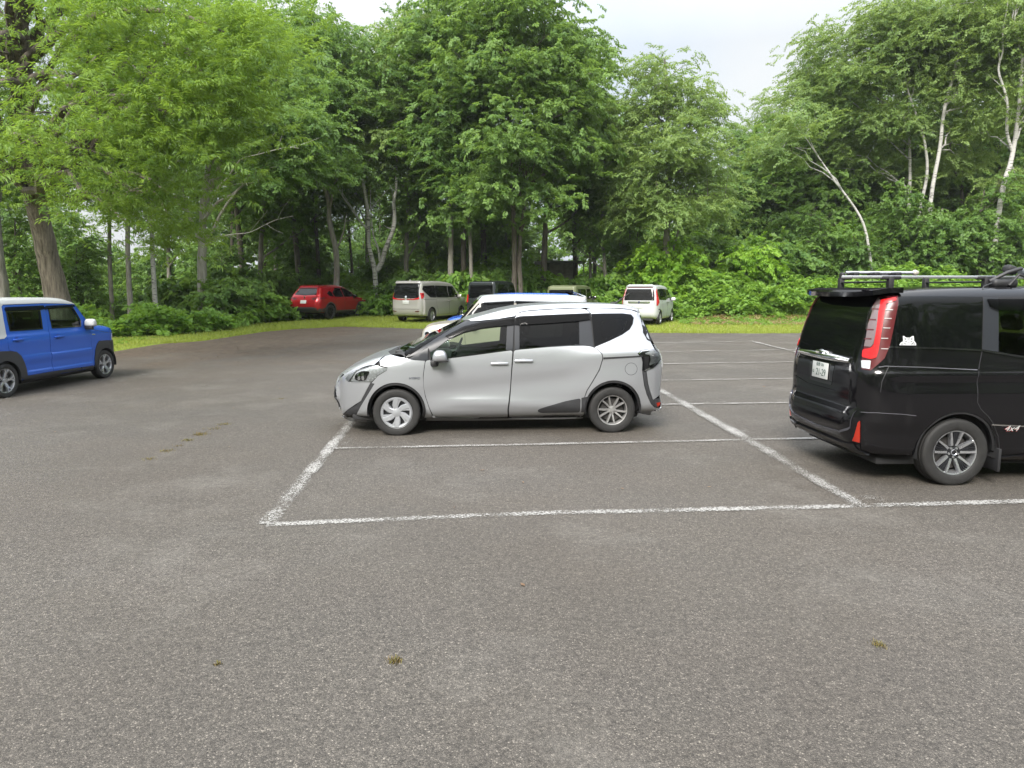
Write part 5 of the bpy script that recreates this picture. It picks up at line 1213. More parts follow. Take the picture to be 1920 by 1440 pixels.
# two boxy off-roaders in the row
def boxy(paint, hgt, w, L2, lamp=True):
    x = L2
    return dict(paint=paint, wz=[(.25, w * .95), (.5, w), (.9, w), (1.05, w * .985), (1.3, w * .95), (hgt, w * .89)], lo=[(-x - .1, .93), (-x + .1, .985), (0, 1), (x - .4, 1), (x, .93)], hi=[(-x - .1, .95), (-x + .15, .99), (0, 1), (x, .97)], k=.07, r=.345, xf=1.12, xr=-1.13, zl=.42, ar=.44,
        prof=[(-x + .06, .44), (-x, .56), (-x, .9), (-x + .03, 1.1), (-x + .10, hgt - .16), (-x + .17, hgt - .04), (-x + .5, hgt), (.0, hgt), (.42, hgt - .05), (.55, hgt - .12), (.80, 1.16), (.98, 1.09), (1.5, 1.03), (x - .06, .98), (x, .85), (x, .55), (x - .1, .42), (.8, .36), (-.8, .36)],
        doors=[np.array([(.78, .46), (.84, 1.04), (.72, 1.16), (.46, hgt - .10), (-.18, hgt - .09), (-.20, .46)])],
        wins=[np.array([(.66, 1.14), (.42, hgt - .17), (-.12, hgt - .16), (-.12, 1.10)]), np.array([(-.26, 1.10), (-.26, hgt - .16), (-1.30, hgt - .17), (-1.34, 1.10)])],
        shield=[(.48, w * .78), (.76, w * .84), (.80, 0), (.76, -w * .84), (.48, -w * .78), (.50, 0)], rwin=np.array([(w * .80, 1.06), (w * .76, hgt - .20), (-w * .76, hgt - .20), (-w * .80, 1.06)]),
        extra=[('tail_lamp', 'red_lens', 'rear', np.array([(w * .96, .86), (w * .96, 1.22), (w * .86, 1.22), (w * .86, .86)]), .02), ('tail_lamp', 'red_lens', 'rear', np.array([(-w * .96, .86), (-w * .96, 1.02), (-w * .86, 1.02), (-w * .86, .86)]), .02),
               ('rear_bumper', 'trim', 'rear', np.array([(w * .9, .46), (w * .9, .66), (-w * .9, .66), (-w * .9, .46)]), .03), ('rear_door_seam', 'trim', 'rear', np.array([(w * .84, .70), (w * .84, .712), (-w * .84, .712), (-w * .84, .70)]), .004)],
        arch_mat='trim', sill='trim', wm='dark_alloy', mirror=(.62, 1.16), mmat='gloss_black', handles=[(-.08, 1.0)], hmat='trim')
rz = R(66)
S = boxy('gunmetal', 1.85, .76, 1.75); g = at(928, 540, 33.0); z_ = float(terr(g[0], g[1])); f = np.array([math.cos(rz), math.sin(rz)]); l = np.array([-f[1], f[0]]); o = g[:2] + f * 1.75 + l * .74
c = make_car('off_roader', 'dark grey boxy off-roader half hidden behind the cream car', 'SUV', (o[0], o[1], z_ + .04), rz, S)
mb = MB(); mb.lathe([(.001, .10), (.24, .10), (.30, .06), (.30, -.08), (.001, -.10)], 28, c=(0, 0, 0)); sp = mb.build('spare_wheel', M['tyre'], c.root); sp.location = (-1.86, 0, .82); sp.rotation_euler = (0, 0, R(90))
S = boxy('olive', 1.72, .74, 1.70); g = at(1080, 540, 31.4); z_ = float(terr(g[0], g[1])); o = g[:2] + f * 1.70 + l * .72
c = make_car('off_roader', 'olive green boxy off-roader half hidden behind the cream and silver cars', 'SUV', (o[0], o[1], z_), rz, S)
mb = MB(); mb.lathe([(.001, .10), (.24, .10), (.30, .06), (.30, -.08), (.001, -.10)], 28, c=(0, 0, 0)); sp = mb.build('spare_wheel', M['tyre'], c.root); sp.location = (-1.81, 0, .78); sp.rotation_euler = (0, 0, R(90))

# white compact van on the right
S = dict(paint='white_paint', wz=WZ(.835, .80, 1.78), lo=narrow(1.85), hi=narrow(1.85), k=.14, r=.295, xf=1.24, xr=-1.25, zl=.26,
    prof=[(-1.66, .27), (-1.82, .38), (-1.86, .52), (-1.845, .75), (-1.83, 1.02), (-1.80, 1.15), (-1.72, 1.45), (-1.64, 1.62), (-1.48, 1.71), (-.9, 1.735), (-.1, 1.735), (.45, 1.69), (.80, 1.58), (1.15, 1.30), (1.40, 1.10), (1.65, 1.0), (1.82, .85), (1.86, .6), (1.78, .28), (1.2, .22), (-1.2, .22)],
    doors=[np.array([(.95, .33), (1.0, .8), (.95, 1.04), (.10, 1.04), (.12, .33)]), np.array([(.09, .33), (.07, 1.04), (-.88, 1.04), (-.88, .75), (-.72, .5), (-.72, .33)])],
    wins=[np.array([(1.02, 1.08), (.80, 1.42), (.66, 1.52), (.14, 1.55), (.12, 1.06)]), np.array([(.07, 1.06), (.07, 1.55), (-.84, 1.57), (-.86, 1.08)]), np.array([(-.90, 1.08), (-.88, 1.57), (-1.42, 1.55), (-1.52, 1.30), (-1.50, 1.10)])],
    shield=[(.62, .58), (1.25, .68), (1.33, 0), (1.25, -.68), (.62, -.58), (.70, 0)], rwin=np.array([(.66, 1.07), (.63, 1.35), (.58, 1.56), (-.58, 1.56), (-.63, 1.35), (-.66, 1.07)]),
    extra=[('tail_lamp', 'red_lens', 'rear', np.array([(.80, 1.08), (.76, 1.40), (.66, 1.62), (.60, 1.62), (.67, 1.35), (.70, 1.08)]), .014), ('tail_lamp', 'red_lens', 'rear', np.array([(-.80, 1.08), (-.76, 1.40), (-.66, 1.62), (-.60, 1.62), (-.67, 1.35), (-.70, 1.08)]), .014),
           ('turn_lamp', 'lamp_bowl', 'rear', np.array([(.79, .88), (.80, 1.07), (.70, 1.07), (.71, .88)]), .014), ('turn_lamp', 'lamp_bowl', 'rear', np.array([(-.79, .88), (-.80, 1.07), (-.70, 1.07), (-.71, .88)]), .014),
           ('tail_lamp', 'red_lens', 'side', np.array([(-1.74, .98), (-1.72, 1.12), (-1.56, 1.55), (-1.50, 1.56), (-1.56, 1.2), (-1.54, .98), (-1.64, .86), (-1.74, .84)]), .010),
           ('garnish', 'chrome', 'rear', np.array([(.50, 1.02), (.46, .94), (-.46, .94), (-.50, 1.02)]), .016), ('emblem', 'badge_dark', 'rear', circle(0, .985, .05, 12), .022), ('roof_stripe', 'deep_red_lens', 'rear', np.array([(.56, 1.60), (.54, 1.625), (-.54, 1.625), (-.56, 1.60)]), .014), ('roof_spoiler', 'white_paint', 'rear', np.array([(.60, 1.64), (.52, 1.70), (-.52, 1.70), (-.60, 1.64)]), .06),
           ('bumper_seam', 'trim', 'side', np.array([(-1.58, .66), (-1.58, .69), (-1.30, .70), (-1.30, .67)]), .004), ('reflector', 'red_lens', 'rear', np.array([(.72, .42), (.5, .40), (.5, .43), (.72, .45)]), .008), ('headlight', 'lamp_bowl', 'side', np.array([(1.78, .85), (1.55, .93), (1.45, .93), (1.6, .80)]), .008)],
    wstyle='ten', wm='alloy', mirror=(.90, 1.10), handles=[(.24, .95), (-.05, .95)], hmat='gloss_black', plate=(.82, '', ''))
rz = R(66); make_car('compact_van', 'white compact van with tall red tail lamps on the grass at the right', 'van', place(1238, 609, -1.25, .83, rz), rz, S)

# cream crossover with a pale roof, behind the silver minivan
KEI = dict(paint='cream', roof_paint='pearl', zr=1.56, wz=[(.15, .77), (.35, .815), (.6, .835), (.95, .83), (1.08, .81), (1.25, .77), (1.5, .70), (1.75, .64)], lo=narrow(1.86), hi=narrow(1.86), k=.12, r=.30, xf=1.20, xr=-1.24, zl=.30,
    prof=[(-1.70, .32), (-1.84, .42), (-1.86, .60), (-1.83, .90), (-1.79, 1.15), (-1.74, 1.45), (-1.72, 1.60), (-1.80, 1.665), (-1.5, 1.685), (-.7, 1.705), (0, 1.71), (.45, 1.69), (.60, 1.63), (.90, 1.28), (1.05, 1.14), (1.4, 1.10), (1.70, 1.04), (1.83, .92), (1.87, .65), (1.80, .32), (1.2, .24), (-1.2, .24)],
    wins=[np.array([(1.0, 1.13), (.62, 1.53), (-.12, 1.56), (-.12, 1.10)]), np.array([(-.18, 1.10), (-.18, 1.56), (-1.05, 1.52), (-1.15, 1.12)])], doors=[np.array([(.90, .40), (.94, 1.06), (-.14, 1.06), (-.12, .40)])],
    shield=[(.52, .56), (.98, .66), (1.02, 0), (.98, -.66), (.52, -.56), (.56, 0)], rwin=np.array([(.6, 1.1), (.54, 1.5), (-.54, 1.5), (-.6, 1.1)]),
    extra=[('headlight', 'lamp_bowl', 'side', circle(1.70, .88, .10, 16), .008), ('headlight', 'gloss_black', 'side', circle(1.71, .88, .055, 12), .016), ('grille', 'trim', 'front', np.array([(.5, .7), (.5, .9), (-.5, .9), (-.5, .7)]), .01), ('bumper', 'trim', 'front', np.array([(.66, .34), (.66, .5), (-.66, .5), (-.66, .34)]), .012), ('tail_lamp', 'red_lens', 'side', circle(-1.74, .9, .08, 12), .01),
           ('visor', 'visor', 'side', np.array([(.52, 1.54), (-.13, 1.575), (-.13, 1.53), (.50, 1.49)]), .03), ('visor', 'visor', 'side', np.array([(-.15, 1.575), (-.95, 1.55), (-1.1, 1.50), (-.15, 1.53)]), .03)],
    arch_mat='grey_trim', sill='grey_trim', mirror=(.78, 1.14), mmat='pearl', handles=[(0, 1.0)])
rz = R(184.5); l = np.array([-math.sin(rz), math.cos(rz)]); fdir = np.array([math.cos(rz), math.sin(rz)])
n = at(791, 540, 15.75); o = n[:2] - fdir * 1.85
make_car('parked_crossover', 'cream crossover with pale roof directly behind the silver minivan', 'car', (o[0], o[1], 0), rz, KEI)
B2 = dict(KEI); B2.update(paint='blue', prof=[(x, z * .99) for x, z in KEI['prof']]); B2.pop('roof_paint')
n = at(834, 540, 18.9); o = n[:2] - fdir * 1.85
make_car('parked_crossover', 'all blue crossover mostly hidden behind the cream one', 'car', (o[0], o[1], float(terr(0, 18.9))), rz, B2)
# ------------------------------------------------------------------ foliage
def leafmat(name, a, b, trans=.42, rough=.5):
    m, nt, out = newmat(name)
    t = N(nt, 'ShaderNodeAttribute', attribute_name='tint'); oi = N(nt, 'ShaderNodeObjectInfo')
    k = math_(nt, 'ADD', t.outputs['Fac'], math_(nt, 'MULTIPLY', math_(nt, 'SUBTRACT', oi.outputs['Random'], .5), .30))
    cl = N(nt, 'ShaderNodeClamp'); L(nt, k, cl.inputs[0])
    col = mixc(nt, cl.outputs[0], a, b)
    p = N(nt, 'ShaderNodeBsdfPrincipled', Roughness=rough); L(nt, col, p.inputs['Base Color']); p.inputs['Specular IOR Level'].default_value = .35
    tr = N(nt, 'ShaderNodeBsdfTranslucent'); yel = mixc(nt, .5, col, (b[0] * 1.5, b[1] * 1.35, b[2] * .6)); L(nt, yel, tr.inputs[0])
    mx = N(nt, 'ShaderNodeMixShader'); mx.inputs[0].default_value = trans; L(nt, p.outputs[0], mx.inputs[1]); L(nt, tr.outputs[0], mx.inputs[2])
    L(nt, mx.outputs[0], out.inputs[0]); return m

def barkmat(name, a, b, birch=False, fx=14, fz=2.0):
    m, nt, out = newmat(name)
    tc = N(nt, 'ShaderNodeTexCoord'); mp = N(nt, 'ShaderNodeMapping'); mp.inputs['Scale'].default_value = (1.2, 1.2, 9) if birch else (fx, fx, fz)
    L(nt, tc.outputs['Object'], mp.inputs[0])
    n1 = N(nt, 'ShaderNodeTexNoise', Scale=1.6 if birch else 1.0, Detail=5.0, Roughness=.7); L(nt, mp.outputs[0], n1.inputs['Vector'])
    n2 = N(nt, 'ShaderNodeTexNoise', Scale=.9, Detail=4.0); L(nt, tc.outputs['Object'], n2.inputs['Vector'])
    k = mrange(nt, n1.outputs[0], .55, .61) if birch else mrange(nt, n1.outputs[0], .35, .65)
    col = mixc(nt, k, a, b)
    col = mixc(nt, math_(nt, 'MULTIPLY', mrange(nt, n2.outputs[0], .45, .7), .5), col, [c * (.55 if birch else 1.45) for c in a])
    p = N(nt, 'ShaderNodeBsdfPrincipled', Roughness=.85); L(nt, col, p.inputs['Base Color']); p.inputs['Specular IOR Level'].default_value = .2
    bm = N(nt, 'ShaderNodeBump', Strength=.25 if birch else .9, Distance=.03); L(nt, n1.outputs[0], bm.inputs['Height']); L(nt, bm.outputs[0], p.inputs['Normal'])
    L(nt, p.outputs[0], out.inputs[0]); return m

M['leaf_near'] = leafmat('narrow_leaf', (.066, .150, .024), (.22, .345, .055), .50)
M['leaf_dark'] = leafmat('dark_leaf', (.072, .155, .042), (.19, .305, .076), .52)
M['leaf_mid'] = leafmat('mid_leaf', (.085, .175, .044), (.20, .325, .082), .50)
M['leaf_birch'] = leafmat('birch_leaf', (.125, .212, .064), (.26, .365, .112), .50)
M['leaf_bright'] = leafmat('bright_leaf', (.115, .255, .026), (.26, .43, .048), .50)
M['leaf_weed'] = leafmat('weed_leaf', (.100, .215, .036), (.23, .385, .070), .48)
M['grass'] = leafmat('grass_blade', (.12, .185, .022), (.30, .345, .06), .35)
M['tuft_blade'] = leafmat('tuft_blade', (.12, .075, .022), (.12, .12, .022), .2)
M['straw'] = leafmat('straw', (.22, .15, .08), (.48, .37, .22), .2)
M['bark'] = barkmat('bark_brown', (.075, .064, .052), (.19, .168, .142))
M['bark_big'] = barkmat('bark_furrowed', (.050, .042, .034), (.20, .172, .142), fx=15, fz=1.3)
M['bark_grey'] = barkmat('bark_grey', (.13, .12, .104), (.28, .262, .232))
M['bark_pale'] = barkmat('bark_pale', (.24, .225, .195), (.42, .40, .36))
M['bark_birch'] = barkmat('bark_birch', (.42, .41, .39), (.07, .062, .058), True)

def spray_tpls(kind, n=8):
    g = np.random.default_rng(hash_(kind)); out = []
    P = dict(narrow=(.62, 30, .165, .036, 38, .28), broad=(.55, 22, .17, .10, 18, .3), small=(.60, 30, .095, .066, 22, .35), big=(.55, 13, .25, .185, 14, .3), maple=(.50, 20, .15, .13, 16, .3), weed=(.40, 18, .16, .11, 5, .5), blade=(.3, 14, .5, .02, -50, .5))[kind]
    Ls, nl, ll, lw, droop, sp = P
    for _ in range(n):
        q = []
        for i in range(nl):
            t = (i + .5) / nl; x = Ls * t; side = 1 if i % 2 else -1
            p = np.array([x - Ls * .4, side * sp * Ls * .35 * g.random() * (1.2 - t), -.10 * t * t + g.normal(0, .03)])
            yaw = side * R(g.normal(52 - 35 * t, 16)); pit = -R(g.normal(droop, 16)); l = ll * g.uniform(.75, 1.2); w_ = lw * g.uniform(.8, 1.15)
            d = np.array([math.cos(yaw) * math.cos(pit), math.sin(yaw) * math.cos(pit), math.sin(pit)])
            s_ = np.cross([0, 0, 1], d); s_ /= np.linalg.norm(s_) + 1e-9; u = np.cross(d, s_); ro = R(g.normal(0, 25)); s2 = s_ * math.cos(ro) + u * math.sin(ro); u2 = np.cross(d, s2)
            m = p + d * l * .45
            q.append([p, m + s2 * w_ / 2 + u2 * w_ * .16, p + d * l - u2 * l * .12, m - s2 * w_ / 2 + u2 * w_ * .16])
        out.append(np.array(q))
    return out

def hash_(s): return sum(ord(c) * (i + 3) for i, c in enumerate(s))
TPL = {k: spray_tpls(k) for k in ('narrow', 'broad', 'small', 'big', 'maple', 'weed', 'blade')}

def scatter(pos, yaw, pitch, roll, sc, kind, g, tint):
    n = len(pos); t = TPL[kind]; ti = g.integers(0, len(t), n); Vs, As = [], []
    cy_, sy_, cp, sp, cr_, sr = np.cos(yaw), np.sin(yaw), np.cos(pitch), np.sin(pitch), np.cos(roll), np.sin(roll)
    Rm = np.empty((n, 3, 3))
    Rm[:, 0, 0] = cy_ * cp; Rm[:, 0, 1] = cy_ * sp * sr - sy_ * cr_; Rm[:, 0, 2] = cy_ * sp * cr_ + sy_ * sr
    Rm[:, 1, 0] = sy_ * cp; Rm[:, 1, 1] = sy_ * sp * sr + cy_ * cr_; Rm[:, 1, 2] = sy_ * sp * cr_ - cy_ * sr
    Rm[:, 2, 0] = -sp; Rm[:, 2, 1] = cp * sr; Rm[:, 2, 2] = cp * cr_
    for k in range(len(t)):
        ix = np.where(ti == k)[0]
        if not len(ix): continue
        q = t[k].reshape(-1, 3); v = np.einsum('nij,mj->nmi', Rm[ix] * sc[ix][:, None, None], q) + pos[ix][:, None, :]
        Vs.append(v.reshape(-1, 3))
        a = np.repeat(tint[ix], len(q) // 4) + g.normal(0, .10, len(ix) * (len(q) // 4)); As.append(np.repeat(a, 4))
    V = np.concatenate(Vs); return V, np.arange(len(V)).reshape(-1, 4), np.clip(np.concatenate(As), 0, 1)

def crown_clusters(blobs, n, g, shell=.42):
    """cluster centres in a list of ellipsoids (x, y, z, rx, ry, rz)"""
    b = np.array(blobs, float); w = (b[:, 3] * b[:, 4] * b[:, 5]) ** .75; ix = g.choice(len(b), n, p=w / w.sum())
    d = g.normal(size=(n, 3)); d /= np.linalg.norm(d, axis=1)[:, None]
    r = g.random(n) ** shell * (1 + g.normal(0, .06, n)); return b[ix, :3] + d * r[:, None] * b[ix, 3:6], ix

def crown_mesh(name, blobs, ncl, per, kind, mat, seed, cs=.55, flat=.42, scale=1.0, axis=(0, 0), shell=.42, clus=None, lean=-12):
    g = np.random.default_rng(seed)
    C = crown_clusters(blobs, ncl, g, shell)[0] if clus is None else clus
    n = len(C) * per; base = np.repeat(C, per, 0); ct = np.repeat(g.normal(.48, .22, len(C)), per)
    off = g.normal(size=(n, 3)) * [cs, cs, cs * flat]; pos = base + off
    pos[:, 2] -= .18 * (off[:, 0] ** 2 + off[:, 1] ** 2) / cs
    rad = np.arctan2(pos[:, 1] - axis[1], pos[:, 0] - axis[0]); loc = np.arctan2(off[:, 1], off[:, 0])
    yaw = np.where(g.random(n) < .55, loc, rad) + g.normal(0, .7, n)
    V, F_, A = scatter(pos, yaw, R(-lean) + g.normal(0, .30, n), g.normal(0, .35, n), scale * g.uniform(.75, 1.25, n), kind, g, ct + g.normal(0, .08, n))
    return fast_mesh(name, V, F_, M[mat], A), C

def bend(a, b, c_, n=8):
    t = np.linspace(0, 1, n)[:, None]; return (1 - t) ** 2 * a + 2 * t * (1 - t) * b + t * t * c_

def trunk_mesh(path, radii, clus, g, nlimb=22, zmin=.25, lr=.05, n=10, seg=28, thin=.008):
    """tapered trunk along a path, limbs to the crown's clusters"""
    mb = MB(); p = smooth_poly(np.array(path, float), False, max(2, seg // (len(path) - 1))); m = len(p)
    rr = np.interp(np.linspace(0, 1, m), np.linspace(0, 1, len(radii)), radii)
    wob = g.normal(0, 1, (m, 2)); k = np.ones(5) / 5
    for i in range(2): p[:, i] += np.convolve(wob[:, i], k, 'same') * rr * .25
    mb.tube(p, rr, n)
    H = p[-1][2] - p[0][2]
    if len(clus):
        for i in g.choice(len(clus), min(nlimb, len(clus)), replace=False):
            c_ = clus[i]; j = int(np.clip(np.argmin(np.abs(p[:, 2] - (c_[2] - .55 * np.hypot(c_[0] - p[-1][0] * .5, c_[1] - p[-1][1] * .5) - .4))), m * zmin, m - 2))
            a = p[j]; d = c_ - a; ml = np.linalg.norm(d); mid = a + d * .5 + np.array([0, 0, .16 * ml]) + g.normal(0, .08 * ml, 3)
            r0 = min(rr[j] * .55, lr * (.5 + ml / 4)); pts = bend(a, mid, c_, 8); pts[1:-1] += g.normal(0, .02 * ml, (6, 3))
            mb.tube(pts, np.linspace(r0, thin, 8), 6)
            for _ in range(2):                                   # side twigs
                q = pts[g.integers(3, 7)]; e = q + g.normal(0, .6, 3) + [0, 0, .35]; mb.tube(bend(q, (q + e) / 2 + g.normal(0, .1, 3), e, 4), np.linspace(r0 * .4, thin * .7, 4), 4)
    return mb

def mk_tree(name, label, cat, loc, trunk_o, crown_me, group=None, rz=0.0, sc=1.0):
    t = empty(name, loc, rz); tag(t, label, cat, group); t.scale = (sc,) * 3
    if trunk_o is not None: trunk_o.parent = t
    if crown_me is not None: link('crown', crown_me, t)
    return t

PROTO = {}
def proto(key, H, rad, base, kind, lmat, bmat, ncl, per, seed, r0=.16, cs=.62, lean=(0, 0), forks=0, scale=1.0, nl=22):
    g = np.random.default_rng(seed); bl = []
    zc = (H + base) / 2; hz = (H - base) / 2
    for i in range(9):                                            # an uneven crown out of overlapping lobes
        t = i / 8; z = base + (H - base) * (.08 + .86 * t); w_ = rad * (.55 + .5 * math.sin(math.pi * min(1, .18 + t * .80)) - .35 * max(0, t - .7))
        a = g.uniform(0, 2 * np.pi); o = rad * .38 * g.uniform(.4, 1.1); bl.append((lean[0] * t + o * math.cos(a), lean[1] * t + o * math.sin(a), z, w_ * g.uniform(.65, .95), w_ * g.uniform(.65, .95), hz * .26))
    me, C = crown_mesh('crown', bl, ncl, per, kind, lmat, seed, cs=cs, scale=scale * .84)
    path = [(0, 0, -.3), (g.normal(0, .12), g.normal(0, .12), base * .5), (lean[0] * .3 + g.normal(0, .2), lean[1] * .3 + g.normal(0, .2), base + (H - base) * .3), (lean[0] * .8, lean[1] * .8, H * .92)]
    mb = trunk_mesh(path, [r0 * 1.25, r0, r0 * .72, .03], C, g, nl)
    if forks:
        for i in range(forks):
            a = g.uniform(0, 6.28); mb2 = [(0, 0, .2), (math.cos(a) * .5, math.sin(a) * .5, base * .6), (math.cos(a) * 1.3, math.sin(a) * 1.3, base + (H - base) * .5)]
            p = smooth_poly(np.array(mb2), False, 8); mb.tube(p, np.linspace(r0 * .8, .03, len(p)), 8)
    o = mb.build('trunk', M[bmat], None); bpy.data.objects.remove(bpy.data.objects[o.name]) if False else None
    PROTO[key] = (o.data, me); COL.objects.unlink(o); bpy.data.objects.remove(o)

def plant(key, name, label, cat, x, y, rz=None, sc=1.0, group=None, zo=0.0, g=rng, sz=None):
    tm, cm = PROTO[key]; t = empty(name, (x, y, float(terr(x, y)) + zo), g.uniform(0, 6.28) if rz is None else rz); tag(t, label, cat, group); t.scale = (sc, sc, sz or sc)
    if tm is not None: link('trunk', tm, t)
    link('crown', cm, t); return t

proto('tall_a', 16.5, 3.3, 5.2, 'broad', 'leaf_dark', 'bark', 190, 9, 11, .17, .66)
proto('tall_b', 15.0, 3.0, 4.6, 'broad', 'leaf_mid', 'bark_grey', 170, 9, 12, .14, .62)
proto('tall_c', 17.5, 2.7, 6.5, 'small', 'leaf_mid', 'bark', 170, 11, 13, .13, .60, scale=1.35)
proto('slim_a', 13.0, 2.1, 6.0, 'small', 'leaf_dark', 'bark_grey', 110, 10, 14, .09, .55, scale=1.4)
proto('birch_a', 15.0, 2.8, 6.5, 'small', 'leaf_birch', 'bark_birch', 170, 11, 15, .13, .62, scale=1.3)
proto('young_a', 6.0, 2.0, 1.2, 'maple', 'leaf_mid', 'bark', 85, 9, 16, .06, .55)
proto('young_b', 4.6, 1.9, .6, 'broad', 'leaf_mid', 'bark', 80, 9, 17, .05, .5)
def shrub_proto(key, H, rad, kind, lmat, ncl, per, seed, scale=1.0, cs=.42):
    g = np.random.default_rng(seed); bl = [(g.normal(0, rad * .4), g.normal(0, rad * .4), H * g.uniform(.35, .7), rad * g.uniform(.5, .8), rad * g.uniform(.5, .8), H * .35) for _ in range(6)]
    me, C = crown_mesh('crown', bl, ncl, per, kind, lmat, seed, cs=cs, scale=scale, shell=.5)
    mb = MB()
    for c_ in C[::3]: mb.tube(bend(np.array([g.normal(0, .12), g.normal(0, .12), -.1]), np.array([c_[0] * .3, c_[1] * .3, c_[2] * .7]), c_, 6), np.linspace(.022, .006, 6), 5)
    o = mb.build('stem', M['bark'], None); PROTO[key] = (o.data, me); bpy.data.objects.remove(o)
shrub_proto('shrub_a', 1.7, 1.3, 'big', 'leaf_dark', 60, 7, 21)
shrub_proto('shrub_b', 1.5, 1.2, 'broad', 'leaf_weed', 60, 8, 22)
shrub_proto('shrub_bright', 3.6, 1.9, 'broad', 'leaf_bright', 110, 11, 23, scale=.85, cs=.48)
shrub_proto('shrub_c', 2.4, 1.5, 'maple', 'leaf_mid', 75, 8, 24)
# ------------------------------------------------------------------ the big tree at the left, its boughs hanging over the lot
g1 = np.random.default_rng(5)
def big_tree():
    bp = [(75, 15, 18, 1.2, .9), (70, 235, 18, 1.1, .8), (20, 260, 19, 1.2, .8), (90, -90, 18, 2.4, 1.0), (235, 65, 16.5, 2.2, 1.9), (330, 70, 16, 2.3, 1.9), (430, 90, 16.5, 1.7, 1.6), (470, 30, 17.5, 1.5, 1.8), (170, 215, 15.8, 1.35, 1.1), (250, 215, 15.5, 2.2, 1.5), (365, 225, 16, 1.7, 1.4), (440, 180, 16.8, 1.1, 1.2), (205, 325, 16, 1.4, 1.0), (300, 350, 16.5, 1.4, 1.0), (312, 412, 17, .75, .6), (40, 320, 17.5, 1.2, .9), (-60, 170, 20.5, 2.0, 2.0), (155, 392, 16.4, .85, .55), (250, 405, 16.8, .9, .6), (415, 255, 17.5, .8, .8), (120, 305, 16.4, .8, .6)]
    bl = [(*at(px, py, Y), r, r * 1.15, rz) for px, py, Y, r, rz in bp]
    bl += [(-11, 19, 12.5, 4.5, 4.5, 2.5), (-14, 21, 14.5, 3.5, 3.5, 2.5), (-18, 20, 10, 3.5, 3.5, 3.0), (-16, 24, 9, 4, 3.5, 3)]
    base = gnd(100, 588); base = np.array([*at(102, 560, 25.0)[:2], 0]); base[2] = float(terr(base[0], base[1]))
    me, C = crown_mesh('crown', bl, 600, 12, 'narrow', 'leaf_near', 51, cs=.46, flat=.36, scale=.72, axis=base[:2], shell=.55, lean=18)
    me.transform(Matrix.Translation(-Vector(base)))
    pts = [at(119, 600, 25), at(96, 500, 24.9), at(72, 390, 24.4), at(50, 280, 23.8), at(38, 130, 22.8), at(32, -30, 21.6), at(60, -220, 20.5)]
    path = [np.array(p) - base for p in pts]; path[0][2] = -.3
    mb = trunk_mesh(path, [.47, .35, .31, .29, .27, .24, .16], [c_ - base for c_ in C], g1, 46, .35, .06, 16, 42, .010)
    def limb(ps, r0, r1): mb.tube(smooth_poly(np.array([at(*p) - base for p in ps]), False, 5), np.linspace(r0, r1, (len(ps) - 1) * 5 + 1), 9)
    limb([(41, 70, 22.3), (10, 62, 19.5), (-30, 90, 18.8), (-80, 110, 18)], .11, .07); limb([(44, 170, 23.0), (20, 150, 19.5), (-20, 168, 18.5)], .10, .08)
    limb([(36, 160, 23.0), (95, 135, 19), (140, 160, 18), (180, 110, 17.2), (260, 60, 16.6)], .12, .02); limb([(56, 330, 24.0), (130, 220, 19), (160, 160, 17.5), (165, 90, 16.5)], .12, .02); limb([(56, 300, 24.0), (150, 200, 18.8), (230, 190, 17), (330, 215, 16.4)], .10, .015); limb([(36, 120, 23.0), (150, 40, 18.5), (300, 20, 17), (420, 60, 16.6)], .13, .02)
    t = mb.build('trunk', M['bark_big'], None)
    mk_tree('broadleaf_tree', 'huge tree with furrowed leaning trunk and hanging narrow leaves at the upper left', 'tree', tuple(base), t, me)
big_tree()

def path_tree(name, label, trunks, Y, blobs, kind, lmat, bmat, ncl, per, seed, cs=.6, scale=1.0, nl=20, lr=.05, lean=-12, shell=.42):
    """a tree whose stems follow traced lines, at its own distance Y"""
    g = np.random.default_rng(seed); b0 = at(*trunks[0][0][0][:2], Y); base = np.array([b0[0], Y, float(terr(b0[0], Y))])
    bl = [(*(at(px, py, Y + dy) - base), r, r, rz) for px, py, dy, r, rz in blobs]
    me, C = crown_mesh('crown', bl, ncl, per, kind, lmat, seed, cs=cs, scale=scale, lean=lean, shell=shell)
    mb = MB()
    for i, (pts, r0, r1) in enumerate(trunks):
        P = [at(p[0], p[1], Y + (p[2] if len(p) > 2 else 0)) - base for p in pts]
        if i == 0: P[0][2] = -.3
        if i:                                                    # bare limbs are crooked and twiggy
            P = [P[0]] + [p for a_, b_ in zip(P[:-1], P[1:]) for p in ((a_ + b_) / 2 + g.normal(0, .05 * np.linalg.norm(b_ - a_), 3), b_)]
            for p0, p1 in zip(P[1:-1], P[2:]):
                e = p1 + g.normal(0, .35, 3) + [0, 0, .25]; mb.tube(bend(p0, (p0 + e) / 2 + g.normal(0, .08, 3), e, 5), np.linspace(max(r1 * 1.2, r0 * .3), .004, 5), 5)
        q = trunk_mesh(P, [r0, (r0 + r1) / 2, r1], C if i == 0 else [], g, nl, .35, lr, 10)
        mb.add(np.concatenate(q.v), q.f)
    return mk_tree(name, label, 'tree', tuple(base), mb.build('trunk', M[bmat], None), me)

W = 'broadleaf_tree'
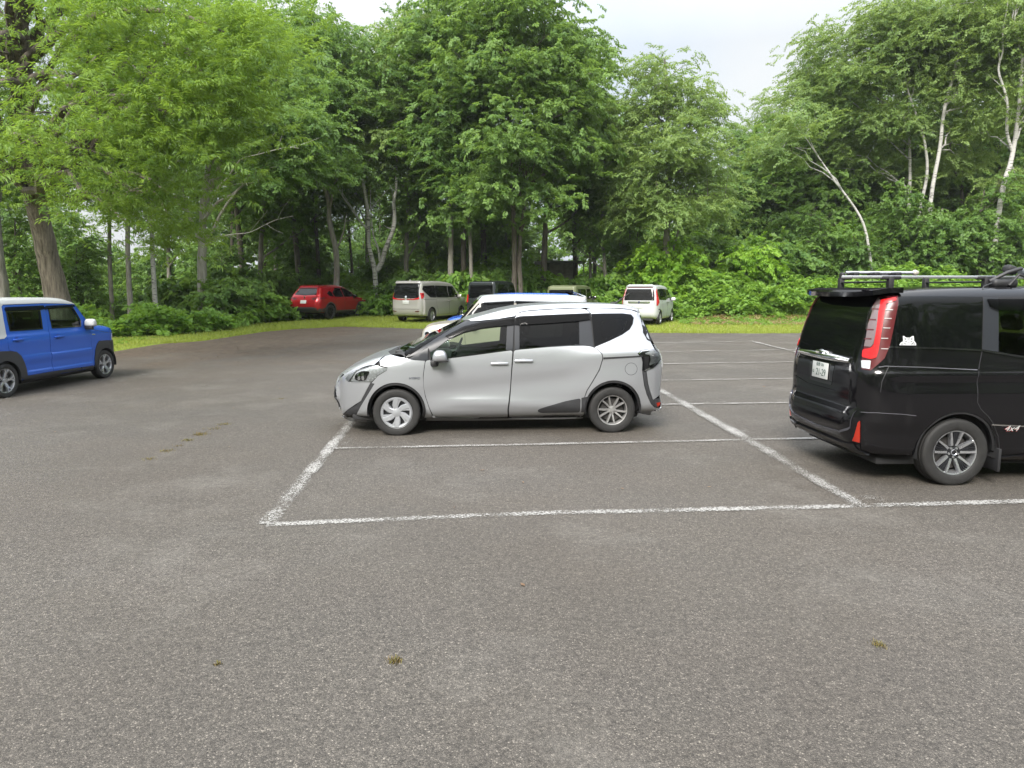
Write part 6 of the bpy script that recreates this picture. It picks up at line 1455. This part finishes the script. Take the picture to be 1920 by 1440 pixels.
# front row, left to right
path_tree(W, 'pale trunk cut by the left edge behind the blue wagon', [([(4, 600), (0, 520), (-8, 440), (-20, 300)], .28, .17)], 27, [(-60, 200, 0, 2.5, 2.2), (-20, 330, 2, 1.3, 1.0)], 'broad', 'leaf_dark', 'bark_grey', 60, 9, 61)
path_tree(W, 'pale grey tree with spreading bare lower limbs, left of the red SUV', [([(384, 590), (380, 512), (378, 440), (384, 360), (392, 290), (400, 180)], .24, .07), ([(378, 470), (352, 400), (340, 350)], .10, .04), ([(384, 420, 0), (410, 350, -1), (450, 300, -2), (520, 280, -3), (560, 278, -3.5)], .05, .008), ([(388, 380), (415, 300), (420, 270)], .08, .03), ([(384, 460, 0), (430, 440, -1), (500, 420, -2), (550, 405, -2.5)], .03, .006)], 33,
          [(420, 160, 0, 2.4, 1.9), (380, 60, 1, 2.4, 2.0), (500, 120, 0, 2.2, 1.8), (560, 220, -1, 2.0, 1.6), (520, 320, -1, 1.4, .8), (450, 250, -1, 1.6, 1.0), (600, 300, 0, 1.2, .9)], 'small', 'leaf_mid', 'bark_pale', 220, 11, 62, .58, 1.3, 26)
path_tree(W, 'tree with a slim curved trunk rising behind the red SUV', [([(626, 560), (630, 480), (618, 420), (612, 360), (580, 320), (560, 250)], .17, .05), ([(628, 470), (645, 430), (650, 400)], .06, .02)], 37,
          [(590, 150, 0, 2.6, 2.2), (540, 60, 1, 2.6, 2.0), (640, 180, 0, 2.2, 1.8), (620, 290, -1, 1.8, 1.0), (660, 110, 1, 1.8, 1.6)], 'small', 'leaf_mid', 'bark_grey', 210, 11, 63, .6, 1.35)
path_tree('birch_tree', 'white birch forked low into a V, behind the greige minivan', [([(705, 560), (703, 508), (692, 460), (690, 400), (680, 340), (668, 300), (650, 260)], .15, .04), ([(705, 508), (722, 470), (738, 430), (738, 380), (744, 330), (735, 230)], .15, .04), ([(690, 430), (660, 390), (632, 345)], .07, .02), ([(712, 490), (700, 440), (695, 350)], .06, .02)], 38.8,
          [(690, 140, 0, 2.0, 1.6), (750, 170, 0, 2.0, 1.8), (650, 200, 0, 1.8, 1.4), (720, 260, 0, 1.8, 1.0), (780, 80, 1, 2.2, 2.0)], 'small', 'leaf_birch', 'bark_birch', 190, 11, 64, .58, 1.3)
path_tree(W, 'dense dark tree with a straight trunk just left of the dark off-roader', [([(846, 560), (845, 470), (846, 380), (850, 250), (860, 60)], .17, .06)], 38,
          [(850, 30, 0, 2.6, 2.2), (800, 120, 0, 2.4, 1.8), (880, 170, -1.5, 2.2, 1.6), (820, 260, -1, 2.0, 1.3), (880, 330, -1.5, 1.8, .9), (760, 220, 0, 1.8, 1.4), (860, 400, -1, 1.4, .6)], 'broad', 'leaf_mid', 'bark_grey', 280, 9, 65, .62)
path_tree(W, 'tallest dark maple of the middle, its crown past the top edge', [([(964, 570), (964, 470), (962, 380), (955, 240), (950, 20)], .16, .07), ([(978, 560), (976, 440), (985, 330), (1000, 150)], .13, .05)], 36,
          [(940, 20, 0, 3.0, 2.4), (1010, 60, 0, 2.6, 2.2), (920, 140, -2, 2.4, 1.5), (1040, 170, -1, 2.4, 1.8), (960, 260, -2, 2.6, 1.4), (1060, 270, 0, 2.2, 1.4), (930, 350, -2, 1.8, .8), (1010, 370, -2, 1.8, .8), (1090, 200, 0, 1.4, 1.4), (1080, 90, 1, 1.3, 1.4)], 'broad', 'leaf_dark', 'bark', 420, 9, 66, .62, 1.0, 30)
path_tree(W, 'dark tree with a thick leaning trunk beside the concrete hut', [([(1016, 540), (1020, 480), (1024, 400), (1030, 250)], .22, .08)], 40,
          [(1060, 330, 0, 2.2, 1.2), (1100, 250, 0, 1.8, 1.6), (1050, 140, 1, 2.2, 2.0), (1110, 340, 0, 1.5, 1.0), (1090, 120, 1, 1.5, 1.6)], 'broad', 'leaf_dark', 'bark', 200, 9, 67, .6)
path_tree(W, 'light green tree standing alone against the sky above the white van', [([(1246, 560), (1250, 430), (1254, 300), (1250, 180), (1246, 110)], .20, .05), ([(1262, 470), (1280, 400), (1300, 330)], .06, .02)], 38,
          [(1245, 150, 0, 1.7, 1.7), (1300, 190, 0, 1.7, 1.5), (1200, 220, 0, 1.8, 1.6), (1345, 220, 0, 1.1, 1.0), (1260, 270, -1, 2.3, 1.5), (1180, 330, 0, 1.7, 1.3), (1320, 310, 0, 1.9, 1.4), (1250, 370, -1, 2.2, 1.1), (1170, 400, 0, 1.2, .9), (1340, 390, 0, 1.5, .9)], 'small', 'leaf_birch', 'bark_grey', 300, 11, 68, .55, 1.1, 30, shell=.5)
B = 'birch_tree'
path_tree(B, 'birch with a thin trunk bowed far over to the left', [([(1640, 540), (1628, 460), (1612, 405), (1570, 345), (1535, 295), (1508, 255), (1480, 225)], .085, .015)], 39,
          [(1480, 235, 0, 1.1, .7), (1450, 280, 0, 1.0, .7), (1520, 210, 1, 1.2, .8)], 'small', 'leaf_birch', 'bark_birch', 34, 11, 71, .5, 1.25, 4)
path_tree(B, 'straight white birch, leftmost trunk of the birch stand at the right', [([(1700, 520), (1704, 400), (1706, 300), (1702, 200), (1690, 60)], .11, .05)], 42,
          [(1690, 60, 0, 2.6, 2.0), (1720, 330, 1.5, 1.4, .8), (1660, 300, 1, 1.5, .9), (1590, 290, 1.5, 1.5, 1.0), (1620, 120, 0, 2.4, 1.8), (1560, 160, 0, 2.2, 1.6), (1640, 230, 0, 2.0, 1.0), (1540, 90, 1, 1.8, 1.5), (1500, 170, 1, 1.4, 1.2)], 'small', 'leaf_birch', 'bark_birch', 270, 11, 72, .6, 1.12)
path_tree(B, 'white birch with a trunk swaying in an S, middle of the stand at the right', [([(1712, 520), (1722, 410), (1738, 330), (1734, 270), (1716, 210), (1700, 160), (1690, 80)], .11, .03)], 41,
          [(1720, 110, 0, 2.3, 1.6), (1760, 40, 0, 2.4, 1.8), (1660, 40, 1, 2.2, 1.8), (1700, 220, 0, 1.6, .8)], 'small', 'leaf_birch', 'bark_birch', 190, 11, 73, .6, 1.12)
path_tree(B, 'white birch leaning right with its trunk reaching the top edge', [([(1738, 540), (1745, 380), (1762, 280), (1772, 200), (1796, 100), (1792, 0), (1800, -100)], .12, .05), ([(1772, 210), (1830, 180), (1870, 172)], .05, .02)], 40,
          [(1800, 300, 1.5, 1.4, .9), (1830, 230, 1, 1.3, .8), (1800, 40, 0, 2.4, 1.8), (1850, 120, 0, 1.8, 1.2), (1790, 160, 0, 1.6, .9), (1860, 0, 1, 2.0, 1.8)], 'small', 'leaf_birch', 'bark_birch', 200, 11, 74, .6, 1.12)
path_tree(B, 'many-branched white birch at the right edge of the picture', [([(1862, 470), (1876, 370), (1896, 300), (1908, 220), (1916, 120), (1900, 40)], .15, .06), ([(1900, 290), (1890, 200), (1872, 130), (1880, 60), (1890, -20)], .08, .02), ([(1908, 230), (1925, 160), (1930, 60)], .08, .03)], 38,
          [(1900, 60, 0, 1.8, 1.2), (1950, 160, 0, 2.2, 1.8), (1850, 230, 1, 1.2, .8), (1960, 20, 0, 2.6, 2.0), (1880, 330, 1, 1.0, .6)], 'small', 'leaf_birch', 'bark_birch', 170, 11, 75, .55, 1.12)
path_tree(W, 'brown forked tree without low leaves between the birches at the right', [([(1800, 520), (1802, 380), (1808, 300), (1812, 200)], .13, .06), ([(1802, 350), (1780, 260), (1776, 230)], .07, .04)], 44, [(1820, 120, 0, 2, 1.6), (1780, 90, 0, 2, 1.6)], 'small', 'leaf_mid', 'bark', 90, 10, 76, .6, 1.3)

# slimmer trunks of the front edge
def at_x(px, Y): return at(px, 540, Y)[0]
slim = [(205, 31, 'slim_a', .9, 'slim tree, first of the thin trunks right of the big leaning trunk'), (240, 30, 'slim_a', 1.05, 'slim tree with a slightly bent trunk behind the front of the blue wagon'), (290, 31, 'birch_a', .72, 'slim pale spotted trunk between the thin trunks and the pale spreading tree'),
        (452, 40, 'tall_a', .95, 'dark trunk deep between the pale spreading tree and the red SUV'), (491, 39, 'tall_b', .95, 'dark upright trunk left of the red SUV'), (556, 43, 'tall_a', 1.0, 'dark tree straight behind the rear of the red SUV'), (598, 44, 'tall_c', .9, 'dark tree behind the roof of the red SUV'),
        (762, 41, 'tall_b', .95, 'tree right of the forked birch, behind the roof of the greige minivan'), (869, 42, 'tall_a', .95, 'dark trunk close to the straight trunk behind the dark off-roader'), (884, 37.5, 'slim_a', 1.1, 'thin pale trunk directly above the dark off-roader'),
        (1107, 41, 'slim_a', .9, 'thin trunk right of the concrete hut'), (1134, 40, 'tall_b', .72, 'grey straight trunk between the concrete hut and the white van'), (1166, 45, 'slim_a', .85, 'thin trunk above the left side of the white van'), (1185, 46, 'slim_a', .82, 'thin dark trunk above the roof of the white van')]
for px, Y, k, sc, lab in slim: plant(k, 'birch_tree' if k == 'birch_a' else W, lab, 'tree', at_x(px, Y), Y, sc=sc)

# taller and lighter trees seen over the front row
for px, Y, k, sc, lab in [(1425, 52, 'birch_a', .78, 'light green tree standing back in the gap right of the lone tree'), (1462, 56, 'birch_a', .74, 'pale tree farthest back in the gap left of the birch stand'), (1390, 50, 'tall_b', .66, 'rounded tree just right of the lone light green tree'), (1365, 47, 'young_b', 1.5, 'low tree at the foot of the gap right of the lone tree'), (1440, 47, 'young_a', 1.4, 'dark low tree in front of the pale trees in the gap'),
                          (1540, 46, 'tall_b', .80, 'green tree behind the bowed birch'), (1600, 48, 'tall_b', .82, 'tree behind the left birches at the right'), (1660, 50, 'tall_a', .85, 'dark tree behind the straight birch'), (1760, 50, 'tall_b', .9, 'tree behind the leaning birch'), (1850, 48, 'tall_a', .9, 'dark tree behind the birch at the right edge'), (1930, 46, 'tall_b', .9, 'tree at the right edge behind the birch'),
                          (320, 44, 'tall_b', .95, 'tree far behind the hanging boughs of the big tree'), (440, 47, 'tall_c', .9, 'tall light tree behind the pale spreading tree'), (520, 48, 'tall_b', 1.05, 'tall tree behind the gap left of the red SUV'), (690, 46, 'birch_a', .92, 'tall light tree behind the forked birch'), (800, 47, 'tall_c', 1.0, 'tall tree behind the straight dark tree'), (905, 46, 'tall_a', 1.1, 'tall dark tree behind the middle maple'), (1075, 46, 'tall_a', .88, 'dark tree behind the hut')]:
    plant(k, 'birch_tree' if k == 'birch_a' else W, lab, 'tree', at_x(px, Y), Y, sc=sc)

# understorey in front of the trunks
SH = [(330, 34, 'shrub_a', 1.05, 'dark large-leaved bush between the thin trunks'), (385, 34.5, 'shrub_a', 1.2, 'large-leaved bush at the foot of the pale spreading tree'), (440, 33, 'shrub_c', 1.05, 'rounded bush right of the pale spreading tree'), (446, 38.5, 'shrub_c', 1.3, 'big bush left of the red SUV'), (520, 42.5, 'shrub_a', 1.1, 'dark bush beside the rear of the red SUV'),
      (270, 34, 'shrub_a', .8, 'low dark bush behind the front of the blue wagon'), (225, 33, 'shrub_b', 1.1, 'leafy bush just past the front of the blue wagon'), (180, 32.5, 'shrub_b', 1.0, 'bush behind the mirror of the blue wagon'), (570, 42.5, 'shrub_c', 1.1, 'bush behind the red SUV, left part'), (645, 44, 'shrub_b', 1.7, 'bush behind the bonnet of the red SUV'), (708, 38.0, 'shrub_b', .95, 'bush at the foot of the forked birch'), (738, 40, 'shrub_b', 1.3, 'bright bush between the red SUV and the greige minivan'),
      (780, 40, 'shrub_c', 1.2, 'bush behind the greige minivan'), (850, 39, 'shrub_b', 1.75, 'bush right of the greige minivan roof'), (900, 40, 'shrub_b', 1.9, 'bush behind the dark off-roader'), (950, 39.5, 'shrub_c', 1.25, 'bush right of the dark off-roader'), (1000, 41, 'shrub_b', 1.9, 'bush left of the concrete hut'), (1055, 40.5, 'shrub_b', 1.55, 'bush below the concrete hut'), (1115, 40, 'shrub_b', 1.7, 'bush behind the olive off-roader'), (1165, 41, 'shrub_c', 1.1, 'bush left of the white van roof'),
      (1265, 38.5, 'shrub_bright', 1.25, 'tall yellow-green bush behind the white van'), (1390, 39.5, 'shrub_bright', 1.0, 'yellow-green bush right of the one behind the white van'), (1325, 41, 'shrub_c', 1.6, 'bush between the two yellow-green bushes'), (1440, 40.5, 'shrub_c', 1.4, 'bush at the right end of the yellow-green bushes'),
      (1530, 41, 'young_a', .72, 'small dark maple left of the black minivan roof'), (1600, 40, 'young_b', .80, 'leafy young tree above the rear of the black minivan'), (1680, 40, 'young_a', .92, 'young maple above the tail of the roof carrier'), (1755, 39, 'young_b', 1.05, 'tiered young tree in front of the birches'), (1830, 38.5, 'young_a', .98, 'young maple in front of the birch at the right edge'), (1905, 38, 'young_b', 1.05, 'young tree cut by the right edge'), (1470, 46, 'young_a', 1.5, 'dark young tree between the gap and the bowed birch'), (1545, 46, 'young_a', 1.55, 'tall dark young tree behind the stem of the bowed birch'), (1680, 46, 'young_a', 1.5, 'dark young tree between the white birch trunks'), (1780, 46, 'young_b', 1.7, 'young tree behind the leaning birch trunk'), (1850, 45, 'young_a', 1.45, 'dark young tree left of the right edge birch'), (1920, 45, 'young_a', 1.5, 'dark young tree behind the right edge birch'), (1600, 47, 'young_b', 1.7, 'young tree left of the straight white birch'), (1490, 43, 'young_b', 1.0, 'young tree behind the bank at the right'), (1570, 44, 'young_a', 1.05, 'dark young tree below the bowed birch'), (1640, 44, 'young_b', 1.1, 'young tree at the foot of the bowed birch'),
      (420, 38, 'young_a', .6, 'low dark maple behind the bushes left of the red SUV'), (150, 31, 'young_a', .6, 'low tree right of the big leaning trunk'), (40, 30, 'young_a', .8, 'ivy-dark young tree left of the big leaning trunk')]
for px, Y, k, sc, lab in SH: plant(k, 'young_tree' if k.startswith('young') else 'shrub', lab, 'tree' if k.startswith('young') else 'bush', at_x(px, Y), Y, sc=sc)

# the wood behind: rows of trees glimpsed between the trunks
gb = np.random.default_rng(99); kinds = ['tall_a', 'tall_b', 'tall_a', 'slim_a', 'tall_c', 'tall_a']
for Y, step, smax in ((49, 5.4, .95), (61, 9.0, 1.0), (75, 9.0, 1.05)):
    for x in np.arange(-.74 * Y - 2, .74 * Y + 6, step):
        xx = x + gb.normal(0, 1.0); yy = Y + gb.normal(0, 1.6); px = 960 + 1331 * xx / yy
        if px < 330 and gb.random() < .45: continue
        s_ = gb.uniform(.72, smax)
        if 1120 < px < 1500: s_ *= .66
        if 600 < px < 720: s_ *= .82
        plant(kinds[gb.integers(0, 6)], 'wood_tree', 'dark tree deep in the wood, glimpsed between the nearer trunks', 'tree', xx, yy, sc=s_, group='trees deep in the wood', g=gb)
for Y, step in ((45, 3.0), (49, 3.4), (55, 4.0), (66, 5.0)):
    for x in np.arange(-.72 * Y, .72 * Y, step):
        xx = x + gb.normal(0, .8); yy = Y + gb.normal(0, 1.0); px = 960 + 1331 * xx / yy
        if px < 330 and gb.random() < .4: continue
        if 985 < px < 1110 and Y < 49: continue
        plant(['young_a', 'young_b', 'shrub_b', 'shrub_bright'][gb.integers(0, 4)], 'thicket_bush', 'dark undergrowth bush inside the wood behind the front trunks', 'bush', xx, yy, sc=gb.uniform(.7, 1.25), group='undergrowth inside the wood', g=gb)

# far wood closing the view and the one behind the photographer, as masses
def wood_mass(name, pts, H, seed, per=7, lm='leaf_dark', sc=2.6):
    g = np.random.default_rng(seed); C = []
    for x, y, h in pts:
        for _ in range(26): C.append((x + g.normal(0, 2.2), y + g.normal(0, 1.5), float(terr(x, y)) + g.uniform(.3, h)))
    me, _ = crown_mesh(name, None, 0, per, 'broad', lm, seed, cs=1.1, scale=sc, clus=np.array(C)); o = link(name, me); tag(o, kind='stuff'); return o
pts = [(x, 96 + rng.normal(0, 3), (9 if 1080 < 960 + 1331 * x / 96 < 1520 else 12) + rng.normal(0, 1)) for x in np.arange(-40, 85, 3.6)] + [(x, 90 + rng.normal(0, 3), 5.5) for x in np.arange(-95, -40, 3.2)]
wood_mass('far_wood', pts, 12, 301, lm='leaf_mid')
pts = [(x, -21 + rng.normal(0, 2), 15.5 + rng.normal(0, 2)) for x in np.arange(-46, 47, 2.6)] + [(s_ * (46 + rng.normal(0, 2)), y, 11) for s_ in (-1, 1) for y in np.arange(-20, 30, 4)]
wood_mass('wood_across_the_lot', pts, 12, 302)

# ------------------------------------------------------------------ verge: grass, weeds, straw
def ground_scatter(name, n, fn, kind, mat, seed, sc=(.7, 1.2), zo=0.0, pit=0.0, tint=(.5, .2), zr=0.0):
    g = np.random.default_rng(seed); xy = fn(g, n)
    wv = .5 + .5 * np.sin(xy[:, 0] * .83 + seed) * np.sin(xy[:, 0] * .31 + xy[:, 1] * .9 + 2 * seed) + .25 * np.sin(xy[:, 0] * 2.3 + xy[:, 1])       # uneven clumps
    ok = g.random(len(xy)) < .35 + .75 * wv; xy, wv = xy[ok], wv[ok]
    z = terr(xy[:, 0], xy[:, 1]) - .03 + zo + g.random(len(xy)) * zr * (.25 + 1.35 * np.clip(wv, 0, 1.2)); m = len(xy)
    V, F_, A = scatter(np.stack([xy[:, 0], xy[:, 1], z], 1), g.uniform(0, 6.28, m), np.full(m, pit) + g.normal(0, .25, m), g.normal(0, .3, m), g.uniform(*sc, m), kind, g, g.normal(*tint, m))
    o = link(name, fast_mesh(name, V, F_, M[mat], A)); tag(o, kind='stuff'); return o

def blades(name, n, fn, h, w_, mat, seed, tint=(.5, .2), lay=.35):
    g = np.random.default_rng(seed); xy = fn(g, n); m = len(xy); z = terr(xy[:, 0], xy[:, 1]) - .032
    a = g.uniform(0, 6.28, m); hh = h * g.uniform(.5, 1.5, m); d = np.stack([np.cos(a), np.sin(a)], 1); ln = lay * hh * g.uniform(.2, 1.6, m)
    b = np.stack([xy[:, 0], xy[:, 1], z], 1); s_ = np.stack([-d[:, 1], d[:, 0], np.zeros(m)], 1) * (w_ * g.uniform(.7, 1.3, m))[:, None]
    t = b + np.stack([d[:, 0] * ln, d[:, 1] * ln, hh], 1); mid = b * .45 + t * .55 + np.stack([-d[:, 0] * ln * .18, -d[:, 1] * ln * .18, hh * .08], 1)
    V = np.stack([b - s_, b + s_, mid + s_ * .8, t], 1); V = np.concatenate([V], 1).reshape(-1, 3)
    V4 = np.stack([b - s_, b + s_, mid + s_ * .7, mid - s_ * .7, mid - s_ * .7, mid + s_ * .7, t + s_ * .1, t - s_ * .1], 1).reshape(-1, 3)
    A = np.repeat(np.clip(g.normal(*tint, m), 0, 1), 8); o = link(name, fast_mesh(name, V4, np.arange(len(V4)).reshape(-1, 4), M[mat], A)); tag(o, kind='stuff'); return o

def verge(w0, w1, x0=-24, x1=26, pw=1.0):
    def f(g, n):
        x = g.uniform(x0, x1, n); y = asphalt_edge(x) + w0 + (w1 - w0) * g.random(n) ** pw; return np.stack([x, y], 1)
    return f
blades('grass', 120000, lambda g, n: np.concatenate([verge(-.12, 9.5, -24, 7.8, 1.2)(g, int(n * .66)), verge(-.12, 4.6, 7.8, 26, 1.1)(g, int(n * .3))]), .075, .007, 'grass', 401, (.62, .2))
blades('grass_edge', 9000, verge(-.35, .5), .10, .006, 'grass', 402, (.5, .22))
blades('tall_grass', 14000, lambda g, n: np.concatenate([verge(10.5, 12.5, -24, -2)(g, n // 2), verge(7.2, 9.5, 8, 26)(g, n // 2)]), .42, .012, 'leaf_weed', 403, (.6, .2), .6)
ground_scatter('weeds', 7600, lambda g, n: np.concatenate([verge(9.6, 14.0, -24, -7)(g, n // 3), verge(7.2, 12.0, -7, 28)(g, 2 * n // 3)]), 'weed', 'leaf_weed', 404, (.9, 1.7), .12, .1, (.5, .2), .75)
ground_scatter('weeds_on_the_bank', 5200, lambda g, n: verge(7.0, 12.0, 7.4, 26)(g, n), 'weed', 'leaf_weed', 405, (.9, 1.8), .1, .1, (.66, .2), 1.05)
ground_scatter('clover', 2200, lambda g, n: verge(4.6, 9.8, -26, -12.5)(g, n), 'weed', 'leaf_weed', 406, (.12, .3), .02, .0, (.6, .2), .05)
blades('dry_grass', 22000, lambda g, n: verge(4.0, 7.3, 8.0, 26)(g, n), .08, .014, 'straw', 407, (.5, .25), 3.2)
blades('straw_litter', 1800, lambda g, n: verge(1.0, 4.0, 5, 26)(g, n), .05, .010, 'straw', 408, (.5, .25), 3.0)
ground_scatter('low_weeds', 900, lambda g, n: verge(3.6, 7.0, 7.6, 26)(g, n), 'weed', 'leaf_weed', 409, (.4, .8), .03, .0, (.5, .2), .1)

# tufts rooted in the asphalt
def tuft(px, py, r, n, h, lab, seed, mat='tuft_blade', tint=(.4, .3)):
    n = int(n * .6); r *= .75; h *= .55; g = np.random.default_rng(seed); c_ = gnd(px, py); xy = g.normal(0, r, (n, 2)) * [1, 1.0]; m = n
    a = g.uniform(0, 6.28, m); hh = h * g.uniform(.3, 1.2, m); b = np.stack([xy[:, 0], xy[:, 1], np.zeros(m)], 1); d = np.stack([np.cos(a), np.sin(a), 0 * a], 1)
    s_ = np.stack([-d[:, 1], d[:, 0], 0 * a], 1) * .0022; t = b + d * (hh * .8)[:, None] + np.stack([0 * a, 0 * a, hh], 1); mid = (b + t) / 2 + np.stack([0 * a, 0 * a, hh * .15], 1)
    V = np.stack([b - s_, b + s_, mid + s_ * .8, mid - s_ * .8, mid - s_ * .8, mid + s_ * .8, t + s_ * .15, t - s_ * .15], 1).reshape(-1, 3)
    o = link('weed_tuft', fast_mesh('weed_tuft', V, np.arange(len(V)).reshape(-1, 4), M[mat], np.repeat(np.clip(g.normal(*tint, m), 0, 1), 8))); o.location = c_; tag(o, lab, 'weed', 'weed tufts in the asphalt'); return o
for i, (px, py, r, n, h, lab) in enumerate([(741, 1240, .022, 150, .035, 'small yellowing weed tuft alone in the near asphalt, left of the middle'), (1648, 1209, .022, 150, .03, 'small weed tuft alone in the near asphalt at the right'), (409, 1245, .012, 60, .02, 'tiny weed speck in the near asphalt at the left'), (376, 815, .055, 240, .05, 'yellow-green tuft in the middle of the weed line across the left asphalt'), (352, 826, .04, 150, .035, 'faint tuft just left of the middle of the weed line'), (311, 846, .055, 160, .035, 'tuft near the lower left end of the weed line'), (280, 861, .05, 120, .03, 'last tuft at the lower left end of the weed line'), (402, 804, .07, 140, .03, 'sparse tuft right of the middle of the weed line'), (420, 796, .06, 180, .035, 'tuft at the upper right end of the weed line'), (335, 836, .05, 80, .02, 'thin patch between two tufts of the weed line'), (527, 748, .07, 80, .02, 'faint weed patch left of the silver minivan')]): tuft(px, py, r, n, h, lab, 500 + i)

# ------------------------------------------------------------------ concrete hut in the wood
M['hut_wall'] = pbr('weathered_concrete', (.33, .30, .26), .9, noise=.35, nscale=3); M['hut_roof'] = pbr('mossy_roof', (.22, .23, .19), .9, noise=.4, nscale=4); M['hut_door'] = pbr('hut_door', (.28, .25, .21), .8, noise=.2, nscale=5)
def hut():
    p0, p1 = at(1030, 500, 46), at(1081, 500, 46); cx = (p0[0] + p1[0]) / 2; w_ = p1[0] - p0[0]; z0 = float(terr(cx, 46)); zt = at(1050, 493, 46)[2]
    r = empty('storage_hut', (cx, 46, z0), 0); tag(r, 'low weathered concrete hut with flat overhanging roof in the wood', 'hut')
    h = zt - z0; MB().box((0, 1.0, h / 2), (w_, 2.0, h), bev=.02).build('wall', M['hut_wall'], r); MB().box((.10, .85, h + .07), (w_ + .9, 2.7, .13), bev=.03).build('roof', M['hut_roof'], r)
    mb = MB(); mb.box((-.12, -.01, h * .38), (.72, .05, h * .72), bev=.01); mb.build('door', M['hut_door'], r)
    mb = MB(); mb.box((w_ / 2 + .42, -.25, h / 2), (.07, .07, h), bev=.01); mb.build('post', M['hut_door'], r)
    q0, q1 = at(1001, 500, 47), at(1030, 500, 47); r2 = empty('garden_wall', ((q0[0] + q1[0]) / 2, 47, z0)); tag(r2, 'pale broken block wall left of the hut', 'wall'); zt2 = at(1010, 493, 47)[2] - z0
    mb = MB(); mb.box((0, .1, zt2 / 2), (q1[0] - q0[0], .2, zt2), bev=.03); mb.box((-.2, .1, zt2 + .05), (.5, .2, .12), bev=.03); mb.build('block', pbr('pale_blocks', (.34, .32, .29), .9, noise=.3, nscale=4), r2)
hut()

# fallen leaves and grit on the asphalt
def litter():
    g = np.random.default_rng(61); n = 45; xy = np.stack([g.uniform(-7, 7, n), g.uniform(2.8, 16, n)], 1); m2 = 260
    xy = np.concatenate([xy, np.stack([g.uniform(-14, -6, m2), g.normal(19.5, 2.0, m2)], 1)]); n = len(xy); z = terr(xy[:, 0], xy[:, 1]) + .010
    a = g.uniform(0, 6.28, n); l = g.uniform(.012, .035, n); d = np.stack([np.cos(a), np.sin(a), g.normal(0, .2, n)], 1); s_ = np.stack([-np.sin(a), np.cos(a), g.normal(0, .3, n)], 1) * (l * .35)[:, None]; c_ = np.stack([xy[:, 0], xy[:, 1], z], 1)
    V = np.stack([c_ - d * l[:, None], c_ + s_, c_ + d * l[:, None], c_ - s_], 1).reshape(-1, 3); V[:, 2] = np.maximum(V[:, 2], np.repeat(z, 4) - .004)
    o = link('fallen_leaves', fast_mesh('fallen_leaves', V, np.arange(len(V)).reshape(-1, 4), leafmat('dead_leaf', (.10, .055, .03), (.22, .15, .09), .1), np.repeat(g.random(n), 4))); tag(o, kind='stuff')
litter()

# ------------------------------------------------------------------ damp air after the rain
hm, hnt, hout = newmat('damp_air'); hv = N(hnt, 'ShaderNodeVolumePrincipled'); hv.inputs['Color'].default_value = (.93, .96, 1, 1); hv.inputs['Density'].default_value = .0003; hv.inputs['Anisotropy'].default_value = .2
L(hnt, hv.outputs[0], hout.inputs['Volume'])
hz = MB().box((0, 55, 11), (330, 242, 32)).build('haze', hm, smooth=False); tag(hz, kind='stuff')
